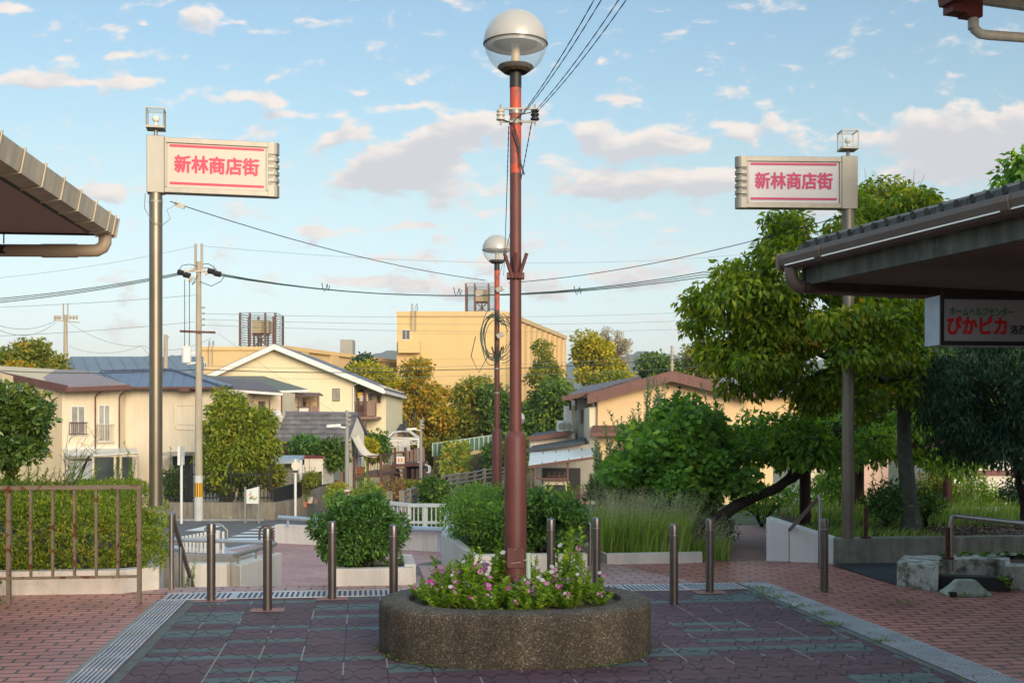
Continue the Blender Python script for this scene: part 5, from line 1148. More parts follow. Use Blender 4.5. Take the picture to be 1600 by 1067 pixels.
mb = MB(); pth = [P(1085, 838, 13.6), P(1115, 815, 13.8), P(1150, 790, 14), P(1182, 775, 14.2), P(1215, 762, 14.5), P(1240, 742, 14.8), P(1256, 722, 15), P(1290, 705, 15.2)]
mb.tube(pth, [.085, .075, .075, .062, .065, .06, .055, .04], 9); mb.tube([P(1205, 765, 14.4), P(1240, 750, 14.5), P(1275, 722, 14.6), P(1310, 706, 14.8)], [.035, .035, .03, .02], 7); mb.tube([P(1225, 750, 14.6), P(1245, 725, 14.7), P(1262, 712, 14.8)], [.025, .022, .02], 7)
mb.build('leaning_trunk', M['bark_dark'], wr, True)
t = thing('pergola', 'pergola of dark maroon steel posts under the wisteria', 'pergola', P(1300, 800, 15.8))
for px, pb, Y, r in ((1258, 808, 15.2, .075), (1342, 800, 17, .075), (1480, 800, 17.5, .07)):
    mb = MB(); c = P(px, pb, Y); mb.lathe([(r, -.2), (r, (pb-690)/F*Y)], c, 16); mb.build('post', M['dark_maroon'], t, True)
mb = MB(); mb.bar(P(1200, 693, 15.2), P(1560, 693, 15.6), .08, .1); mb.bar(P(1200, 690, 17.2), P(1560, 690, 17.6), .08, .1)
for k in range(7): mb.bar(P(1215+50*k, 686, 14.6), P(1210+48*k, 686, 17.9), .06, .07)
mb.build('beam', M['dark_maroon'], t)
def bshrub(label, box, Y, mat, n, L, seed, name='shrub', group=None, dy=.5, r=.16, k=34, ratio=.42):
    e = ell(*box, Y, dy); g = np.random.default_rng(seed); t = thing(name, label, 'shrub', (e[0], e[1], e[2]-e[5]), 0, group)
    cl = subclumps([e], k, r, g, .3); leafmass('foliage', LF[mat], t, cl, n, L, ratio, g, .1, .4, .6); mb = MB()
    for i in range(7): limb(mb, (e[0], e[1], e[2]-e[5]-.1), cl[i, :3], .014, .004, g)
    mb.build('stem', M['bark_dark'], t); return t
bshrub('small-leaved dark shrub on the bed left of the grey tree trunk', (1345, 745, 1425, 822), 14.2, 'box', 2600, .05, 110)
bshrub('dark shrub on the bed just right of the grey tree trunk', (1425, 760, 1470, 812), 14.4, 'darkgreen', 1200, .05, 111)
bshrub('greyish low shrub behind the pergola post in the shade', (1120, 740, 1260, 815), 17.5, 'wisteria', 3800, .055, 112)
bshrub('shrub mass between the pergola posts', (1255, 730, 1350, 805), 18.5, 'wisteria', 3400, .06, 113)
bshrub('yellow-green shrub in front of the pink garden wall', (1400, 735, 1500, 800), 20, 'mixed', 3000, .07, 114)
bshrub('green shrub in front of the brick gate pillar', (1485, 740, 1570, 810), 19, 'bright', 2600, .06, 115)
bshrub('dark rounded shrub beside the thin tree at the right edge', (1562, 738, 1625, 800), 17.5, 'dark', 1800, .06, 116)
bshrub('low dark ground plants beside the shaded garden path', (1085, 805, 1148, 850), 14.6, 'darkgreen', 2200, .05, 117)
for k, (px, py, lb) in enumerate([(1362, 700, 'tall weed spikes left of the tree trunk in front of the pink wall'), (1440, 705, 'tall weed spikes right of the tree trunk'), (1525, 700, 'tall pale weed spike in front of the red-trimmed house')]):
    loose('tall_weed', lb, 'weed', [shoot(px+9*j-9, 800, py+12*abs(j-1), 18.6, g8.normal()*5) for j in range(3)], LF['bright'], .085, P(px, 800, 18.6), 120+k, 55, .008, .25)
# ================================================================ houses and street beyond
M['h_orange'] = pm('apricot_render', (.68, .54, .35), .85, var=.05, scale=.8, streak=.08)
M['h_cream'] = pm('cream_render', (.75, .64, .47), .85, var=.05, scale=.8, streak=.08)
M['h_pale'] = pm('pale_cream_panel', (.74, .64, .49), .8, var=.04, scale=.6, streak=.1)
M['h_siding'] = pm('cream_stone_siding', (.74, .66, .46), .85, var=.07, scale=18, bump=.2, bscale=30)
M['h_yellow'] = linemat('yellow_concrete', (.66, .46, .215), (.50, .34, .15), (0, 0, .345), .02, .85, .05, .35, bump=.0)
M['h_yellow2'] = pm('yellow_concrete_plain', (.66, .47, .24), .85, var=.05, scale=.3, streak=.1)
M['h_gable'] = pm('orange_render', (.70, .51, .29), .85, var=.05, scale=.8)
M['h_grey'] = pm('grey_render', (.40, .37, .32), .85, var=.08, scale=1, streak=.15)
M['h_white'] = pm('white_render', (.74, .68, .58), .85, var=.05, scale=1)
M['trim_white'] = pm('white_trim', (.74, .72, .68), .5, var=.04)
M['trim_brown'] = pm('brown_trim', (.15, .068, .055), .6, var=.18, scale=3, streak=.2)
M['r_taupe'] = linemat('taupe_roof', (.30, .215, .195), (.20, .14, .13), (0, 1.1, 0), .05, .6, .10, .5, bump=.3)
M['r_brown'] = linemat('brown_roof', (.13, .085, .08), (.06, .04, .04), (2.6, 0, 0), .12, .55, .15, .7, bump=.5)
M['r_blue'] = linemat('blue_metal_roof', (.085, .105, .165), (.04, .05, .08), (1.9, .5, 0), .10, .4, .12, .8, bump=.5)
M['r_green'] = linemat('green_roof', (.145, .15, .11), (.08, .085, .06), (2.4, 0, 0), .10, .6, .15, .8, bump=.4)
M['r_slate'] = linemat('slate_blue_roof', (.125, .125, .165), (.08, .08, .105), (0, 2.2, 0), .08, .55, .08, .8)
M['r_shingle'] = linemat('mottled_shingle', (.17, .15, .14), (.06, .06, .07), (0, .9, 3.1), .16, .8, .4, 2.2, bump=.5)
M['r_far'] = linemat('far_blue_grey_roof', (.16, .20, .23), (.12, .15, .18), (.9, .4, 0), .2, .6, .06, .3)
M['r_plum'] = linemat('plum_roof', (.25, .15, .17), (.12, .07, .09), (.9, 0, 0), .08, .5, .1, 1, bump=.4)
M['r_dark'] = pm('dark_felt_roof', (.045, .05, .06), .7, var=.2, scale=2)
M['pane'] = pm('window_pane', (.30, .30, .27), .12, var=.35, scale=1.2, spec=.8)
M['pane_dark'] = pm('dark_pane', (.06, .07, .07), .08, var=.4, scale=1.5, spec=.9)
M['curtain'] = pm('white_curtain', (.6, .58, .54), .8, var=.12, scale=4)
M['poly'] = pm('polycarbonate_roof', (.62, .64, .60), .3, var=.06, scale=2)
M['deck'] = pm('brown_deck', (.12, .055, .045), .7, var=.2, scale=2)
M['deck_panel'] = pm('brown_panel', (.27, .17, .13), .7, var=.12, scale=2, streak=.15)
M['h_pinkish'] = pm('pinkish_render', (.62, .42, .33), .85, var=.06)
M['terracotta'] = pm('terracotta', (.5, .19, .10), .8)
def PQ(mb, corners, Y, vec): mb.ext([P(x, y, Y) for x, y in corners], vec)
def block(mb, x0, x1, y0, y1, Y, D, dx=0): PQ(mb, [(x0, y1), (x1, y1), (x1, y0), (x0, y0)], Y, (dx, D, 0))
def slab(mb, pts, th=.12): mb.ext([Vector(p)-Vector((0, 0, th)) for p in pts], (0, 0, th))
def window(par, x0, x1, y0, y1, Y, fr='trim_white', pane='pane', bars=1, d=.05, label=None):
    mb = MB(); w = .05; a, b = P(x0, y1, Y), P(x1, y0, Y)
    X0, X1, Z0, Z1 = a.x, b.x, a.z, b.z; y = Y
    mb.box(X0, X1, y-d, y-.002, Z1-w, Z1); mb.box(X0, X1, y-d-.02, y-.002, Z0-.02, Z0+w); mb.box(X0, X0+w, y-d, y-.002, Z0+w, Z1-w); mb.box(X1-w, X1, y-d, y-.002, Z0+w, Z1-w)
    for i in range(bars): c = X0+(X1-X0)*(i+1)/(bars+1); mb.box(c-w*.45, c+w*.45, y-d+.01, y-.002, Z0+w, Z1-w)
    f = mb.build('window', M[fr], par)
    mb = MB(); mb.box(X0+w, X1-w, y-.02, y-.004, Z0+w, Z1-w); mb.build('pane', M[pane], f); return f
def railbox(par, x0, x1, y0, y1, Y, mat, n=7, name='window_rail', out=.18):
    a, b = P(x0, y1, Y), P(x1, y0, Y); mb = MB(); yy = Y-out
    for z in (a.z, b.z): mb.bar((a.x, yy, z), (b.x, yy, z), .04); mb.bar((a.x, yy, z), (a.x, Y, z), .03); mb.bar((b.x, yy, z), (b.x, Y, z), .03)
    for i in range(n+1): x = a.x+(b.x-a.x)*i/n; mb.bar((x, yy, a.z), (x, yy, b.z), .022)
    return mb.build(name, M[mat], par)
def house(label, cat, px, py, Y, name='house'): return thing(name, label, cat, P(px, py, Y))
def part(par, name, mat, fn, **k): mb = MB(); fn(mb); return mb.build(name, M[mat], par, **k)

# --- apricot house at the left
h = house('apricot two-storey house with a shallow taupe roof and railed upper windows at the left', 'house', 90, 800, 54.28)
w1 = part(h, 'wall', 'h_cream', lambda m: block(m, 97, 188, 604, 800, 51.92, 8))
def f(m):
    a, b = P(97.5, 800, 51.94), P(-60, 800, 56.05); zt_ = P(97, 606, 51.92).z
    m.ext([a, b, Vector((b.x, b.y, P(0, 568, 56.05).z)), Vector((a.x, a.y, zt_))], (3, 7, 0))
part(h, 'side_wall', 'h_orange', f)
def f(m):
    q = [P(106, 605, 51.09), P(202, 601, 51.09), P(128, 577.5, 61.36), P(-70, 577.5, 61.36)]
    m.ext([p-Vector((0, 0, .16)) for p in q], (0, 0, .16))
rf = part(h, 'roof', 'r_taupe', f)
def f(m): m.bar(P(105, 608, 50.98), P(-10, 584, 55.11), .08, .34); m.bar(P(105, 607.5, 51.03), P(203, 603.5, 51.03), .06, .14)
part(h, 'bargeboard', 'trim_brown', f)
def f(m): m.tube([P(104, 611, 50.92), P(206, 607.5, 50.92)], .055, 8)
gt = part(h, 'gutter', 'trim_brown', f)
def f(m): m.tube([P(160, 611, 50.98), P(152, 616, 51.57), P(149, 620, 51.84), P(149, 702, 51.84)], .035, 8)
part(h, 'downpipe', 'trim_brown', f)
def f(m): m.tube([P(198, 609, 50.98), P(188, 617, 51.8), P(186.5, 622, 51.83), P(186.5, 700, 51.83)], .035, 8)
part(h, 'downpipe', 'trim_brown', f)
window(h, 111, 134, 634, 680, 51.92); railbox(h, 111, 137, 660, 678, 51.92, 'trim_brown', 8)
window(h, 154, 173, 632, 690, 51.92); railbox(h, 153.5, 179, 663, 691, 51.92, 'gutter_beige', 9)
def f(m): m.box(P(99, 0, 51.92).x, P(187, 0, 51.92).x, 51.88, 51.92, P(0, 703, 51.92).z, P(0, 697, 51.92).z)
part(h, 'storey_band', 'h_white', f)
# glazed porch
def f(m):
    a, b = P(146, 712, 49.09), P(214, 708, 49.09)
    for x in (146, 180, 189, 214): m.bar(P(x, 790, 49.09), P(x, 711, 49.09), .09)
    for y in (712, 790): m.bar(P(146, y, 49.09), P(214, y-.5, 49.09), .10)
    m.bar(P(104, 714, 50.74), P(146, 714, 49.09), .12); m.bar(P(214, 709, 49.09), P(210, 706, 51.8), .08); m.bar(P(105, 790, 50.74), P(105, 714, 50.74), .08)
pf = part(h, 'porch_frame', 'gutter_beige', f)
def f(m): m.ext([P(100, 713, 50.62), P(146, 712.5, 48.97), P(217, 708, 48.97), P(212, 701, 51.9), P(104, 703, 51.9)], (0, 0, .05))
part(h, 'porch_roof', 'poly', f)
def f(m): m.ext([P(148, 788, 49.11), P(178, 788, 49.11), P(178, 714, 49.11), P(148, 714, 49.11)], (0, .03, 0)); m.ext([P(191, 788, 49.11), P(206, 788, 49.11), P(206, 714, 49.11), P(191, 714, 49.11)], (0, .03, 0))
part(pf, 'pane', 'pane_dark', f)
def f(m): m.ext([P(108, 788, 50.66), P(144, 788, 49.27), P(144, 720, 49.27), P(108, 720, 50.66)], (0, .03, 0))
part(pf, 'curtain_panel', 'curtain', f)

# --- pale flat house with blue hipped roof
h = house('pale blank-walled house with a blue-grey hipped metal roof behind the left sign column', 'house', 250, 800, 53.1)
part(h, 'wall', 'h_pale', lambda m: block(m, 187.5, 342, 606, 800, 52.63, 9))
def f(m):
    a, b = P(180, 604.5, 51.92), P(350, 604.5, 51.92); c, d_ = P(268, 578, 57.82), P(158, 580.5, 57.82)
    e = P(330, 604, 63.72)
    m.ext([p-Vector((0, 0, .1)) for p in (a, b, c, d_)], (0, 0, .1)); m.ext([p-Vector((0, 0, .09)) for p in (b, P(372, 601, 63.72), c)], (0, 0, .1)); m.ext([p-Vector((0, 0, .09)) for p in (P(205, 605.5, 51.92), d_, P(120, 590, 59))], (0, 0, .1))
rf = part(h, 'roof', 'r_blue', f)
def f(m): m.tube([P(268, 577, 57.82), P(350, 604, 51.86)], .07, 6); m.tube([P(158, 579.5, 57.82), P(268, 577, 57.82)], .07, 6); m.tube([P(158, 580, 57.82), P(203, 605, 51.86)], .06, 6)
part(rf, 'ridge_cap', 'r_blue', f)
def f(m): m.tube([P(180, 606.5, 51.8), P(352, 606.5, 51.8)], .07, 8); m.box(P(281, 0, 51.8).x, P(297, 0, 51.8).x, 51.62, 52.63, P(0, 611.5, 51.8).z, P(0, 607, 51.8).z)
part(h, 'gutter', 'trim_brown', f)
def f(m):
    pts = [(272, 628), (272, 664), (276, 670), (285, 671), (304, 671)]; m.tube([P(x, y, 52.57) for x, y in pts], .02, 5); m.bar(P(276, 662, 52.57), P(303, 663, 52.57), .02); m.bar(P(276, 633, 52.57), P(303, 633, 52.57), .02)
part(h, 'wall_pipe', 'h_white', f)
def f(m): m.box(P(266, 0, 51.92).x, P(305, 0, 51.92).x, 50.27, 52.6, P(0, 710.5, 51.92).z, P(0, 706, 51.92).z); m.bar(P(268, 795, 50.39), P(268, 710, 50.39), .07); m.bar(P(303, 795, 50.39), P(303, 710, 50.39), .07)
part(h, 'carport_roof', 'h_grey', f)
def f(m): m.ext([P(270, 790, 52.51), P(304, 790, 52.51), P(304, 713, 52.51), P(270, 713, 52.51)], (0, .06, 0))
part(h, 'garage_opening', 'pane_dark', f)
# --- brown and green roofed house in the middle
h = house('middle house with brown and olive tiled roofs and a small upper balcony', 'house', 410, 800, 59.75)
part(h, 'wall', 'h_cream', lambda m: block(m, 340, 441, 612, 800, 59.75, 3.5))
part(h, 'upper_wall', 'h_siding', lambda m: block(m, 395, 466, 609, 800, 64.53, 6))
def f(m): slab(m, [P(318, 604, 58.08), P(441, 613.5, 58.08), P(412, 596, 62.62), P(318, 585.5, 62.62)], .12)
part(h, 'roof', 'r_brown', f)
def f(m): slab(m, [P(400, 611.5, 63.57), P(482, 608.5, 63.57), P(412, 587.5, 71.7), P(316, 587, 71.7)], .12)
part(h, 'roof', 'r_green', f)
part(h, 'eave_trim', 'trim_white', lambda m: m.bar(P(322, 607.5, 57.96), P(442, 616, 57.96), .08, .12))
part(h, 'eave_trim', 'trim_white', lambda m: m.bar(P(398, 613.5, 63.45), P(483, 610.5, 63.45), .1, .12))
def f(m):
    for x in (421, 440): m.bar(P(x, 690, 58.2), P(x, 615, 58.2), .07)
    m.bar(P(419, 617, 58.2), P(442, 617, 58.2), .08)
part(h, 'porch_post', 'trim_brown', f)
def f(m):
    for x in (466, 484, 496.5): m.bar(P(x, 650, 63.34), P(x, 617, 63.34), .07)
    m.bar(P(463, 636, 63.34), P(498, 635, 63.34), .06); slab(m, [P(464, 617.5, 63.1), P(505, 617, 63.1), P(500, 613.5, 65.49), P(468, 613.5, 65.49)], .06)
    m.bar(P(466, 626, 63.34), P(497, 626, 63.34), .04)
bl = part(h, 'balcony_frame', 'trim_brown', f)
def f(m): m.ext([P(484, 644, 63.28), P(497, 644, 63.28), P(497, 634, 63.28), P(484, 634, 63.28)], (0, .05, 0))
part(bl, 'balcony_panel', 'deck_panel', f)
def f(m): m.ext([P(466, 644, 63.45), P(483, 644, 63.45), P(483, 636, 63.45), P(466, 636, 63.45)], (0, .04, 0))
part(bl, 'balcony_grille', 'trim_white', f)
part(h, 'rear_wall', 'h_yellow2', lambda m: block(m, 466, 498, 619, 700, 65.73, .3))
window(h, 404, 414, 627, 650, 59.73, 'trim_brown', 'pane_dark', 0); window(h, 441.5, 451, 624, 641, 64.51, 'trim_white', 'pane', 1); window(h, 474, 478, 624, 640, 65.7, 'trim_brown', 'pane_dark', 0)
def f(m): [m.ball(P(x, y, 56.8), r, 12, 8, r*1.5) for x, y, r in ((430, 652, .20), (434, 650, .22), (438, 655, .17))]
o = part(None, 'hanging_bedding', 'curtain', f, smooth=True); tag(o, 'white bedding bundle hung out below the brown roof of the middle house', 'bedding')
# --- large cream gable house
h = house('large cream house with a wide gable, slate-blue roof and white bargeboards', 'house', 440, 780, 60)
YG = 73.2
part(h, 'gable_wall', 'h_siding', lambda m: PQ(m, [(300, 780), (553, 780), (553, 594), (428, 541.5), (300, 598)], YG, (0, 14, 0)))
part(h, 'rear_wall', 'h_siding', lambda m: PQ(m, [(553.3, 780), (603, 780), (603, 604), (553.3, 592)], 76.01, (0, 11.5, 0)))
def f(m):
    r0, e0, l0 = P(428, 536.5, 72.47), P(600, 606, 72.47), P(288, 601, 72.47); v_ = Vector((.05, 15, 0))
    m.ext([r0, e0, e0-Vector((0, 0, .16)), r0-Vector((0, 0, .16))], v_); m.ext([r0-Vector((0, 0, .16)), l0-Vector((0, 0, .16)), l0, r0], v_)
part(h, 'roof', 'r_slate', f)
def f(m):
    r0, e0, l0 = P(428, 537.5, 72.35), P(600, 607, 72.35), P(288, 602, 72.35); dn = Vector((0, 0, .34))
    m.ext([r0, e0, e0-dn, r0-dn], (0, .09, 0)); m.ext([r0-dn, l0-dn, l0, r0], (0, .088, 0)); m.bar(e0-dn*.6, e0-dn*.6+Vector((.02, 14.9, 0)), .12, .2)
part(h, 'bargeboard', 'trim_white', f)
window(h, 519.5, 531, 607, 626, YG, 'gutter_brown', 'pane', 1); 
def f(m): m.tube([P(563, 596, 72.47), P(556, 600, 72.83), P(552, 603, 73.08), P(552, 760, 73.08)], .05, 8)
part(h, 'downpipe', 'trim_white', f)
window(h, 590, 595, 607, 629, 75.98, 'trim_brown', 'pane_dark', 0)
def f(m):
    m.ext([P(573, 650, 73.44), P(588, 650, 73.44), P(588, 627, 73.44), P(573, 627, 73.44)], (0, .08, 0)); m.ext([P(588, 650, 73.44), P(588, 650, 75.94), P(588, 627.5, 75.94), P(588, 627, 73.44)], (-.05, 0, 0)); slab(m, [P(555, 651, 73.38), P(589, 651, 73.38), Vector((P(589, 0, 73.38).x, 75.94, P(0, 651, 73.38).z)), Vector((P(555, 0, 73.38).x, 75.94, P(0, 651, 73.38).z))], .15)
bc = part(h, 'balcony', 'deck_panel', f)
def f(m):
    for k in range(7): m.bar(P(556.5+2.5*k, 650, 73.44), P(556.5+2.5*k, 627, 73.44), .04)
    m.bar(P(555, 627.5, 73.44), P(574, 627.5, 73.44), .07); m.bar(P(571, 700, 73.5), P(571, 605, 73.5), .12)
part(bc, 'balcony_rail', 'trim_brown', f)
window(h, 556, 572, 607, 645, 75.98, 'trim_white', 'pane_dark', 1)
def f(m): m.bar(P(558, 614, 73.93), P(586, 614, 73.93), .04)
part(h, 'laundry_pole', 'alu', f)
for k, (x, y0, y1, w, mm, lb) in enumerate([(563, 613, 622, 8, 'cloth_yellow', 'yellow cloth drying on the balcony of the large cream house'), (565, 617, 633, 6, 'curtain', 'long white garment drying on the balcony of the large cream house'), (573, 615, 627, 4, 'fab_cream', 'cream towel drying on the balcony of the large cream house'), (579, 615, 625, 3, 'cloth_grey', 'dark grey garment drying on the balcony of the large cream house')]):
    if mm == 'cloth_yellow': M[mm] = pm('yellow_cloth', (.75, .5, .04), .8)
    if mm == 'cloth_grey': M[mm] = pm('grey_cloth', (.08, .08, .1), .8)
    mb = MB(); yb = 73.87-.06*k; n = 7
    for i in range(n): 
        xa, xb = x-w/2+w*i/n, x-w/2+w*(i+1)/n; d0, d1 = .04*math.sin(i*2.1), .04*math.sin((i+1)*2.1)
        pa, pb_, pc, pd = P(xa, y1, yb), P(xb, y1, yb), P(xb, y0, yb), P(xa, y0, yb)
        mb.ext([pa+Vector((0, d0, 0)), pb_+Vector((0, d1, 0)), pc+Vector((0, d1*.3, 0)), pd+Vector((0, d0*.3, 0))], (0, .02, 0))
    tag(mb.build('laundry', M[mm]), lb, 'laundry')
# --- small white shingled house with sail
h = house('small house with a mottled grey shingle roof and a white gable facing right', 'house', 500, 760, 58)
def f(m):
    a, b, c, d_ = P(430, 686, 55), P(543, 688, 55), P(558, 646.5, 57), P(447, 645, 57); th = Vector((0, 0, .12)); e2, e1 = P(573, 677, 59), P(475, 677, 59)
    m.ext([p-th for p in (a, b, c, d_)], th); m.ext([p-th*.98 for p in (d_, c, e2, e1)], th)
rf = part(h, 'roof', 'r_shingle', f)
def f(m): m.bar(P(446, 644, 57), P(559, 645.5, 57), .16, .12); m.bar(P(429, 688, 54.95), P(543, 689.5, 54.95), .08, .1); m.bar(P(543.5, 688, 54.95), P(558.5, 646, 56.95), .05, .12); m.bar(P(558.5, 646, 56.95), P(574, 677.5, 59), .05, .12)
part(rf, 'edge_trim', 'r_slate', f)
def f(m):
    A_, B_, C_ = P(543.5, 689, 55.2), P(557.5, 648.5, 57), P(569, 676, 58.6)
    m.ext([Vector((A_.x, A_.y, -3)), Vector((C_.x, C_.y, -3)), C_, B_, A_], (-.12, .01, 0))
part(h, 'gable_wall', 'h_white', f)
part(h, 'wall', 'deck_panel', lambda m: m.ext([P(437, 780, 55.6), P(541, 780, 55.6), P(541, 690, 55.6), P(437, 689, 55.6)], (0, .2, 0)))
def f(m):
    for k in range(5): m.ext([P(442, 695+5*k, 55.5), P(462, 695+5*k, 55.5), P(462, 692+5*k, 55.5), P(442, 692+5*k, 55.5)], (0, .05, 0))
part(h, 'louvre', 'trim_brown', f)
def f(m): a, b = P(550, 712, 55.95), P(553.5, 712, 56.4); m.ext([a, b, Vector((b.x, b.y, P(0, 689, 56.4).z)), Vector((a.x, a.y, P(0, 688, 55.95).z))], (.06, -.02, 0))
part(h, 'window', 'pane_dark', f)
def f(m): a, b = P(557.5, 735, 56.9), P(562, 735, 57.5); m.ext([a, b, Vector((b.x, b.y, P(0, 692, 57.5).z)), Vector((a.x, a.y, P(0, 691, 56.9).z))], (.06, -.02, 0))
part(h, 'door', 'curtain', f)
mb = MB(); A_, B_, C_, D_ = P(549, 681, 55.6), P(560, 679, 56.8), P(592, 709.5, 56.5), P(579, 713, 54.6); N = 8; rows = []
for i in range(N+1):
    s = i/N; l_, r_ = A_.lerp(D_, s), B_.lerp(C_, s); sag = -.35*math.sin(math.pi*s); rows.append([l_.lerp(r_, j/3)+Vector((0, 0, sag-.12*math.sin(math.pi*j/3))) for j in range(4)])
for i in range(N):
    for j in range(3): mb.ext([rows[i][j], rows[i+1][j], rows[i+1][j+1], rows[i][j+1]], (0, 0, .015))
tag(mb.build('shade_sail', M['fab_cream']), 'cream cloth shade sail stretched from the white gable over the deck', 'shade sail')
def deck(label, x0, x1, y, Y0, Y1, yt, posts, yb=770):
    t = thing('deck', label, 'deck', P((x0+x1)/2, yb, Y0)); z = P(0, y, Y0).z; zr = P(0, yt, Y0).z; a, b = P(x0, y, Y0).x, P(x1, y, Y0).x; c = P(x1, y, Y1).x if Y1 > Y0+3 else b
    mb = MB(); mb.ext([(a, Y0, z-.15), (b, Y0, z-.15), (b+.3, Y1, z-.15), (a+.3, Y1, z-.15)], (0, 0, .15)); mb.build('floor', M['deck'], t)
    mb = MB(); 
    mb.bar((a, Y0, zr), (b, Y0, zr), .06); mb.bar((b, Y0, zr), (b+.3, Y1, zr), .06)
    n = int((b-a)/.16)
    for i in range(n+1): x = a+(b-a)*i/n; mb.bar((x, Y0, z), (x, Y0, zr), .025)
    for i in range(10): yy = Y0+(Y1-Y0)*i/9; mb.bar((b+.3*i/9, yy, z), (b+.3*i/9, yy, zr), .025)
    mb.build('railing', M['deck'], t)
    for px in posts: mb = MB(); p = P(px, yb, Y0+.1); mb.bar((p.x, p.y, -3.2), (p.x, p.y, zr+.04), .09); mb.build('post', M['deck'], t)
    return t
dk = deck('dark brown timber deck with slim railing under the shade sail', 553, 590, 741, 56, 62, 712, (554, 575, 595))
mb = MB(); p = P(564, 741, 57); mb.lathe([(.16, 0), (.22, .35), (.24, .36), (.2, .38)], p, 12); tag(mb.build('flower_pot', M['terracotta'], None, True), 'round terracotta pot standing on the dark deck under the sail', 'flower pot')
# --- restaurant deck with stairs, board and gazebo
YD = 70.0
t = thing('cafe_deck', 'raised brown cafe deck with panelled fence and wooden stairs down to the lane', 'deck', P(635, 750, YD))
zf = P(0, 724, YD).z
def f(m): a, b = P(612, 726, YD).x, P(664, 724, YD).x; m.ext([(a, YD, zf-.2), (b, YD, zf-.2), (b-.6, YD+8, zf-.2), (a-.6, YD+8, zf-.2)], (0, 0, .2))
part(t, 'floor', 'deck', f)
def f(m):
    a, b = P(634, 0, YD).x, P(664, 0, YD).x; zt_ = P(0, 703, YD).z; n = 5
    for i in range(n): m.box(a+(b-a)*i/n+.04, a+(b-a)*(i+1)/n-.02, YD-.05, YD, zf+.12, zt_-.02+.28*i/n)
part(t, 'fence_panel', 'deck_panel', f)
for px in (617, 633.5, 645, 652, 664):
    def f(m): p = P(px, 760, YD+.05); m.bar((p.x, p.y, -3.2), (p.x, p.y, zf+1.0 if px < 640 else zf-.32), .16)
    part(t, 'post', 'deck', f)
def f(m):
    m.bar(P(617, 707, YD), P(634, 706, YD), .08); m.bar(P(617, 727, YD-.1), P(664, 725, YD-.1), .1, .2)
part(t, 'edge_beam', 'deck', f)
def f(m):
    a, b = P(617, 0, YD).x, P(632, 0, YD).x
    for i in range(8): z = zf-.25-i*.26; m.box(a, b, YD-.5-.28*i, YD-.2-.28*i, z-.06, z)
    m.ext([(a-.06, YD-.2, zf-.1), (a, YD-.2, zf-.1), (a, YD-2.6, zf-2.2), (a-.06, YD-2.6, zf-2.2)], (0, 0, -.25)); m.ext([(b, YD-.2, zf-.1), (b+.06, YD-.2, zf-.1), (b+.06, YD-2.6, zf-2.2), (b, YD-2.6, zf-2.2)], (0, 0, -.25))
part(t, 'stairs', 'deck', f)
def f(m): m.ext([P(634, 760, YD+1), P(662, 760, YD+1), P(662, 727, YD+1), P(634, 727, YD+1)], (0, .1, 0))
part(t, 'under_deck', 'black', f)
t = thing('menu_board', 'white menu board with two orange drinks hung at the head of the cafe stairs', 'menu board', P(626, 724, YD-.2))
def f(m): m.ext([P(618.5, 724.5, YD-.15), P(632, 724.5, YD-.15), P(632, 713, YD-.15), P(618.5, 713, YD-.15)], (0, .06, 0))
part(t, 'board', 'trim_white', f)
M['orange'] = pm('orange_print', (.8, .25, .04), .6)
for px in (623, 627.8):
    def f(m): m.ext([P(px-.9, 722, YD-.165), P(px+.9, 722, YD-.165), P(px+1.5, 716, YD-.165), P(px-1.5, 716, YD-.165)], (0, .01, 0))
    part(t, 'drink_print', 'orange', f)
t = thing('gazebo', 'open white metal gazebo frame on the cafe deck', 'gazebo', P(628, 706, 73))
mb = MB(); zt_ = P(0, 688, 72).z; ap = P(627, 674, 74)
cs = [P(601, 688, 72), P(654, 686, 72), P(656, 684, 76.5), P(609, 684, 76.5)]
for c in cs: mb.bar((c.x, c.y, zf), (c.x, c.y, c.z), .12); mb.tube([c, c.lerp(ap, .5)+Vector((0, 0, .22)), ap], .05, 6)
for i in range(4): mb.bar(cs[i], cs[(i+1) % 4], .09); mb.bar(cs[i]-Vector((0, 0, .3)), cs[(i+1) % 4]-Vector((0, 0, .3)), .05)
for i in range(4):
    for k in range(8): a, b = cs[i].lerp(cs[(i+1) % 4], k/8), cs[i].lerp(cs[(i+1) % 4], (k+1)/8); mb.bar(a-Vector((0, 0, .3*(k % 2))), b-Vector((0, 0, .3*((k+1) % 2))), .03)
mb.build('frame', M['trim_white'], t)
mb = MB()
for k in range(9): mb.bar(P(624+2*k, 705, 75), P(624+2*k, 689, 75), .07)
mb.bar(P(623, 689.5, 75), P(641, 689.5, 75), .09); mb.build('screen', M['trim_white'], t)
mb = MB(); mb.ext([P(610, 706, 75.2), P(623, 706, 75.2), P(623, 688, 75.2), P(610, 688, 75.2)], (0, .08, 0)); mb.build('blind', M['fab_cream'], t)
h = house('small brown timber hut with a grey roof behind the gazebo', 'hut', 618, 690, 84, 'timber_hut')
part(h, 'wall', 'deck_panel', lambda m: block(m, 601, 633, 667, 700, 84, 3)); 
def f(m): slab(m, [P(602, 671, 83), P(634, 670, 83), P(632, 662, 86), P(605, 662.5, 86)], .15); m.bar(P(635, 695, 83.5), P(635, 654, 83.5), .16)
part(h, 'roof', 'r_dark', f)
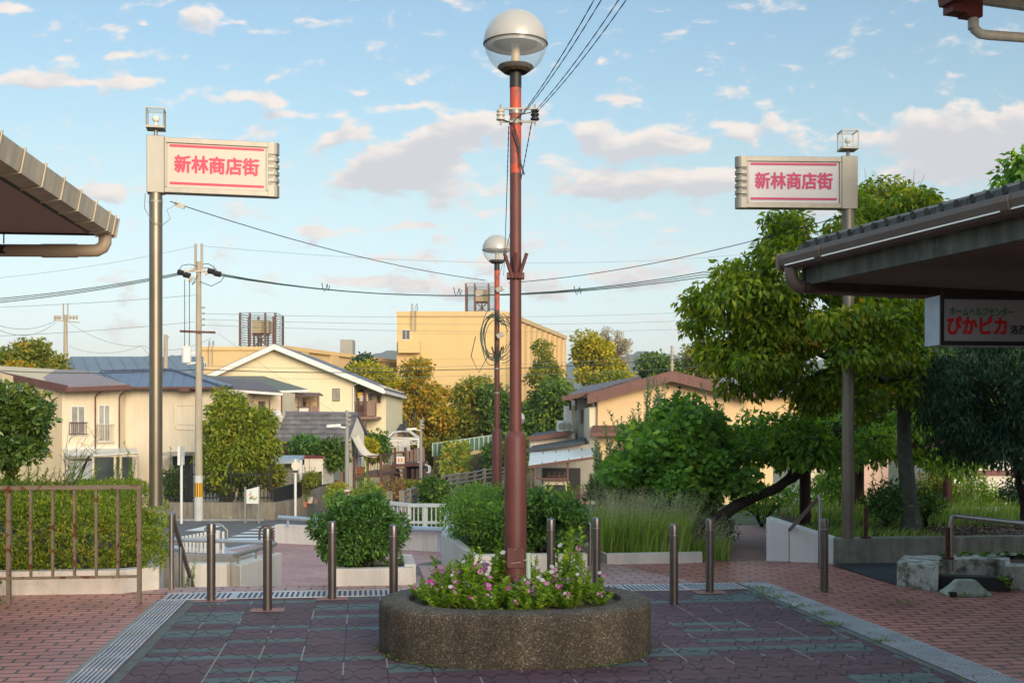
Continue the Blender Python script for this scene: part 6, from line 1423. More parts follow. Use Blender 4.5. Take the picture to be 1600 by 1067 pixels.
# embankments behind the lane
M['bank'] = pm('stained_concrete_slope', (.17, .115, .065), .95, var=.3, scale=1.2, streak=.45, bump=.3, bscale=8)
for label, q in (('stained concrete embankment slope right of the creeper', [(731, 748), (778, 744), (771, 700), (735, 712)]), ('stained concrete embankment slope left of the creeper', [(674, 752), (706, 750), (692, 712), (678, 713)]), ('stained concrete slope beside the cafe stairs', [(594, 760), (620, 762), (616, 727), (598, 725)])):
    Yb = 84 if 'creeper' in label else 68
    mb = MB(); a, b, c, d_ = [P(x, y, Yb) for x, y in q]; c.y += 2.2; d_.y += 2.2; c.z = P(*q[2], c.y).z; d_.z = P(*q[3], d_.y).z; c.x = P(*q[2], c.y).x; d_.x = P(*q[3], d_.y).x
    a.z -= 1; b.z -= 1; mb.ext([a, b, c, d_], (.1, 2.5, -.4)); tag(mb.build('embankment', M['bank']), label, 'embankment')
g9 = np.random.default_rng(19); n = 900; s1, s2 = g9.random(n), g9.random(n); xs = 690+8*s2+(38-6*s2)*s1+4*np.sin(s2*17)+g9.normal(size=n)*2.5; ys = 736-44*s2-5*np.sin(s1*9)*s2+g9.normal(size=n)*1.5; pv = np.array([tuple(P(x, y+1, 83.4+2*b)) for x, y, b in zip(xs, ys, s2)])
v, f_ = kites(pv, g9.normal(size=(n, 3))*.6+np.array([[0, -.2, -.5]]), np.array([[0, -1, .4]])+g9.normal(size=(n, 3))*.4, .42*(.6+.6*g9.random(n)), .36*(.6+.6*g9.random(n))); tag(mesh_np('creeper', v, f_, LF['mixed2']), 'broad-leaved yellow-green creeper covering the embankment', 'creeper')
mb = MB(); tn = thing('mesh_fence', 'pale green mesh fence along the top of the embankment', 'fence', P(720, 705, 87))
a, b = P(676, 713, 86.5), P(770, 700, 86.5); 
for k in range(14): mb = MB(); p = a.lerp(b, k/13); mb.bar(p, p+Vector((0, 0, 1.0)), .08); mb.build('post', M['pale_green_pipe'], tn)
mb = MB(); mb.bar(a+Vector((0, 0, .98)), b+Vector((0, 0, .98)), .06); mb.build('top_rail', M['pale_green_pipe'], tn)
mb = MB(); mb.ext([a+Vector((0, .05, 0)), b+Vector((0, .05, 0)), b+Vector((0, .05, .95)), a+Vector((0, .05, .95))], (0, .02, 0)); mb.build('mesh_panel', pm('green_mesh', (.10, .17, .12), .7, var=.15), tn)
# guard rail along the lane
t = thing('guard_rail', 'weathered guard rail of pipes between concrete posts along the curving lane', 'guard rail', P(730, 765, 66))
pts = [P(692, 764, 62), P(703, 761, 64), P(715, 758.5, 66), P(728, 756.5, 68), P(742, 754, 70), P(757, 750, 72), P(772, 748, 74), P(790, 746, 76)]
for p in pts: mb = MB(); mb.bar(p-Vector((0, 0, .8)), p+Vector((0, 0, .75)), .22); mb.build('post', M['old_concrete'], t)
mb = MB()
for z in (.15, .40, .66): mb.tube([p+Vector((0, -.05, z)) for p in pts], .045, 6)
mb.build('rail', M['alu'], t)
mb = MB()
for p, q_ in zip(pts, pts[1:]): mb.ext([p-Vector((0, -.3, 3)), q_-Vector((0, -.3, 3)), q_-Vector((0, -.3, .2)), p-Vector((0, -.3, .2))], (.02, .25, 0))
mb.build('wall', M['concrete'], t)
t = thing('guard_rail', 'short guard rail of pipes between concrete posts near the white railing', 'guard rail', P(635, 785, 44))
pts = [P(609, 778, 41), P(628, 776, 44), P(639, 772, 46), P(648, 769, 48)]
for p in pts: mb = MB(); mb.bar(p-Vector((0, 0, 1.2)), p+Vector((0, 0, .25)), .2); mb.build('post', M['old_concrete'], t)
mb = MB()
for z in (-.35, -.08, .16): mb.tube([p+Vector((0, -.05, z)) for p in pts[1:]], .04, 6)
mb.build('rail', M['alu'], t)
# person on the lane
def person():
    Yp = 84.0; ft = P(667, 757, Yp); k = 1.66
    t = thing('person', 'person in a pale jacket with a dark backpack walking away along the lane', 'person', ft); b = ft
    me = bpy.data.meshes.new('body'); J = {}
    pts = [(0, 0, .93), (0, .02, 1.15), (0, .03, 1.38), (0, .0, 1.47), (0, -.01, 1.56), (0, -.02, 1.66),
           (.17, .02, 1.37), (.23, .03, 1.12), (.20, -.06, .90), (.19, -.09, .82), (-.17, .02, 1.37), (-.24, .0, 1.12), (-.22, .08, .90), (-.21, .09, .82),
           (.09, 0, .88), (.10, -.06, .50), (.10, .08, .09), (.11, .20, .03), (-.09, 0, .88), (-.10, .10, .50), (-.10, .02, .09), (-.10, .14, .03)]
    ed = [(0, 1), (1, 2), (2, 3), (3, 4), (4, 5), (2, 6), (6, 7), (7, 8), (8, 9), (2, 10), (10, 11), (11, 12), (12, 13), (0, 14), (14, 15), (15, 16), (16, 17), (0, 18), (18, 19), (19, 20), (20, 21)]
    rad = [.15, .14, .15, .06, .09, .07, .07, .05, .04, .03, .07, .05, .04, .03, .09, .065, .05, .04, .09, .065, .05, .04]
    me.from_pydata([(x, -y, z) for x, y, z in pts], ed, []); o = bpy.data.objects.new('body', me); COL.objects.link(o); o.parent = t; WM[o.name] = WM[t.name]
    md = o.modifiers.new('skin', 'SKIN'); sv = me.skin_vertices[0].data
    for i, r in enumerate(rad): sv[i].radius = (r, r*.8); sv[i].use_root = i == 0
    sb = o.modifiers.new('smooth', 'SUBSURF'); sb.levels = 1; sb.render_levels = 1
    me.materials.append(pm('dark_trousers_skin', (.10, .09, .10), .8))
    O = b
    def at(x, y, z): return O+Vector((x, y, z))
    mb = MB(); mb.lathe([(.20, .86), (.205, 1.0), (.19, 1.2), (.20, 1.36), (.12, 1.46), (.07, 1.48)], O, 14, 0, 1, .72); mb.tube([at(.19, -.02, 1.38), at(.25, -.03, 1.12), at(.22, .05, .92)], [.075, .065, .055], 8); mb.tube([at(-.19, -.02, 1.38), at(-.26, 0, 1.12), at(-.235, -.07, .92)], [.075, .065, .055], 8); mb.build('jacket', pm('pale_jacket', (.55, .60, .62), .8), t, True)
    mb = MB(); mb.ball(at(0, .0, 1.63), .105, 12, 8, .12); mb.build('hair', pm('grey_hair', (.12, .11, .10), .9), t, True)
    mb = MB(); mb.lathe([(.11, .96), (.155, 1.0), (.16, 1.2), (.14, 1.36), (.07, 1.41)], at(-.05, -.17, 0), 10, 0, 1, .7); tag(mb.build('backpack', M['cable_dark']), 'dark backpack on the back of the person walking on the lane', 'backpack')
person()
# --- yard wall, fences and street things
wall('yard_wall', 'weathered concrete yard wall with fence bars above it across the road', 'wall', [([(-14.5, 45.3), (-9.45, 45.3), (-8.75, 48), (-8.6, 56), (-8.85, 56), (-9.0, 48.1), (-9.6, 45.55), (-14.5, 45.55)], -2.4, -1.5), ([(-8.75, 48.02), (-8.6, 54), (-8.83, 54), (-8.98, 48.02)], -1.5, -1.22)], M['old_concrete'])
t = thing('bar_fence', 'black metal bar fence on the yard wall across the road', 'fence', (-15, 45.45, -1.45))
mb = MB()
for z in (-1.32, -.38): mb.bar((-14.4, 45.43, z), (-9.55, 45.43, z), .05)
x = -14.4
while x < -9.55: mb.bar((x, 45.43, -1.44), (x, 45.43, -.25), .03); x += .145
for x in np.arange(-14.4, -9.5, 1.6): mb.bar((x, 45.43, -1.44), (x, 45.43, .02), .07)
mb.build('bars', M['black'], t)
t = thing('screen_fence', 'black boarded screen fence going back along the lane', 'fence', (-9, 50, -1.45))
mb = MB(); mb.ext([(-9.5, 45.5, -1.5), (-8.86, 48.0, -1.44), (-8.86, 48.0, -.80), (-9.5, 45.5, -.97)], (-.05, .02, 0)); mb.ext([(-8.7, 48.4, -1.21), (-8.68, 53.0, -1.18), (-8.68, 53.0, -.50), (-8.7, 48.4, -.60)], (-.05, .01, 0)); mb.build('panel', linemat('black_boards', (.02, .02, .02), (.006, .006, .006), (4, 4, 0), .12, .6), t)
mb = MB(); mb.bar((-8.8, 48.2, -1.4), (-8.8, 48.2, -.45), .12); mb.build('post', M['deck_panel'], t)
mb = MB(); mb.ext([P(440.5, 786, 46.5), P(444.5, 785, 46.5), P(444.5, 768, 46.5), P(441, 769, 46.5)], (0, .02, 0)); mb.build('notice', M['trim_white'], t)
t = thing('map_board', 'white neighbourhood map board with a green and pink map on two legs', 'map board', P(394, 818, 43.8))
def f(m): m.ext([P(385, 786.5, 43.8), P(404, 786.5, 43.8), P(404, 760, 43.8), P(385, 765, 43.8)], (0, .07, 0))
part(t, 'board', 'trim_white', f)
for px in (383.5, 404.8): part(t, 'leg', 'alu', lambda m: m.bar(P(px, 818, 43.84), P(px, 760, 43.84), .07))
M['map_green'] = pm('map_green', (.25, .55, .15), .7); M['map_pink'] = pm('map_pink', (.75, .25, .30), .7)
def f(m):
    for a, b in (((389, 779), (396, 777)), ((391, 775), (393, 780)), ((397, 781), (402, 776)), ((391, 767), (393, 771)), ((395, 775), (397, 780))): m.bar(P(*a, 43.79), P(*b, 43.79), .02, .05)
part(t, 'map_print', 'map_green', f)
def f(m):
    for a, b in (((389, 773), (392, 771)), ((392, 774), (396, 778)), ((399, 780), (400, 776))): m.bar(P(*a, 43.785), P(*b, 43.785), .02, .05)
part(t, 'map_print', 'map_pink', f)
t = thing('bus_stop_sign', 'round cream bus stop sign on a white post at the corner of the lane', 'bus stop sign', P(461.5, 806, 46))
p = P(461.5, 806, 46)
mb = MB(); mb.lathe([(.055, 0), (.055, 2.3)], p, 12); mb.build('post', M['trim_white'], t, True)
mb = MB(); c = P(462, 727.5, 45.92)
nn = 28; mb.ext([c+Vector((.175*math.cos(2*math.pi*i/nn), 0, .175*math.sin(2*math.pi*i/nn))) for i in range(nn)], (0, .04, 0)); mb.build('disc', M['fab_cream'], t)
mb = MB(); mb.ext([P(456, 739, 45.92), P(467.5, 739, 45.92), P(467.5, 734, 45.92), P(456, 734, 45.92)], (0, .04, 0)); pl2 = mb.build('name_plate', M['panel_cream'], t)
mb = MB()
for k, x in enumerate((457.2, 459.2, 461, 463, 465)): mb.bar(P(x, 735.2, 45.91), P(x, 737.8, 45.91), .05, .03); mb.bar(P(x-.6, 736, 45.91), P(x+.7, 736, 45.91), .03, .02)
mb.build('lettering', M['t_black'], pl2)
t = thing('sign_post', 'thin white post with a road sign seen edge-on near the pole', 'road sign', P(283.5, 818, 43))
mb = MB(); mb.lathe([(.05, 0), (.05, 2.5)], P(283.5, 818, 43), 10); mb.build('post', M['trim_white'], t, True); mb = MB(); c = P(283.5, 720, 43); mb.box(c.x-.06, c.x+.03, c.y-.3, c.y+.3, c.z-.15, c.z+.55); mb.build('plate', M['trim_white'], t)
for label, x0, x1, yt, yb, Y, mm in (('grey hooped steel barrier at the kerb', 336, 355, 818, 849, 34.4, 'alu'), ('brown hooped barrier at the kerb beside the crosswalk', 405.5, 426.5, 821, 848, 34.6, 'trim_brown')):
    a, b = P(x0, yb, Y), P(x1, yb, Y); r_ = (b.x-a.x)/2; zt_ = P(0, yt, Y).z; c = Vector(((a.x+b.x)/2, Y, zt_-r_)); rr = r_ if mm == 'trim_brown' else r_*.5
    if mm == 'trim_brown': pts = [a]+[c+Vector((-r_*math.cos(s), 0, r_*math.sin(s))) for s in np.linspace(0, math.pi, 11)]+[b]
    else: pts = [Vector((a.x-.3, Y, a.z)), Vector((a.x-.3, Y, zt_-.15)), Vector((a.x-.15, Y, zt_)), Vector((b.x-.2, Y, zt_-.02)), Vector((b.x, Y, zt_-.2)), b]
    mb = MB(); mb.tube(pts, .035, 8); tag(mb.build('hoop_barrier', M[mm], None, True), label, 'barrier')
# parapets, railings round the landing
wall('parapet', 'pale parapet wall on the left of the lower landing with a blue-grey rail', 'low wall', [([(-5.58, 26.75), (-3.2, 25.6), (-3.1, 25.8), (-5.48, 26.95)], -1.5, -.77)], M['white_wall'])
wall('parapet', 'pale parapet wall behind the round shrub with the white railing on it', 'low wall', [([(-3.19, 25.6), (-1.1, 24.6), (-.75, 24.65), (-1.0, 24.85), (-3.1, 25.78)], -1.5, -.68)], M['white_wall'])
handrail('blue-grey rail on the left landing parapet', [P(436, 808, 26.6), P(500, 812, 25.9), P(560, 814, 25.6)], [(*P(450, 808, 26.5).to_tuple()[:2], -.62, -.8), (*P(520, 812, 25.85).to_tuple()[:2], -.66, -.8)], .05, M['rail_blue'], .03)
handrail('blue-grey rail along the right landing parapet', [P(585, 817, 25.4), P(640, 826, 24.9), P(700, 828, 24.5)], [(*P(690, 828, 24.55).to_tuple()[:2], -.75, -1.2)], .06, M['rail_blue'], .03)
handrail('low blue-grey edge rail between the brick landing and the pavement', [P(340, 862.5, 24.9), P(410, 849, 26.7)], [(*P(352, 860, 25.2).to_tuple()[:2], -1.12, -1.3), (*P(405, 850, 26.5).to_tuple()[:2], -1.12, -1.3)], .05, M['rail_blue'], .03)
handrail('pale rail behind the white picket fence', [P(268, 855, 21.5), P(330, 862, 21.5), P(400, 868.5, 21.0)], [(*P(374, 866, 21.2).to_tuple()[:2], -.87, -1.3), (*P(300, 860, 21.4).to_tuple()[:2], -.75, -1.3)], .05, M['rail_blue'], .03)
t = thing('white_railing', 'white metal railing with thin bars beyond the landing parapet', 'railing', P(640, 828, 27))
pa, pb_, pc = P(585, 783, 27.5), P(640, 789, 26.6), P(716, 789.5, 26.2); dn = Vector((0, 0, -.42))
mb = MB()
for a, b in ((pa, pb_), (pb_, pc)): mb.bar(a, b, .10, .08); mb.bar(a+dn*.95, b+dn*.95, .05, .06)
mb.build('rail', M['trim_white'], t); mb = MB()
for a, b, n in ((pa, pb_, 9), (pb_, pc, 11)):
    for i in range(n): p = a.lerp(b, i/n); mb.bar(p, p+dn*.93, .028)
    for i in range(n): p = a.lerp(b, i/n)+dn*1.02; mb.bar(p, p+dn*.7, .022)
mb.build('baluster', M['trim_white'], t)
for p in (pa, pb_, pb_.lerp(pc, .32), pc): mb = MB(); mb.bar(p, p+dn*2.4, .075); mb.build('post', M['trim_white'], t)
t = thing('picket_fence', 'small white picket fence beside the steps, with rust spots', 'fence', P(315, 895, 19))
a, b = P(286, 842, 19), P(340, 832, 18.4); mb = MB()
for k in range(9): p = a.lerp(b, k/9.2)+Vector((0, 0, .05)); mb.box(p.x-.018, p.x+.018, p.y-.012, p.y+.012, p.z-.66, p.z)
mb.build('picket', M['trim_white'], t); mb = MB(); mb.bar(a-Vector((0, 0, .03)), b-Vector((0, 0, .03)), .03, .06); mb.bar(a-Vector((0, 0, .52)), b-Vector((0, 0, .52)), .03, .06); mb.build('rail', M['trim_white'], t)
mb = MB(); mb.box(b.x-.035, b.x+.035, b.y-.035, b.y+.035, b.z-.75, b.z+.04); mb.box(b.x+.075, b.x+.11, b.y-.015, b.y+.015, b.z-.70, b.z+.02); mb.build('post', pm('rust_spotted_white', (.7, .68, .64), .6, col2=(.2, .06, .03), fac2=(.66, .7), scale2=9), t)
# sheds beside the lane
t = house('white storage shed with a dark red roof edge beside the lane', 'shed', 490, 760, 52, 'storage_shed')
part(t, 'wall', 'h_white', lambda m: PQ(m, [(474, 760), (504, 757), (505, 712), (476, 712)], 52, (.2, 2, 0)))
def f(m): slab(m, [P(474, 711.5, 51.9), P(506, 711.5, 51.9), P(505, 709.5, 54.2), P(476, 709.5, 54.2)], .12)
part(t, 'roof', 'gutter_red', f)
part(t, 'door_seam', 'h_grey', lambda m: m.bar(P(484, 757, 51.98), P(484, 713, 51.98), .02))
t = house('low shelter with a blue-grey sheet roof between the street tree and the shed', 'shelter', 450, 770, 50, 'shelter')
def f(m): slab(m, [P(415, 721, 49), P(469, 718, 49), P(476, 711, 52), P(430, 711, 52)], .14)
part(t, 'roof', 'rail_blue', f)
part(t, 'wall', 'h_grey', lambda m: PQ(m, [(420, 790), (470, 780), (470, 719), (420, 722)], 50.5, (0, .2, 0)))
def f(m): m.bar(P(470, 775, 49.2), P(470, 719, 49.2), .12); m.bar(P(474, 775, 49.4), P(474, 726, 49.4), .05)
part(t, 'post', 'trim_white', f)
mb = MB(); mb.ext([P(522, 750, 55), P(548, 750, 57), P(548, 723, 57), P(523, 724, 55)], (0, .03, 0)); tag(mb.build('green_fence', pm('pale_blue_green_mesh', (.28, .38, .36), .7, var=.15)), 'pale blue-green mesh fence panel behind the first lamp pole of the lane', 'fence')
def slim_lamp(label, px, y0, y1, Y, grp='grey poles with lamp arms along the lane'):
    b = P(px, y1, Y); t = thing('lane_lamp', label, 'street lamp', b); H = (y1-y0)/F*Y; mb = MB(); mb.lathe([(.11, -.3), (.075, H)], b, 12); mb.build('pole', M['concrete'], t, True)
    mb = MB(); z = b.z+H*.82; mb.bar((b.x, b.y, z), (b.x-.55, b.y-.3, z+.08), .06); mb.obox((b.x-.55, b.y-.3, z+.09), (.28, .12, .02), (-.04, .09, 0), (0, 0, .06)); mb.build('lamp_arm', M['trim_white'], t)
    mb = MB(); 
    for k in range(3): mb.box(b.x-.02, b.x+.2, b.y-.12, b.y+.04, b.z+H*.82+.1+.2*k, b.z+H*.82+.2+.2*k)
    mb.build('clamp', M['alu'], t)
slim_lamp('grey concrete pole with a lamp arm beside the white shed and the deck', 542, 641, 792, 50); slim_lamp('grey pole with a lamp arm beside the cafe deck', 657.5, 655, 752, 68)
for k, (px, py, Y, r, m_, lb) in enumerate([(484, 786, 48.5, .16, 'fab_cream', 'cream flower pot at the foot of the lane fence'), (475.5, 792, 48, .14, 'terracotta', 'terracotta pot left of the cream pot at the lane fence'), (492.5, 787, 49, .13, 'terracotta2', 'pinkish pot right of the cream pot at the lane fence')]):
    if m_ == 'terracotta2': M[m_] = pm('pinkish_clay', (.45, .25, .2), .8)
    mb = MB(); mb.lathe([(r*.7, 0), (r, r*1.6), (r*1.1, r*1.62), (r*.9, r*1.7)], P(px, py, Y), 12); tag(mb.build('flower_pot', M[m_], None, True), lb, 'flower pot')
t = thing('marker_post', 'small white and red marker post half hidden in the weeds of the lane', 'marker post', P(542, 800, 40)); mb = MB(); mb.box(P(538, 0, 40).x, P(546, 0, 40).x, 39.9, 40, P(0, 790, 40).z, P(0, 765, 40).z); mb.build('panel', M['trim_white'], t); mb = MB(); mb.box(P(538, 0, 40).x, P(546, 0, 40).x, 39.87, 39.898, P(0, 771, 40).z, P(0, 767, 40).z); mb.build('stripe', M['t_red'], t)

# --- right gable house with terraces and carport
h = house('long house with an orange gable and thick brown bargeboards on the right', 'house', 1050, 790, 46)
part(h, 'gable_wall', 'h_gable', lambda m: PQ(m, [(934, 800), (1166, 800), (1166, 619), (1050, 592), (934, 620)], 46, (0, 9, 0)))
def f(m):
    a, b, c = P(920, 614, 45.3), P(1050, 579, 45.3), P(1180, 611, 45.3); th = Vector((0, 0, .14)); v_ = Vector((0, 10.5, 0))
    m.ext([a-th, b-th, b, a], v_); m.ext([b-th, c-th, c, b], v_)
part(h, 'roof', 'trim_brown', f)
def f(m):
    a, b, c = P(918, 617, 45.2), P(1050, 581.5, 45.2), P(1182, 614, 45.2); dn = Vector((0, 0, .36)); m.ext([a-dn, b-dn, b, a], (0, .1, 0)); m.ext([b-dn, c-dn, c, b], (0, .098, 0))
part(h, 'bargeboard', 'trim_brown', f)
def f(m):
    for px in (1043.5, 1062): c = P(px, 605.5, 45.97); m.ext([c+Vector((.06*math.cos(a), 0, .06*math.sin(a))) for a in np.linspace(0, 6.283, 12, False)], (0, .025, 0))
part(h, 'vent', 'black', f)
def f(m): slab(m, [P(922, 676, 45.0), P(1138, 674, 45.0), P(1138, 663.5, 46), P(926, 664.5, 46)], .16); m.bar(P(922, 679, 44.95), P(1138, 677, 44.95), .08, .14)
part(h, 'pent_roof', 'trim_brown', f)
part(h, 'side_wall', 'h_cream', lambda m: block(m, 921, 934, 636, 800, 46.2, 8.5))
def f(m): m.tube([P(916, 615, 45.2), P(916, 620, 45.2), P(919, 626, 45.5), P(930, 628, 45.9), P(931, 634, 45.95)], .05, 8)
part(h, 'downpipe', 'black', f)
part(h, 'right_wall', 'h_gable', lambda m: block(m, 1166.4, 1290, 614, 800, 47.5, 8))
def f(m): slab(m, [P(1108, 612, 46.8), P(1300, 614, 46.8), P(1300, 590, 55), P(1130, 590, 55)], .12); m.bar(P(1106, 615, 46.75), P(1300, 617, 46.75), .08, .14)
part(h, 'right_roof', 'r_plum', f)
h2 = house('grey terrace house with stepped flat roofs behind the orange gable', 'house', 900, 790, 52)
part(h2, 'wall', 'h_grey', lambda m: block(m, 903, 922, 621, 800, 50, 8)); part(h2, 'stair_wall', 'h_cream', lambda m: block(m, 893, 903.3, 633, 800, 51.5, 6)); part(h2, 'bay', 'trim_white', lambda m: block(m, 885, 893.5, 634, 680, 53, 3))
def f(m): slab(m, [P(880, 621, 49.6), P(924, 612, 49.6), P(1000, 588, 58), P(912, 603, 58)], .16)
part(h2, 'roof', 'r_brown', f)
def f(m): m.bar(P(879, 623, 49.5), P(924, 614, 49.5), .1, .2); m.tube([P(882, 624, 49.6), P(891, 628, 50.5), P(891, 640, 51.4)], .05, 6); m.tube([P(890, 621, 49.6), P(900, 625, 49.8), P(900, 640, 50)], .05, 6)
part(h2, 'fascia', 'trim_brown', f)
def f(m): slab(m, [P(826, 684, 49), P(892, 673, 49), P(892, 668, 55), P(833, 677, 55)], .1)
part(h2, 'terrace_roof', 'r_dark', f)
def f(m): m.bar(P(826, 686, 48.9), P(892, 676, 48.9), .1, .2)
part(h2, 'terrace_fascia', 'trim_brown', f)
part(h2, 'terrace_wall', 'h_white', lambda m: PQ(m, [(829, 720), (898, 720), (898, 677), (829, 688)], 49.4, (0, 4, 0)))
def f(m): slab(m, [P(825, 703, 45.4), P(913, 690, 45.4), P(915, 683, 49), P(832, 696, 49)], .1)
part(h2, 'lower_roof', 'r_dark', f)
part(h2, 'parapet_wall', 'h_grey', lambda m: PQ(m, [(835, 790), (934, 790), (934, 692), (835, 705)], 45.8, (0, .25, 0)))
window(h2, 907, 914, 640, 660, 49.98, 'gutter_brown', 'pane_dark', 0)
part(h2, 'shutter', 'black', lambda m: m.ext([P(848, 790, 45.7), P(907, 790, 45.7), P(907, 731, 45.7), P(848, 731, 45.7)], (0, .08, 0)))
for k, (px, lb) in enumerate(((877, 'white air conditioner outdoor unit standing on the flat terrace roof, left one'), (888, 'white air conditioner outdoor unit standing on the flat terrace roof, right one'))):
    t = thing('air_conditioner', lb, 'air conditioner', P(px, 673, 50.5), 0, 'outdoor units on the terrace roof'); mb = MB(); c = P(px, 666, 50.5); mb.box(c.x-.2, c.x+.18, c.y-.2, c.y+.35, c.z-.24, c.z+.26); mb.build('case', M['trim_white'], t, bevel=.02)
    mb = MB(); mb.lathe([(.16, 0), (.15, .015), (.02, .02)], (0, 0, 0), 14); mb.v = [Vector((c.x+p.x, c.y-.2-p.z, c.z+p.y)) for p in mb.v]; mb.build('fan_grille', M['h_grey'], t)
t = thing('carport', 'carport with a translucent white roof and brown frame', 'carport', P(880, 790, 42))
mb = MB(); n = 8; rows = []
for i in range(n+1):
    s = i/n; rows.append((P(826+3*s, 728-3*s-17*s**.7, 41.5+3.8*s), P(931-2*s, 713-13*s**.7, 41.5+3.8*s)))
for (a, b), (c, d_) in zip(rows, rows[1:]): mb.ext([a, b, d_, c], (0, 0, .03))
mb.build('roof', M['poly'], t); mb = MB(); mb.bar(P(825, 729.5, 41.4), P(931, 714.5, 41.4), .08, .1); mb.bar(P(887, 770, 41.6), P(887, 720, 41.6), .07); mb.bar(P(830, 790, 41.6), P(830, 728, 41.6), .08); mb.bar(P(839, 748, 41.5), P(886, 748, 41.5), .07); mb.bar(P(839, 748, 41.5), P(839, 727, 41.5), .07)
for k in range(1, 5): a, b = rows[0][0].lerp(rows[0][1], k/5), rows[-1][0].lerp(rows[-1][1], k/5); mb.bar(a+Vector((0, 0, .04)), b+Vector((0, 0, .04)), .03)
mb.build('frame', M['trim_brown'], t)
t = thing('light_truck', 'small cream truck with a ladder rack parked under the carport', 'truck', P(868, 800, 43))
mb = MB(); Yt = 43.0; a, b = P(845, 0, Yt).x, P(893, 0, Yt).x; zr = P(0, 752, Yt).z; z0 = -2.2
mb.ext([(a+.1, Yt, z0+.95), (a+.12, Yt+.25, zr-.08), (a+.16, Yt+.4, zr), (a+.16, Yt+1.3, zr), (a+.1, Yt+1.4, zr-.1), (a+.1, Yt+1.4, z0+.35), (a+.1, Yt-.05, z0+.35)], (b-a-.2, 0, 0)); mb.build('cab', M['h_cream'], t, bevel=.05)
mb = MB(); mb.ext([(a+.18, Yt-.02, z0+1.0), (b-.18, Yt-.02, z0+1.0), (b-.22, Yt+.235, zr-.14), (a+.22, Yt+.235, zr-.14)], (0, -.01, .002)); mb.build('windscreen', M['pane_dark'], t)
mb = MB(); mb.box(a+.1, b-.1, Yt+1.45, Yt+3.3, z0+.45, z0+.95); mb.build('cargo_bed', M['h_cream'], t)
for sx_ in (a+.18, b-.32):
    for yy in (Yt+.55, Yt+2.7):
        mb = MB(); mb.tube([(sx_, yy, z0+.26), (sx_+.14, yy, z0+.26)], .26, 16); mb.build('wheel', M['black'], t)
for sx_ in (a+.3, b-.3):
    mb = MB(); mb.box(sx_-.1, sx_+.1, Yt-.08, Yt-.04, z0+.62, z0+.76); mb.build('headlight', M['panel_white'], t)
mb = MB()
for k in range(4): x = a+.28+k*(b-a-.56)/3; mb.bar((x, Yt+.3, zr), (x+.05, Yt+.3, zr+.34), .05)
mb.bar((a+.1, Yt+.3, zr+.03), (b-.1, Yt+.3, zr+.03), .05); mb.bar((a+.25, Yt+.3, zr+.2), (b-.25, Yt+.3, zr+.2), .03); mb.build('ladder_rack', M['trim_brown'], t)
mb = MB()
for k in range(6): x0_ = P(894+3.2*k, 0, 42.2).x; mb.bar((x0_, 42.2, -2.1), (x0_+.45, 42.2, -.75), .03); mb.bar((x0_+.45, 42.22, -2.1), (x0_, 42.22, -.75), .03)
tag(mb.build('folding_gate', M['trim_brown']), 'brown folding lattice gate beside the truck', 'gate')
# --- yellow apartment block and other far buildings
YB, DB = 130.0, Vector((8.4, 35, 0))
h = house('tall plain yellow apartment block with a pilastered side', 'apartment block', 700, 760, YB, 'apartment_block')
fr = [P(620, 800, YB), P(790, 800, YB), P(790, 488, YB), P(620, 488, YB)]
part(h, 'wall', 'h_yellow', lambda m: m.ext(fr, DB))
def f(m): m.ext([P(619, 494, YB-.15), P(790.6, 494, YB-.15), P(790.6, 486.5, YB-.15), P(619, 486.5, YB-.15)], (0, .3, 0)); a = P(790.3, 494, YB); m.ext([a, a+DB, a+DB+Vector((0, 0, .5)), a+Vector((0, 0, .5))], (.3, -.05, 0))
part(h, 'parapet', 'h_yellow2', f)
def f(m):
    a = P(790.2, 800, YB)
    for k in range(11):
        p = a+DB*((k+.4)/11); m.ext([p, p+DB*.022, Vector((*(p+DB*.022).to_tuple()[:2], fr[2].z-.6)), Vector((p.x, p.y, fr[2].z-.6))], (.35, -.08, 0))
part(h, 'pilaster', 'h_yellow2', f)
for k in range(11):
    for fl in range(4):
        a = P(790.2, 800, YB)+DB*((k+.66)/11); z = fr[2].z-2.2-fl*2.9
        mb = MB(); q0 = Vector((a.x+.02, a.y, z)); mb.ext([q0, q0+DB*.034, q0+DB*.034+Vector((0, 0, 1.5)), q0+Vector((0, 0, 1.5))], (.08, -.02, 0)); mb.build('window', M['pane'], h)
part(h, 'balcony_box', 'h_yellow', lambda m: PQ(m, [(622, 551), (656, 551), (656, 531.5), (622, 531.5)], YB-1.3, (0, 1.28, 0)))
window(h, 628, 641, 515, 531, YB, 'trim_white', 'pane_dark', 1, .1)
def f(m):
    for px in (644, 651): m.tube([P(px-1.2, 517, YB-.35), P(px-1.2, 478, YB-.35), P(px, 474.5, YB-.2), P(px+1.2, 478, YB), P(px+1.2, 486, YB+.3)], .04, 6)
    for k in range(10): m.bar(P(642.8, 515-3.6*k, YB-.35), P(650, 515-3.6*k, YB-.35), .035)
part(h, 'roof_ladder', 'alu', f)
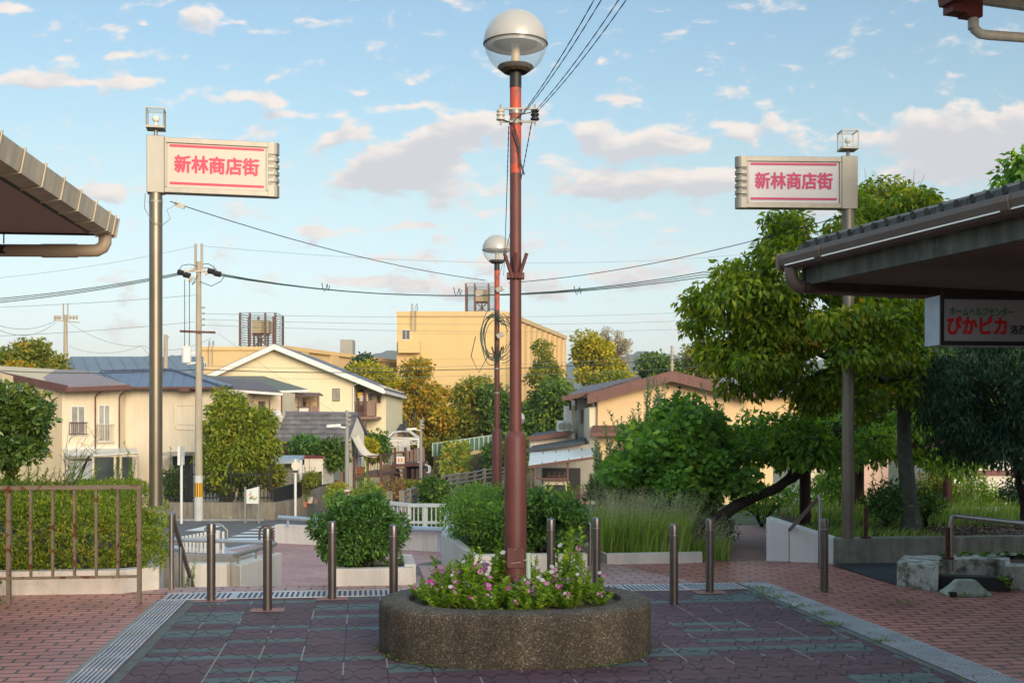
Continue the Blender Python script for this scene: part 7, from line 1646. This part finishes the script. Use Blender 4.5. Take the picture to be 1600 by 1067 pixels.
def cage(label, x0, x1, y0, y1, Y, D, par=None):
    t = thing('water_tank_cage', label, 'roof tank', P((x0+x1)/2, y1, Y)); a, b = P(x0, y1, Y), P(x1, y0, Y); mb = MB()
    for x in (a.x, a.x+(b.x-a.x)*.28, a.x+(b.x-a.x)*.72, b.x):
        for yy in (Y, Y+D): mb = MB(); mb.bar((x, yy, a.z), (x, yy, b.z), .2); mb.build('post', M['trim_brown'], t)
    mb = MB(); n = 13
    for k in range(n+1):
        z = a.z+(b.z-a.z)*k/n
        [mb.bar(q_, w_, .045) for q_, w_ in (((a.x, Y-.1, z), (b.x, Y-.1, z)), ((a.x, Y+D, z), (b.x, Y+D, z)), ((a.x-.1, Y, z), (a.x-.1, Y+D, z)), ((b.x+.1, Y, z), (b.x+.1, Y+D, z)))]
    mb.build('slat', M['cable_green'], t); mb = MB(); H = b.z-a.z; w_ = (b.x-a.x); mb.box(a.x+w_*.27, b.x-w_*.27, Y+D*.3, Y+D*.75, a.z+H*.42, a.z+H*.82); mb.build('tank', pm('beige_tank', (.5, .38, .24), .7), t)
    mb = MB()
    for x in (.3, .5, .7): mb.bar((a.x+w_*x, Y+D*.4, a.z), (a.x+w_*x, Y+D*.4, a.z+H*.42), .18)
    mb.bar((a.x+w_*.25, Y+D*.4, a.z+H*.4), (b.x-w_*.25, Y+D*.4, a.z+H*.4), .25); mb.bar((a.x+w_*.3, Y+D*.4, a.z), (a.x+w_*.7, Y+D*.4, a.z+H*.4), .12); mb.bar((a.x+w_*.7, Y+D*.4, a.z), (a.x+w_*.3, Y+D*.4, a.z+H*.4), .12); mb.build('tank_stand', M['trim_brown'], t)
cage('slatted brown roof cage round a tank on the tall yellow block', 728, 777, 443, 488, 134, 3.4)
h = house('long low yellow apartment block behind the left houses', 'apartment block', 440, 760, 115, 'apartment_block')
part(h, 'wall', 'h_yellow2', lambda m: m.ext([P(312, 800, 115), P(440, 800, 115), P(440, 543, 115), P(312, 543, 115)], (26, 75, 0)))
def f(m): m.ext([P(311, 547, 114.8), P(440, 547, 114.8), P(440, 541.5, 114.8), P(311, 541.5, 114.8)], (0, .4, 0)); a = P(440.3, 546, 114.8); m.ext([a, a+Vector((26, 75, 0)), a+Vector((26, 75, .4)), a+Vector((0, 0, .4))], (.3, -.1, 0))
part(h, 'parapet', 'h_yellow', f)
def f(m):
    a = P(440.4, 760, 115)
    for k in range(12): p = a+Vector((26, 75, 0))*((k+.5)/12); m.ext([p, p+Vector((.5, 1.5, 0)), Vector((p.x+.5, p.y+1.5, P(0, 546, 115).z)), Vector((p.x, p.y, P(0, 546, 115).z))], (.35, -.12, 0))
part(h, 'pilaster', 'h_yellow2', f)
def f(m): p = P(541, 552, 165); m.box(p.x-.9, p.x+.9, 165, 168, p.z-1, p.z+2.0)
part(h, 'stair_tower', 'h_grey', f)
def f(m):
    for px in (327, 333): m.tube([P(px-1, 570, 114.5), P(px-1, 536, 114.5), P(px, 532, 114.7), P(px+1, 535, 115), P(px+1, 541, 115.2)], .035, 6)
part(h, 'roof_ladder', 'alu', f)
window(h, 317, 323, 566, 575, 114.98, 'trim_white', 'pane_dark', 1, .1)
cage('slatted brown roof cage round a tank on the low yellow block', 375, 430, 489, 540, 118, 4)
h = house('wide far building with a blue-grey ribbed roof behind the left houses', 'building', 200, 700, 95, 'hall_building')
part(h, 'wall', 'h_grey', lambda m: block(m, 95, 300, 581, 760, 96, 14))
def f(m): slab(m, [P(88, 585, 95), P(318, 585, 95), P(318, 557, 104), P(110, 557, 104)], .2)
part(h, 'roof', 'r_far', f)
# right background: garden wall, pillar, houses
h = house('pale pink low building with a slatted screen behind the pergola', 'house', 1360, 780, 30)
part(h, 'wall', 'h_cream', lambda m: block(m, 1262, 1350, 690, 800, 30, 4)); part(h, 'pink_wall', 'h_pinkish', lambda m: block(m, 1350, 1388, 700, 800, 29.6, 4))
def f(m):
    for k in range(14): m.bar(P(1284+2.2*k, 762, 29.8), P(1284+2.2*k, 742, 29.8), .022)
    m.bar(P(1283, 742, 29.8), P(1315, 742, 29.8), .04); m.bar(P(1283, 761, 29.8), P(1315, 761, 29.8), .04)
part(h, 'screen', 'trim_brown', f)
h = house('white house with dark red band and bluish wall at the far right', 'house', 1560, 790, 27)
part(h, 'wall', 'h_white', lambda m: block(m, 1524, 1640, 640, 800, 27, 5))
part(h, 'red_band', 'gutter_red', lambda m: block(m, 1523, 1640, 735, 742, 26.9, .1))
window(h, 1553, 1572, 728, 733, 26.98, 'trim_white', 'pane_dark', 0)
t = thing('gate_pillar', 'pale brick gate pillar with a small red and white notice beside it', 'gate pillar', P(1505, 785, 25))
mb = MB(); block(mb, 1488, 1522, 731, 800, 25, .9); mb.build('pillar', brickmat('pale_brick_face', (.5, .44, .34), (.44, .38, .28), (.28, .24, .18), .3, .09, .012, .8, bump=.1), t)
mb = MB(); block(mb, 1484.5, 1488, 732, 790, 24.95, .12); mb.build('trim', M['gutter_red'], t)
mb = MB(); block(mb, 1491, 1503, 737, 745, 24.9, .08); s_ = mb.build('notice', M['t_red'], t)
mb = MB(); block(mb, 1491, 1503, 745.5, 755, 24.9, .08); mb.build('notice', M['trim_white'], t)
wall('garden_wall', 'pale grey garden wall between the tree trunk and the brick pillar', 'wall', [([(14.4, 24.6), (17.2, 24.9), (17.2, 25.1), (14.4, 24.8)], -.2, .62)], M['concrete'])
# far hills
def hill(pts, Y, D):
    mb = MB(); g = np.random.default_rng(int(Y)); row0, row1, row2 = [], [], []
    for (x, y) in pts: row0.append(P(x, 700, Y*.93)); row1.append(P(x, y, Y)); row2.append(P(x, 700, Y*1.1))
    for i in range(len(pts)-1): mb.f.append((3*i, 3*i+3, 3*i+4, 3*i+1)); mb.f.append((3*i+1, 3*i+4, 3*i+5, 3*i+2))
    for a, b, c in zip(row0, row1, row2): mb.v += [a, b, c]
    return struct(mb.build('hills', M['hill']))
M['hill'] = pm('forested_hill', (.055, .075, .05), .95, var=.3, scale=.02)
hill([(x, 566-14*math.exp(-((x-520)/60)**2)-9*math.exp(-((x-600)/25)**2)-12*math.exp(-((x-640)/50)**2)-10*math.exp(-((x-260)/70)**2)-16*math.exp(-((x-1010)/60)**2)-8*math.exp(-((x-1200)/90)**2)+2*math.sin(x*.13)+1.2*math.sin(x*.37)) for x in range(-100, 1800, 8)], 2600, 500)
# ================================================================ trees of the middle and far distance
tree('street_tree', 'dense yellow-green street tree with a leaning trunk behind the yard fence', 'tree', [ell(312, 615, 430, 760, 47, 1.8), ell(300, 690, 385, 768, 46.5, 1.2), ell(350, 640, 448, 740, 47, 1.4), ell(325, 606, 385, 670, 47, 1.0)], 150, .42, 26000, .20, LF['mid'], M['bark'], P(345, 800, 47), P(360, 758, 47), .24, seed=201, ratio=.42, droop=.5, shell=.3, nb=30, floor=-1.15)
mb = MB(); mb.tube([P(359, 817, 45.1), P(371, 764, 46.6)], .055, 8); tag(mb.build('tree_prop', pm('pale_timber', (.5, .4, .28), .8), None, True), 'pale slanting wooden prop supporting the street tree', 'tree prop')
BG = 'trees in front of the yellow apartment block'
def bt(label, ells, mat, Y, n, L, seed, k=60, r=1.0, base=None, name='background_tree', nb=12, **kw):
    e = ells[0]; px = (e[0]+e[2])/2; b = P(px, 760, Y); b.z = float(zt(b.x, min(b.y, 100)))
    f = P(px, (e[1]+e[3])/2+8, Y); return tree(name, label, 'tree', [ell(*q, Y, kw.get('dy', 3.0)) for q in ells], k, r, int(n*1.7), L*.74, LF[mat], M['bark'], b, f, .22, seed=seed, ratio=.6, droop=.3, shell=.3, nb=nb, up=.4)
bt('orange autumn tree with reddish top in front of the yellow apartment block', [(612, 562, 690, 660), (600, 625, 700, 720), (625, 555, 675, 600), (660, 600, 705, 690)], 'autumn', 92, 6200, .42, 211, 85, .75, nb=30)
bt('golden lower tree between the cream house and the orange tree', [(560, 660, 625, 720), (590, 640, 640, 715)], 'yellow', 94, 3000, .42, 212, 34, .8)
bt('sparse mixed green and orange tree left of the second lamp post', [(695, 578, 765, 700), (690, 640, 740, 725), (735, 590, 775, 690)], 'mixed', 95, 5600, .42, 213, 70, .85, nb=26)
bt('dark mixed tree behind the second lamp post', [(745, 590, 800, 700), (760, 640, 815, 735)], 'darkgreen', 93, 4600, .45, 214, 46, .95)
bt('broad dark green tree right of the tall lamp post', [(800, 605, 905, 720), (825, 590, 890, 650), (860, 600, 930, 690), (800, 660, 860, 745)], 'darkgreen', 90, 9500, .45, 215, 95, .95)
bt('pale sparse tree in front of the pilastered side of the yellow block', [(815, 555, 885, 640), (830, 530, 870, 590)], 'mixed', 100, 2600, .38, 216, 34, .7, nb=26)
bt('bright yellow-green tree standing right of the yellow block', [(888, 525, 975, 640), (900, 515, 950, 570), (930, 560, 1000, 640)], 'yellow', 108, 7200, .48, 217, 70, 1.0, nb=18)
bt('green tree in front of the yellow-green one', [(905, 570, 1000, 650), (880, 600, 950, 660)], 'darkgreen2', 104, 5200, .45, 218, 50, 1.0)
bt('bare twiggy crown above the yellow-green tree', [(925, 505, 985, 590), (950, 520, 990, 580)], 'twig', 112, 2600, .22, 219, 40, .5, nb=38)
bt('round dark tree over the roof of the orange gable house', [(995, 548, 1050, 600), (1020, 560, 1065, 600)], 'darkgreen', 118, 3200, .5, 220, 30, 1.0)
bt('green tree beside the far pole over the orange gable house', [(1050, 540, 1130, 600), (1090, 550, 1200, 610)], 'mixed', 116, 3600, .5, 221, 34, 1.1)
bt('autumn-tinted round tree behind the houses at the far left', [(-30, 533, 97, 620), (20, 528, 85, 580), (-60, 545, 60, 620)], 'mixed', 74, 6200, .36, 222, 80, .7, nb=22)
bt('small orange tree in front of the far left tree', [(22, 562, 48, 600)], 'autumn', 70, 700, .3, 223, 10, .5)
bt('yellow-green tree behind the roof of the large cream house', [(545, 562, 600, 610), (580, 568, 625, 640)], 'yellow', 112, 3000, .46, 224, 36, .9)
bt('dark conifer-like tree above the roof of the large cream house', [(536, 562, 592, 590), (560, 555, 580, 575)], 'dark', 118, 1500, .5, 225, 18, .7)
bt('hanging bushy tree over the right end of the embankment', [(770, 670, 830, 750), (765, 690, 800, 740)], 'darkgreen', 82, 3600, .4, 226, 36, .9)
bt('slim dark green tree beside the cafe deck lamp', [(668, 672, 694, 735), (664, 690, 700, 725)], 'mixed', 92, 1800, .36, 227, 24, .6)
def bb(label, box, Y, mat, n, L, seed, r=.5, dy=1.0, k=30): return bshrub(label, box, Y, mat, n, L, seed, 'bush', None, dy, r, k, .5)
bb('clipped green bush against the brown wall of the shingled house, left', (457, 678, 494, 712), 54, 'box', 1700, .2, 231)
bb('leafy green bush against the wall of the shingled house, right', (500, 688, 535, 735), 53, 'darkgreen', 2200, .22, 232)
bb('low green hedge strip above the white storage shed', (455, 702, 510, 716), 54.5, 'bright', 1100, .16, 233, .3)
bb('tall green bush between the cream house and the cafe deck', (568, 672, 604, 722), 65, 'darkgreen', 2600, .24, 234)
bb('yellow bush behind the shade sail', (565, 686, 588, 718), 63, 'yellow', 900, .2, 235, .4)
bb('tall mixed bush between the lane lamp and the orange tree', (672, 692, 704, 722), 90, 'mixed', 1900, .25, 236)
bb('dark green oleander in the middle of the lane verge', (656, 742, 696, 796), 46, 'darkgreen', 3600, .17, 237, .35)
bb('reddish-brown bush on the lane verge', (590, 745, 632, 790), 47, 'autumn2', 1500, .14, 238, .3)
bb('green weeds along the lane verge, left part', (505, 765, 560, 815), 40, 'bright', 2600, .12, 239, .25)
bb('green and yellow weeds along the lane verge, middle part', (545, 745, 600, 810), 42, 'mixed2', 2900, .13, 240, .28)
bb('yellowing weeds at the foot of the lane fence', (512, 752, 545, 785), 47, 'yellow', 1000, .13, 241, .25)
bb('dense green hedge below the railing beside the landing', (640, 790, 702, 850), 31, 'darkgreen', 2200, .10, 242, .22)
bb('trimmed turf bank below the cafe stairs', (618, 746, 660, 770), 58, 'mixed', 1200, .14, 243, .25)
bb('potted greenery at the black screen fence', (474, 735, 500, 760), 48, 'mixed', 800, .12, 244, .2)
bb('leafy shrub inside the yard under the street tree', (395, 720, 450, 765), 48.5, 'mixed', 1800, .16, 245, .35)
bb('dark shrubs behind the bar fence under the street tree', (318, 735, 400, 785), 48.8, 'darkgreen', 2400, .16, 246, .35)
bb('green shrub behind the yard fence next to the garage opening', (260, 730, 284, 786), 46.6, 'darkgreen', 1100, .15, 247, .3)
bb('hedge in front of the truck at the carport', (805, 770, 860, 820), 40, 'darkgreen', 1500, .14, 248, .3)
g10 = np.random.default_rng(23)
loose('slender_tree', 'slender young tree with airy tiers of leaves against the pale blank wall', 'young tree', [(P(268+g10.normal()*2, 790, 46.3), P(264+g10.normal()*12, 692+g10.random()*50, 46.3)) for _ in range(7)], LF['mid'], .2, P(268, 790, 46.3), 251, 24, .02, .5, mstem=M['bark_grey'])
n = 420; p = np.array([tuple(P(468+60*g10.random(), 795+14*g10.random()-8, 45.5+.5*g10.random())) for _ in range(n)])
loose('rose_climber', 'climbing shrub with pale flowers on the black screen fence of the lane', 'climber', [(P(478+g10.normal()*4, 780, 48), P(478+g10.normal()*10, 728+g10.random()*20, 48)) for _ in range(12)], LF['mixed'], .14, P(478, 780, 48), 252, 18, .012, .5)
loose('creeper_pole', 'creeper climbing a stem in front of the dark deck', 'creeper', [shoot(571, 790, 713, 44, 2), shoot(566, 790, 735, 44, -1), shoot(577, 790, 745, 44, 3)], LF['bright'], .16, P(571, 790, 44), 253, 70, .02, .3)

# ================================================================ poles
def upole(label, px, y0, y1, Y, r0=.17, r1=.095):
    b = P(px, y1, Y); t = thing('utility_pole', label, 'utility pole', b); H = (y1-y0)/F*Y; mb = MB(); mb.lathe([(r0, -.3), (r1, H)], b, 14); mb.build('pole', M['pole_conc'], t, True); return t, b, H
M['pole_conc'] = pm('pole_concrete', (.42, .36, .27), .85, var=.1, scale=2, streak=.2)
t, b, H = upole('near concrete utility pole with a yellow and black striped sleeve at its foot', 310.5, 409, 813, 45)
X0 = b.x
mb = MB()
for dx in (-.055, .055): mb.tube([P(310.5, 425, 45)+Vector((dx*2.2, 0, 0)), P(310.5, 381, 45)+Vector((dx*2.2, 0, 0))], .05, 8)
mb.build('top_extension', M['pole_conc'], t)
def stripes():
    m, t_, bs = base_mat('yellow_black_stripes'); tc = nd(t_, 'ShaderNodeTexCoord'); s = nd(t_, 'ShaderNodeSeparateXYZ'); ln(t_, tc.outputs['Object'], s.inputs[0])
    an = mth(t_, 'ARCTAN2', s.outputs['Y'], s.outputs['X']); fr = mth(t_, 'FRACT', mth(t_, 'MULTIPLY', an, 11/6.2832)); j = mth(t_, 'LESS_THAN', fr, .42)
    mc = nd(t_, 'ShaderNodeMix', data_type='RGBA'); mc.inputs['A'].default_value = (.85, .42, .01, 1); mc.inputs['B'].default_value = (.03, .03, .02, 1); ln(t_, j, mc.inputs['Factor']); ln(t_, mc.outputs['Result'], bs.inputs['Base Color']); bs.inputs['Roughness'].default_value = .6; return m
z0, z1 = P(0, 776, 45).z-b.z, P(0, 754, 45).z-b.z
mb = MB(); mb.lathe([(.168, z0), (.165, z1)], b, 20); mb.build('striped_sleeve', stripes(), t, True)
M['sleeve'] = pm('pale_sleeve', (.55, .54, .52), .8); mb = MB(); mb.lathe([(.178, -.1), (.172, z0-.05), (.172, z0-.002)], b, 16); mb.build('lower_sleeve', M['sleeve'], t, True); mb = MB(); mb.lathe([(.164, z1+.002), (.162, z1+.28)], b, 16); mb.build('upper_sleeve', M['sleeve'], t, True)
mb = MB(); p = P(310.5, 518, 45); mb.bar((P(283, 0, 45).x, 44.85, p.z), (P(338, 0, 45).x, 44.85, p.z-.05), .08, .09); mb.build('crossarm', M['trim_brown'], t)
mb = MB(); q = P(291.5, 556, 44.9); mb.lathe([(.18, -.28), (.19, .28), (.17, .3)], q, 14); mb.tube([q+Vector((0, 0, .35)), q+Vector((.1, 0, .6)), P(301, 540, 45)], .015, 5)
for k in range(3): mb.lathe([(.03, .3), (.045, .34), (.03, .38), (.045, .42), (.02, .46)], q+Vector((-.1+.1*k, 0, 0)), 8)
mb.bar(q+Vector((0, .0, -.32)), P(310, 566, 45), .06); mb.bar(q+Vector((0, .0, .1)), P(310, 551, 45), .05); mb.build('transformer', M['trim_white'], t)
mb = MB()
for px, py in ((283, 426), (292, 430), (330, 424), (340, 428)): mb.tube([P(px-5, py-1, 44.8), P(px+5, py+1, 44.8)], .11, 8)
mb.build('cable_joint', M['black'], t); mb = MB()
for px, py in ((288, 424), (300, 421), (300, 434), (297, 438), (318, 423), (322, 427)): mb.obox(P(px, py, 44.8), (.07, 0, .02), (0, .05, 0), (-.02, 0, .05))
mb.bar(P(288, 424, 44.85), P(322, 424, 44.85), .05); mb.build('insulator', M['ceramic'], t); mb = MB()
for pts in ([(279, 424), (284, 415), (296, 413), (309, 416)], [(317, 413), (325, 412), (333, 416), (340, 425)], [(317, 418), (326, 419), (332, 424)], [(312, 440), (330, 447), (345, 440), (351, 431)], [(309, 430), (300, 445), (306, 440)], [(288.5, 437), (288.5, 540)], [(296, 437), (296, 540)]): mb.tube([P(x, y, 44.75) for x, y in pts], .014, 4)
mb.build('jumper_cable', M['cable'], t)
mb = MB()
for py in (481, 490, 499, 508): mb.box(P(317, 0, 45).x, P(320, 0, 45).x, 44.85, 45, P(0, py+1, 45).z, P(0, py-1, 45).z)
mb.build('bracket', M['alu'], t)
t, b2, H2 = upole('distant concrete utility pole with twin top pipes behind the left houses', 102.5, 492, 580, 82, .17, .12)
mb = MB()
for dx in (-.16, .16): mb.tube([P(102.5, 500, 82)+Vector((dx, 0, 0)), P(102.5, 474, 82)+Vector((dx, 0, 0))], .05, 6)
mb.bar(P(84, 500, 82), P(124, 504, 82), .07)
for px in (86, 90, 94, 110, 115, 120): mb.lathe([(.06, -.1), (.1, .05), (.05, .2)], P(px, 497, 82), 8)
mb.build('crossarm', M['pole_conc'], t)
t, b3, H3 = upole('short stretch of a far utility pole seen right of the left sign column', 259, 523, 600, 72, .15, .12)
mb = MB(); mb.bar(P(257, 527, 72), P(264, 527, 72), .08); mb.build('bracket', M['alu'], t)
t, b4, H4 = upole('thin far pole sticking up behind the ridge of the orange gable house', 1050, 540, 600, 90, .13, .1)
mb = MB()
for py in (550, 560, 570): mb.bar(P(1047, py, 90), P(1054, py, 90), .08)
mb.build('bracket', M['alu'], t)

# ================================================================ overhead cables
def cable(label, pts, r, mat='cable', sag=0, grp='overhead cables', n=14, twist=False):
    """pts: (photo x, photo y, distance) of the span ends; the span hangs in a shallow curve"""
    mb = MB(); q = [P(*p) for p in pts]; r *= .5
    for a, b in zip(q, q[1:]):
        if twist:
            L = (b-a).length; m = int(L/.045); d = (b-a).normalized(); s = d.cross(Vector((0, 0, 1))).normalized(); u = s.cross(d)
            for ph in (0, math.pi):
                mb.tube([a.lerp(b, i/m)-Vector((0, 0, sag*4*(i/m)*(1-i/m)))+(s*math.cos(i*.9+ph)+u*math.sin(i*.9+ph))*r*.75 for i in range(m+1)], r, 4, False)
        else: mb.tube([a.lerp(b, i/n)-Vector((0, 0, sag*4*(i/n)*(1-i/n))) for i in range(n+1)], r, 5, False)
    return tag(mb.build('overhead_cable', M[mat]), label, 'cable', grp)
for k, (a, b) in enumerate((((813, 182, 7.96), (960, -58, 5.4)), ((818, 178, 7.96), (976, -62, 5.4)), ((836, 174, 7.96), (1012, -70, 5.4)), ((838, 176, 7.96), (1024, -66, 5.4)))):
    cable(['leftmost of four twisted dark cables rising from the lamp post to the top edge', 'second from left of four twisted dark cables rising from the lamp post', 'third from left of four twisted dark cables rising from the lamp post', 'rightmost of four twisted dark cables rising from the lamp post to the top edge'][k], (a, b), .0042, 'cable_dark', .04, twist=True)
cable('twisted cable dropping from the left insulator to the second lamp post', ((795, 198, 7.96), (787, 430, 17.3)), .005, 'cable_dark', .12, twist=True)
cable('twisted cable dropping from the right insulator behind the tall lamp post', ((831, 190, 7.96), (780, 430, 17.3)), .005, 'cable_dark', .1, twist=True)
cable('thin dark cable from the left sign column to the second lamp post', ((266, 315, 11.7), (758, 438, 17.2)), .010, 'cable_dark', .10)
mb = MB(); c = P(281, 321, 11.8); mb.obox(c, (.05, 0, -.02), (0, .015, 0), (.008, 0, .02)); tag(mb.build('cable_grip', M['ceramic']), 'small beige cable grip beside the left sign column', 'cable grip')
cable('thin dark cable from the second lamp post to the right sign column', ((795, 442, 17.2), (1316, 338, 12.4)), .010, 'cable_dark', .12)
for k, (dy, r) in enumerate(((0, .035), (4, .03), (8, .035))):
    cable('%s strand of the thick cable bundle right of the near utility pole' % ['upper', 'middle', 'lower'][k], ((340, 427+dy*.4, 44.8), (1100, 425+dy, 40), (1700, 340+dy, 36)), r, 'cable_green', .85-.06*k)
    cable('%s strand of the thick cable bundle left of the near utility pole' % ['upper', 'middle', 'lower'][k], ((282, 426+dy*.4, 44.8), (-200, 478+dy, 40)), r, 'cable_green', .25)
for lb, ps in (('short cable loop hanging from the thick bundle right of the near utility pole', (503, 442)), ('short cable loop hanging from the thick bundle left of the second lamp post', (709, 449)), ('short cable loop hanging from the thick bundle right of the tall lamp post', (897, 447))):
    mb = MB(); c = P(*ps, 43.5); mb.tube([c, c+Vector((.03, 0, -.2)), c+Vector((.1, 0, -.33)), c+Vector((.16, 0, -.2)), c+Vector((.2, 0, -.03)), c+Vector((.25, 0, -.3)), c+Vector((.3, 0, -.1))], .016, 4)
    tag(mb.build('cable_loop', M['cable']), lb, 'cable loop')
cable('thin high wire from the top of the near utility pole to the left', ((309, 384, 45), (-200, 447, 40)), .014, 'cable_pale', .3)
cable('thin high wire from the top of the near utility pole to the right', ((312, 384, 45), (1160, 398, 60), (1700, 380, 60)), .014, 'cable_pale', .55)
cable('wire ending halfway up the near utility pole from the left', ((308, 461, 45), (-200, 485, 45)), .018, 'cable_pale', .12)
cable('lower wire ending at the near utility pole crossarm from the left', ((303, 503, 45), (-200, 530, 45)), .018, 'cable_pale', .15)
for k, y in enumerate((490, 499, 508)): cable('%s of three parallel wires passing in front of the yellow blocks' % ['upper', 'middle', 'lower'][k], ((319, y, 45), (1080, y-2+4*k, 60), (1700, y-30, 70)), .016, 'cable_pale', .2)
cable('dark sagging service cable low across the houses', ((0, 579, 43), (312, 577, 45), (690, 578, 50), (1090, 558, 60)), .035, 'cable', .12)
cable('upper thin service wire along the dark service cable', ((312, 571, 45), (690, 573, 52), (1090, 552, 62)), .016, 'cable_pale', .1)
cable('lower thin service wire under the dark service cable', ((312, 588, 45), (690, 588, 50), (1090, 573, 60)), .014, 'cable_pale', .1)
cable('diagonal wire from the crossarm down to the lane lamp pole', ((340, 520, 45), (542, 655, 50)), .012, 'cable_pale', .1)
cable('wire from the distant pole drooping towards the near utility pole', ((106, 502, 82), (222, 541, 75), (300, 590, 60)), .025, 'cable_pale', .5)
cable('upper slack wire left of the distant pole', ((0, 509, 70), (88, 500, 82)), .03, 'cable_pale', .4)
cable('lower slack wire left of the distant pole', ((0, 516, 70), (88, 503, 82)), .03, 'cable_pale', .6)
cable('slack wire crossing behind the left sign column', ((108, 541, 82), (222, 540, 76), (330, 528, 70)), .022, 'cable_pale', .5)

# ================================================================ air

mb = MB(); mb.box(-3400, 3400, -700, 3400, -6, 215); hz_o = mb.build('haze', bpy.data.materials.new('haze_air'), None); hz_o['kind'] = 'stuff'
hm = hz_o.data.materials[0]; hm.use_nodes = True; ht = hm.node_tree; ht.nodes.clear()
pv_ = nd(ht, 'ShaderNodeVolumePrincipled', ins={'Color': (.72, .80, .92, 1), 'Density': .00022, 'Anisotropy': 0.0}); ho = nd(ht, 'ShaderNodeOutputMaterial'); ln(ht, pv_.outputs[0], ho.inputs['Volume'])
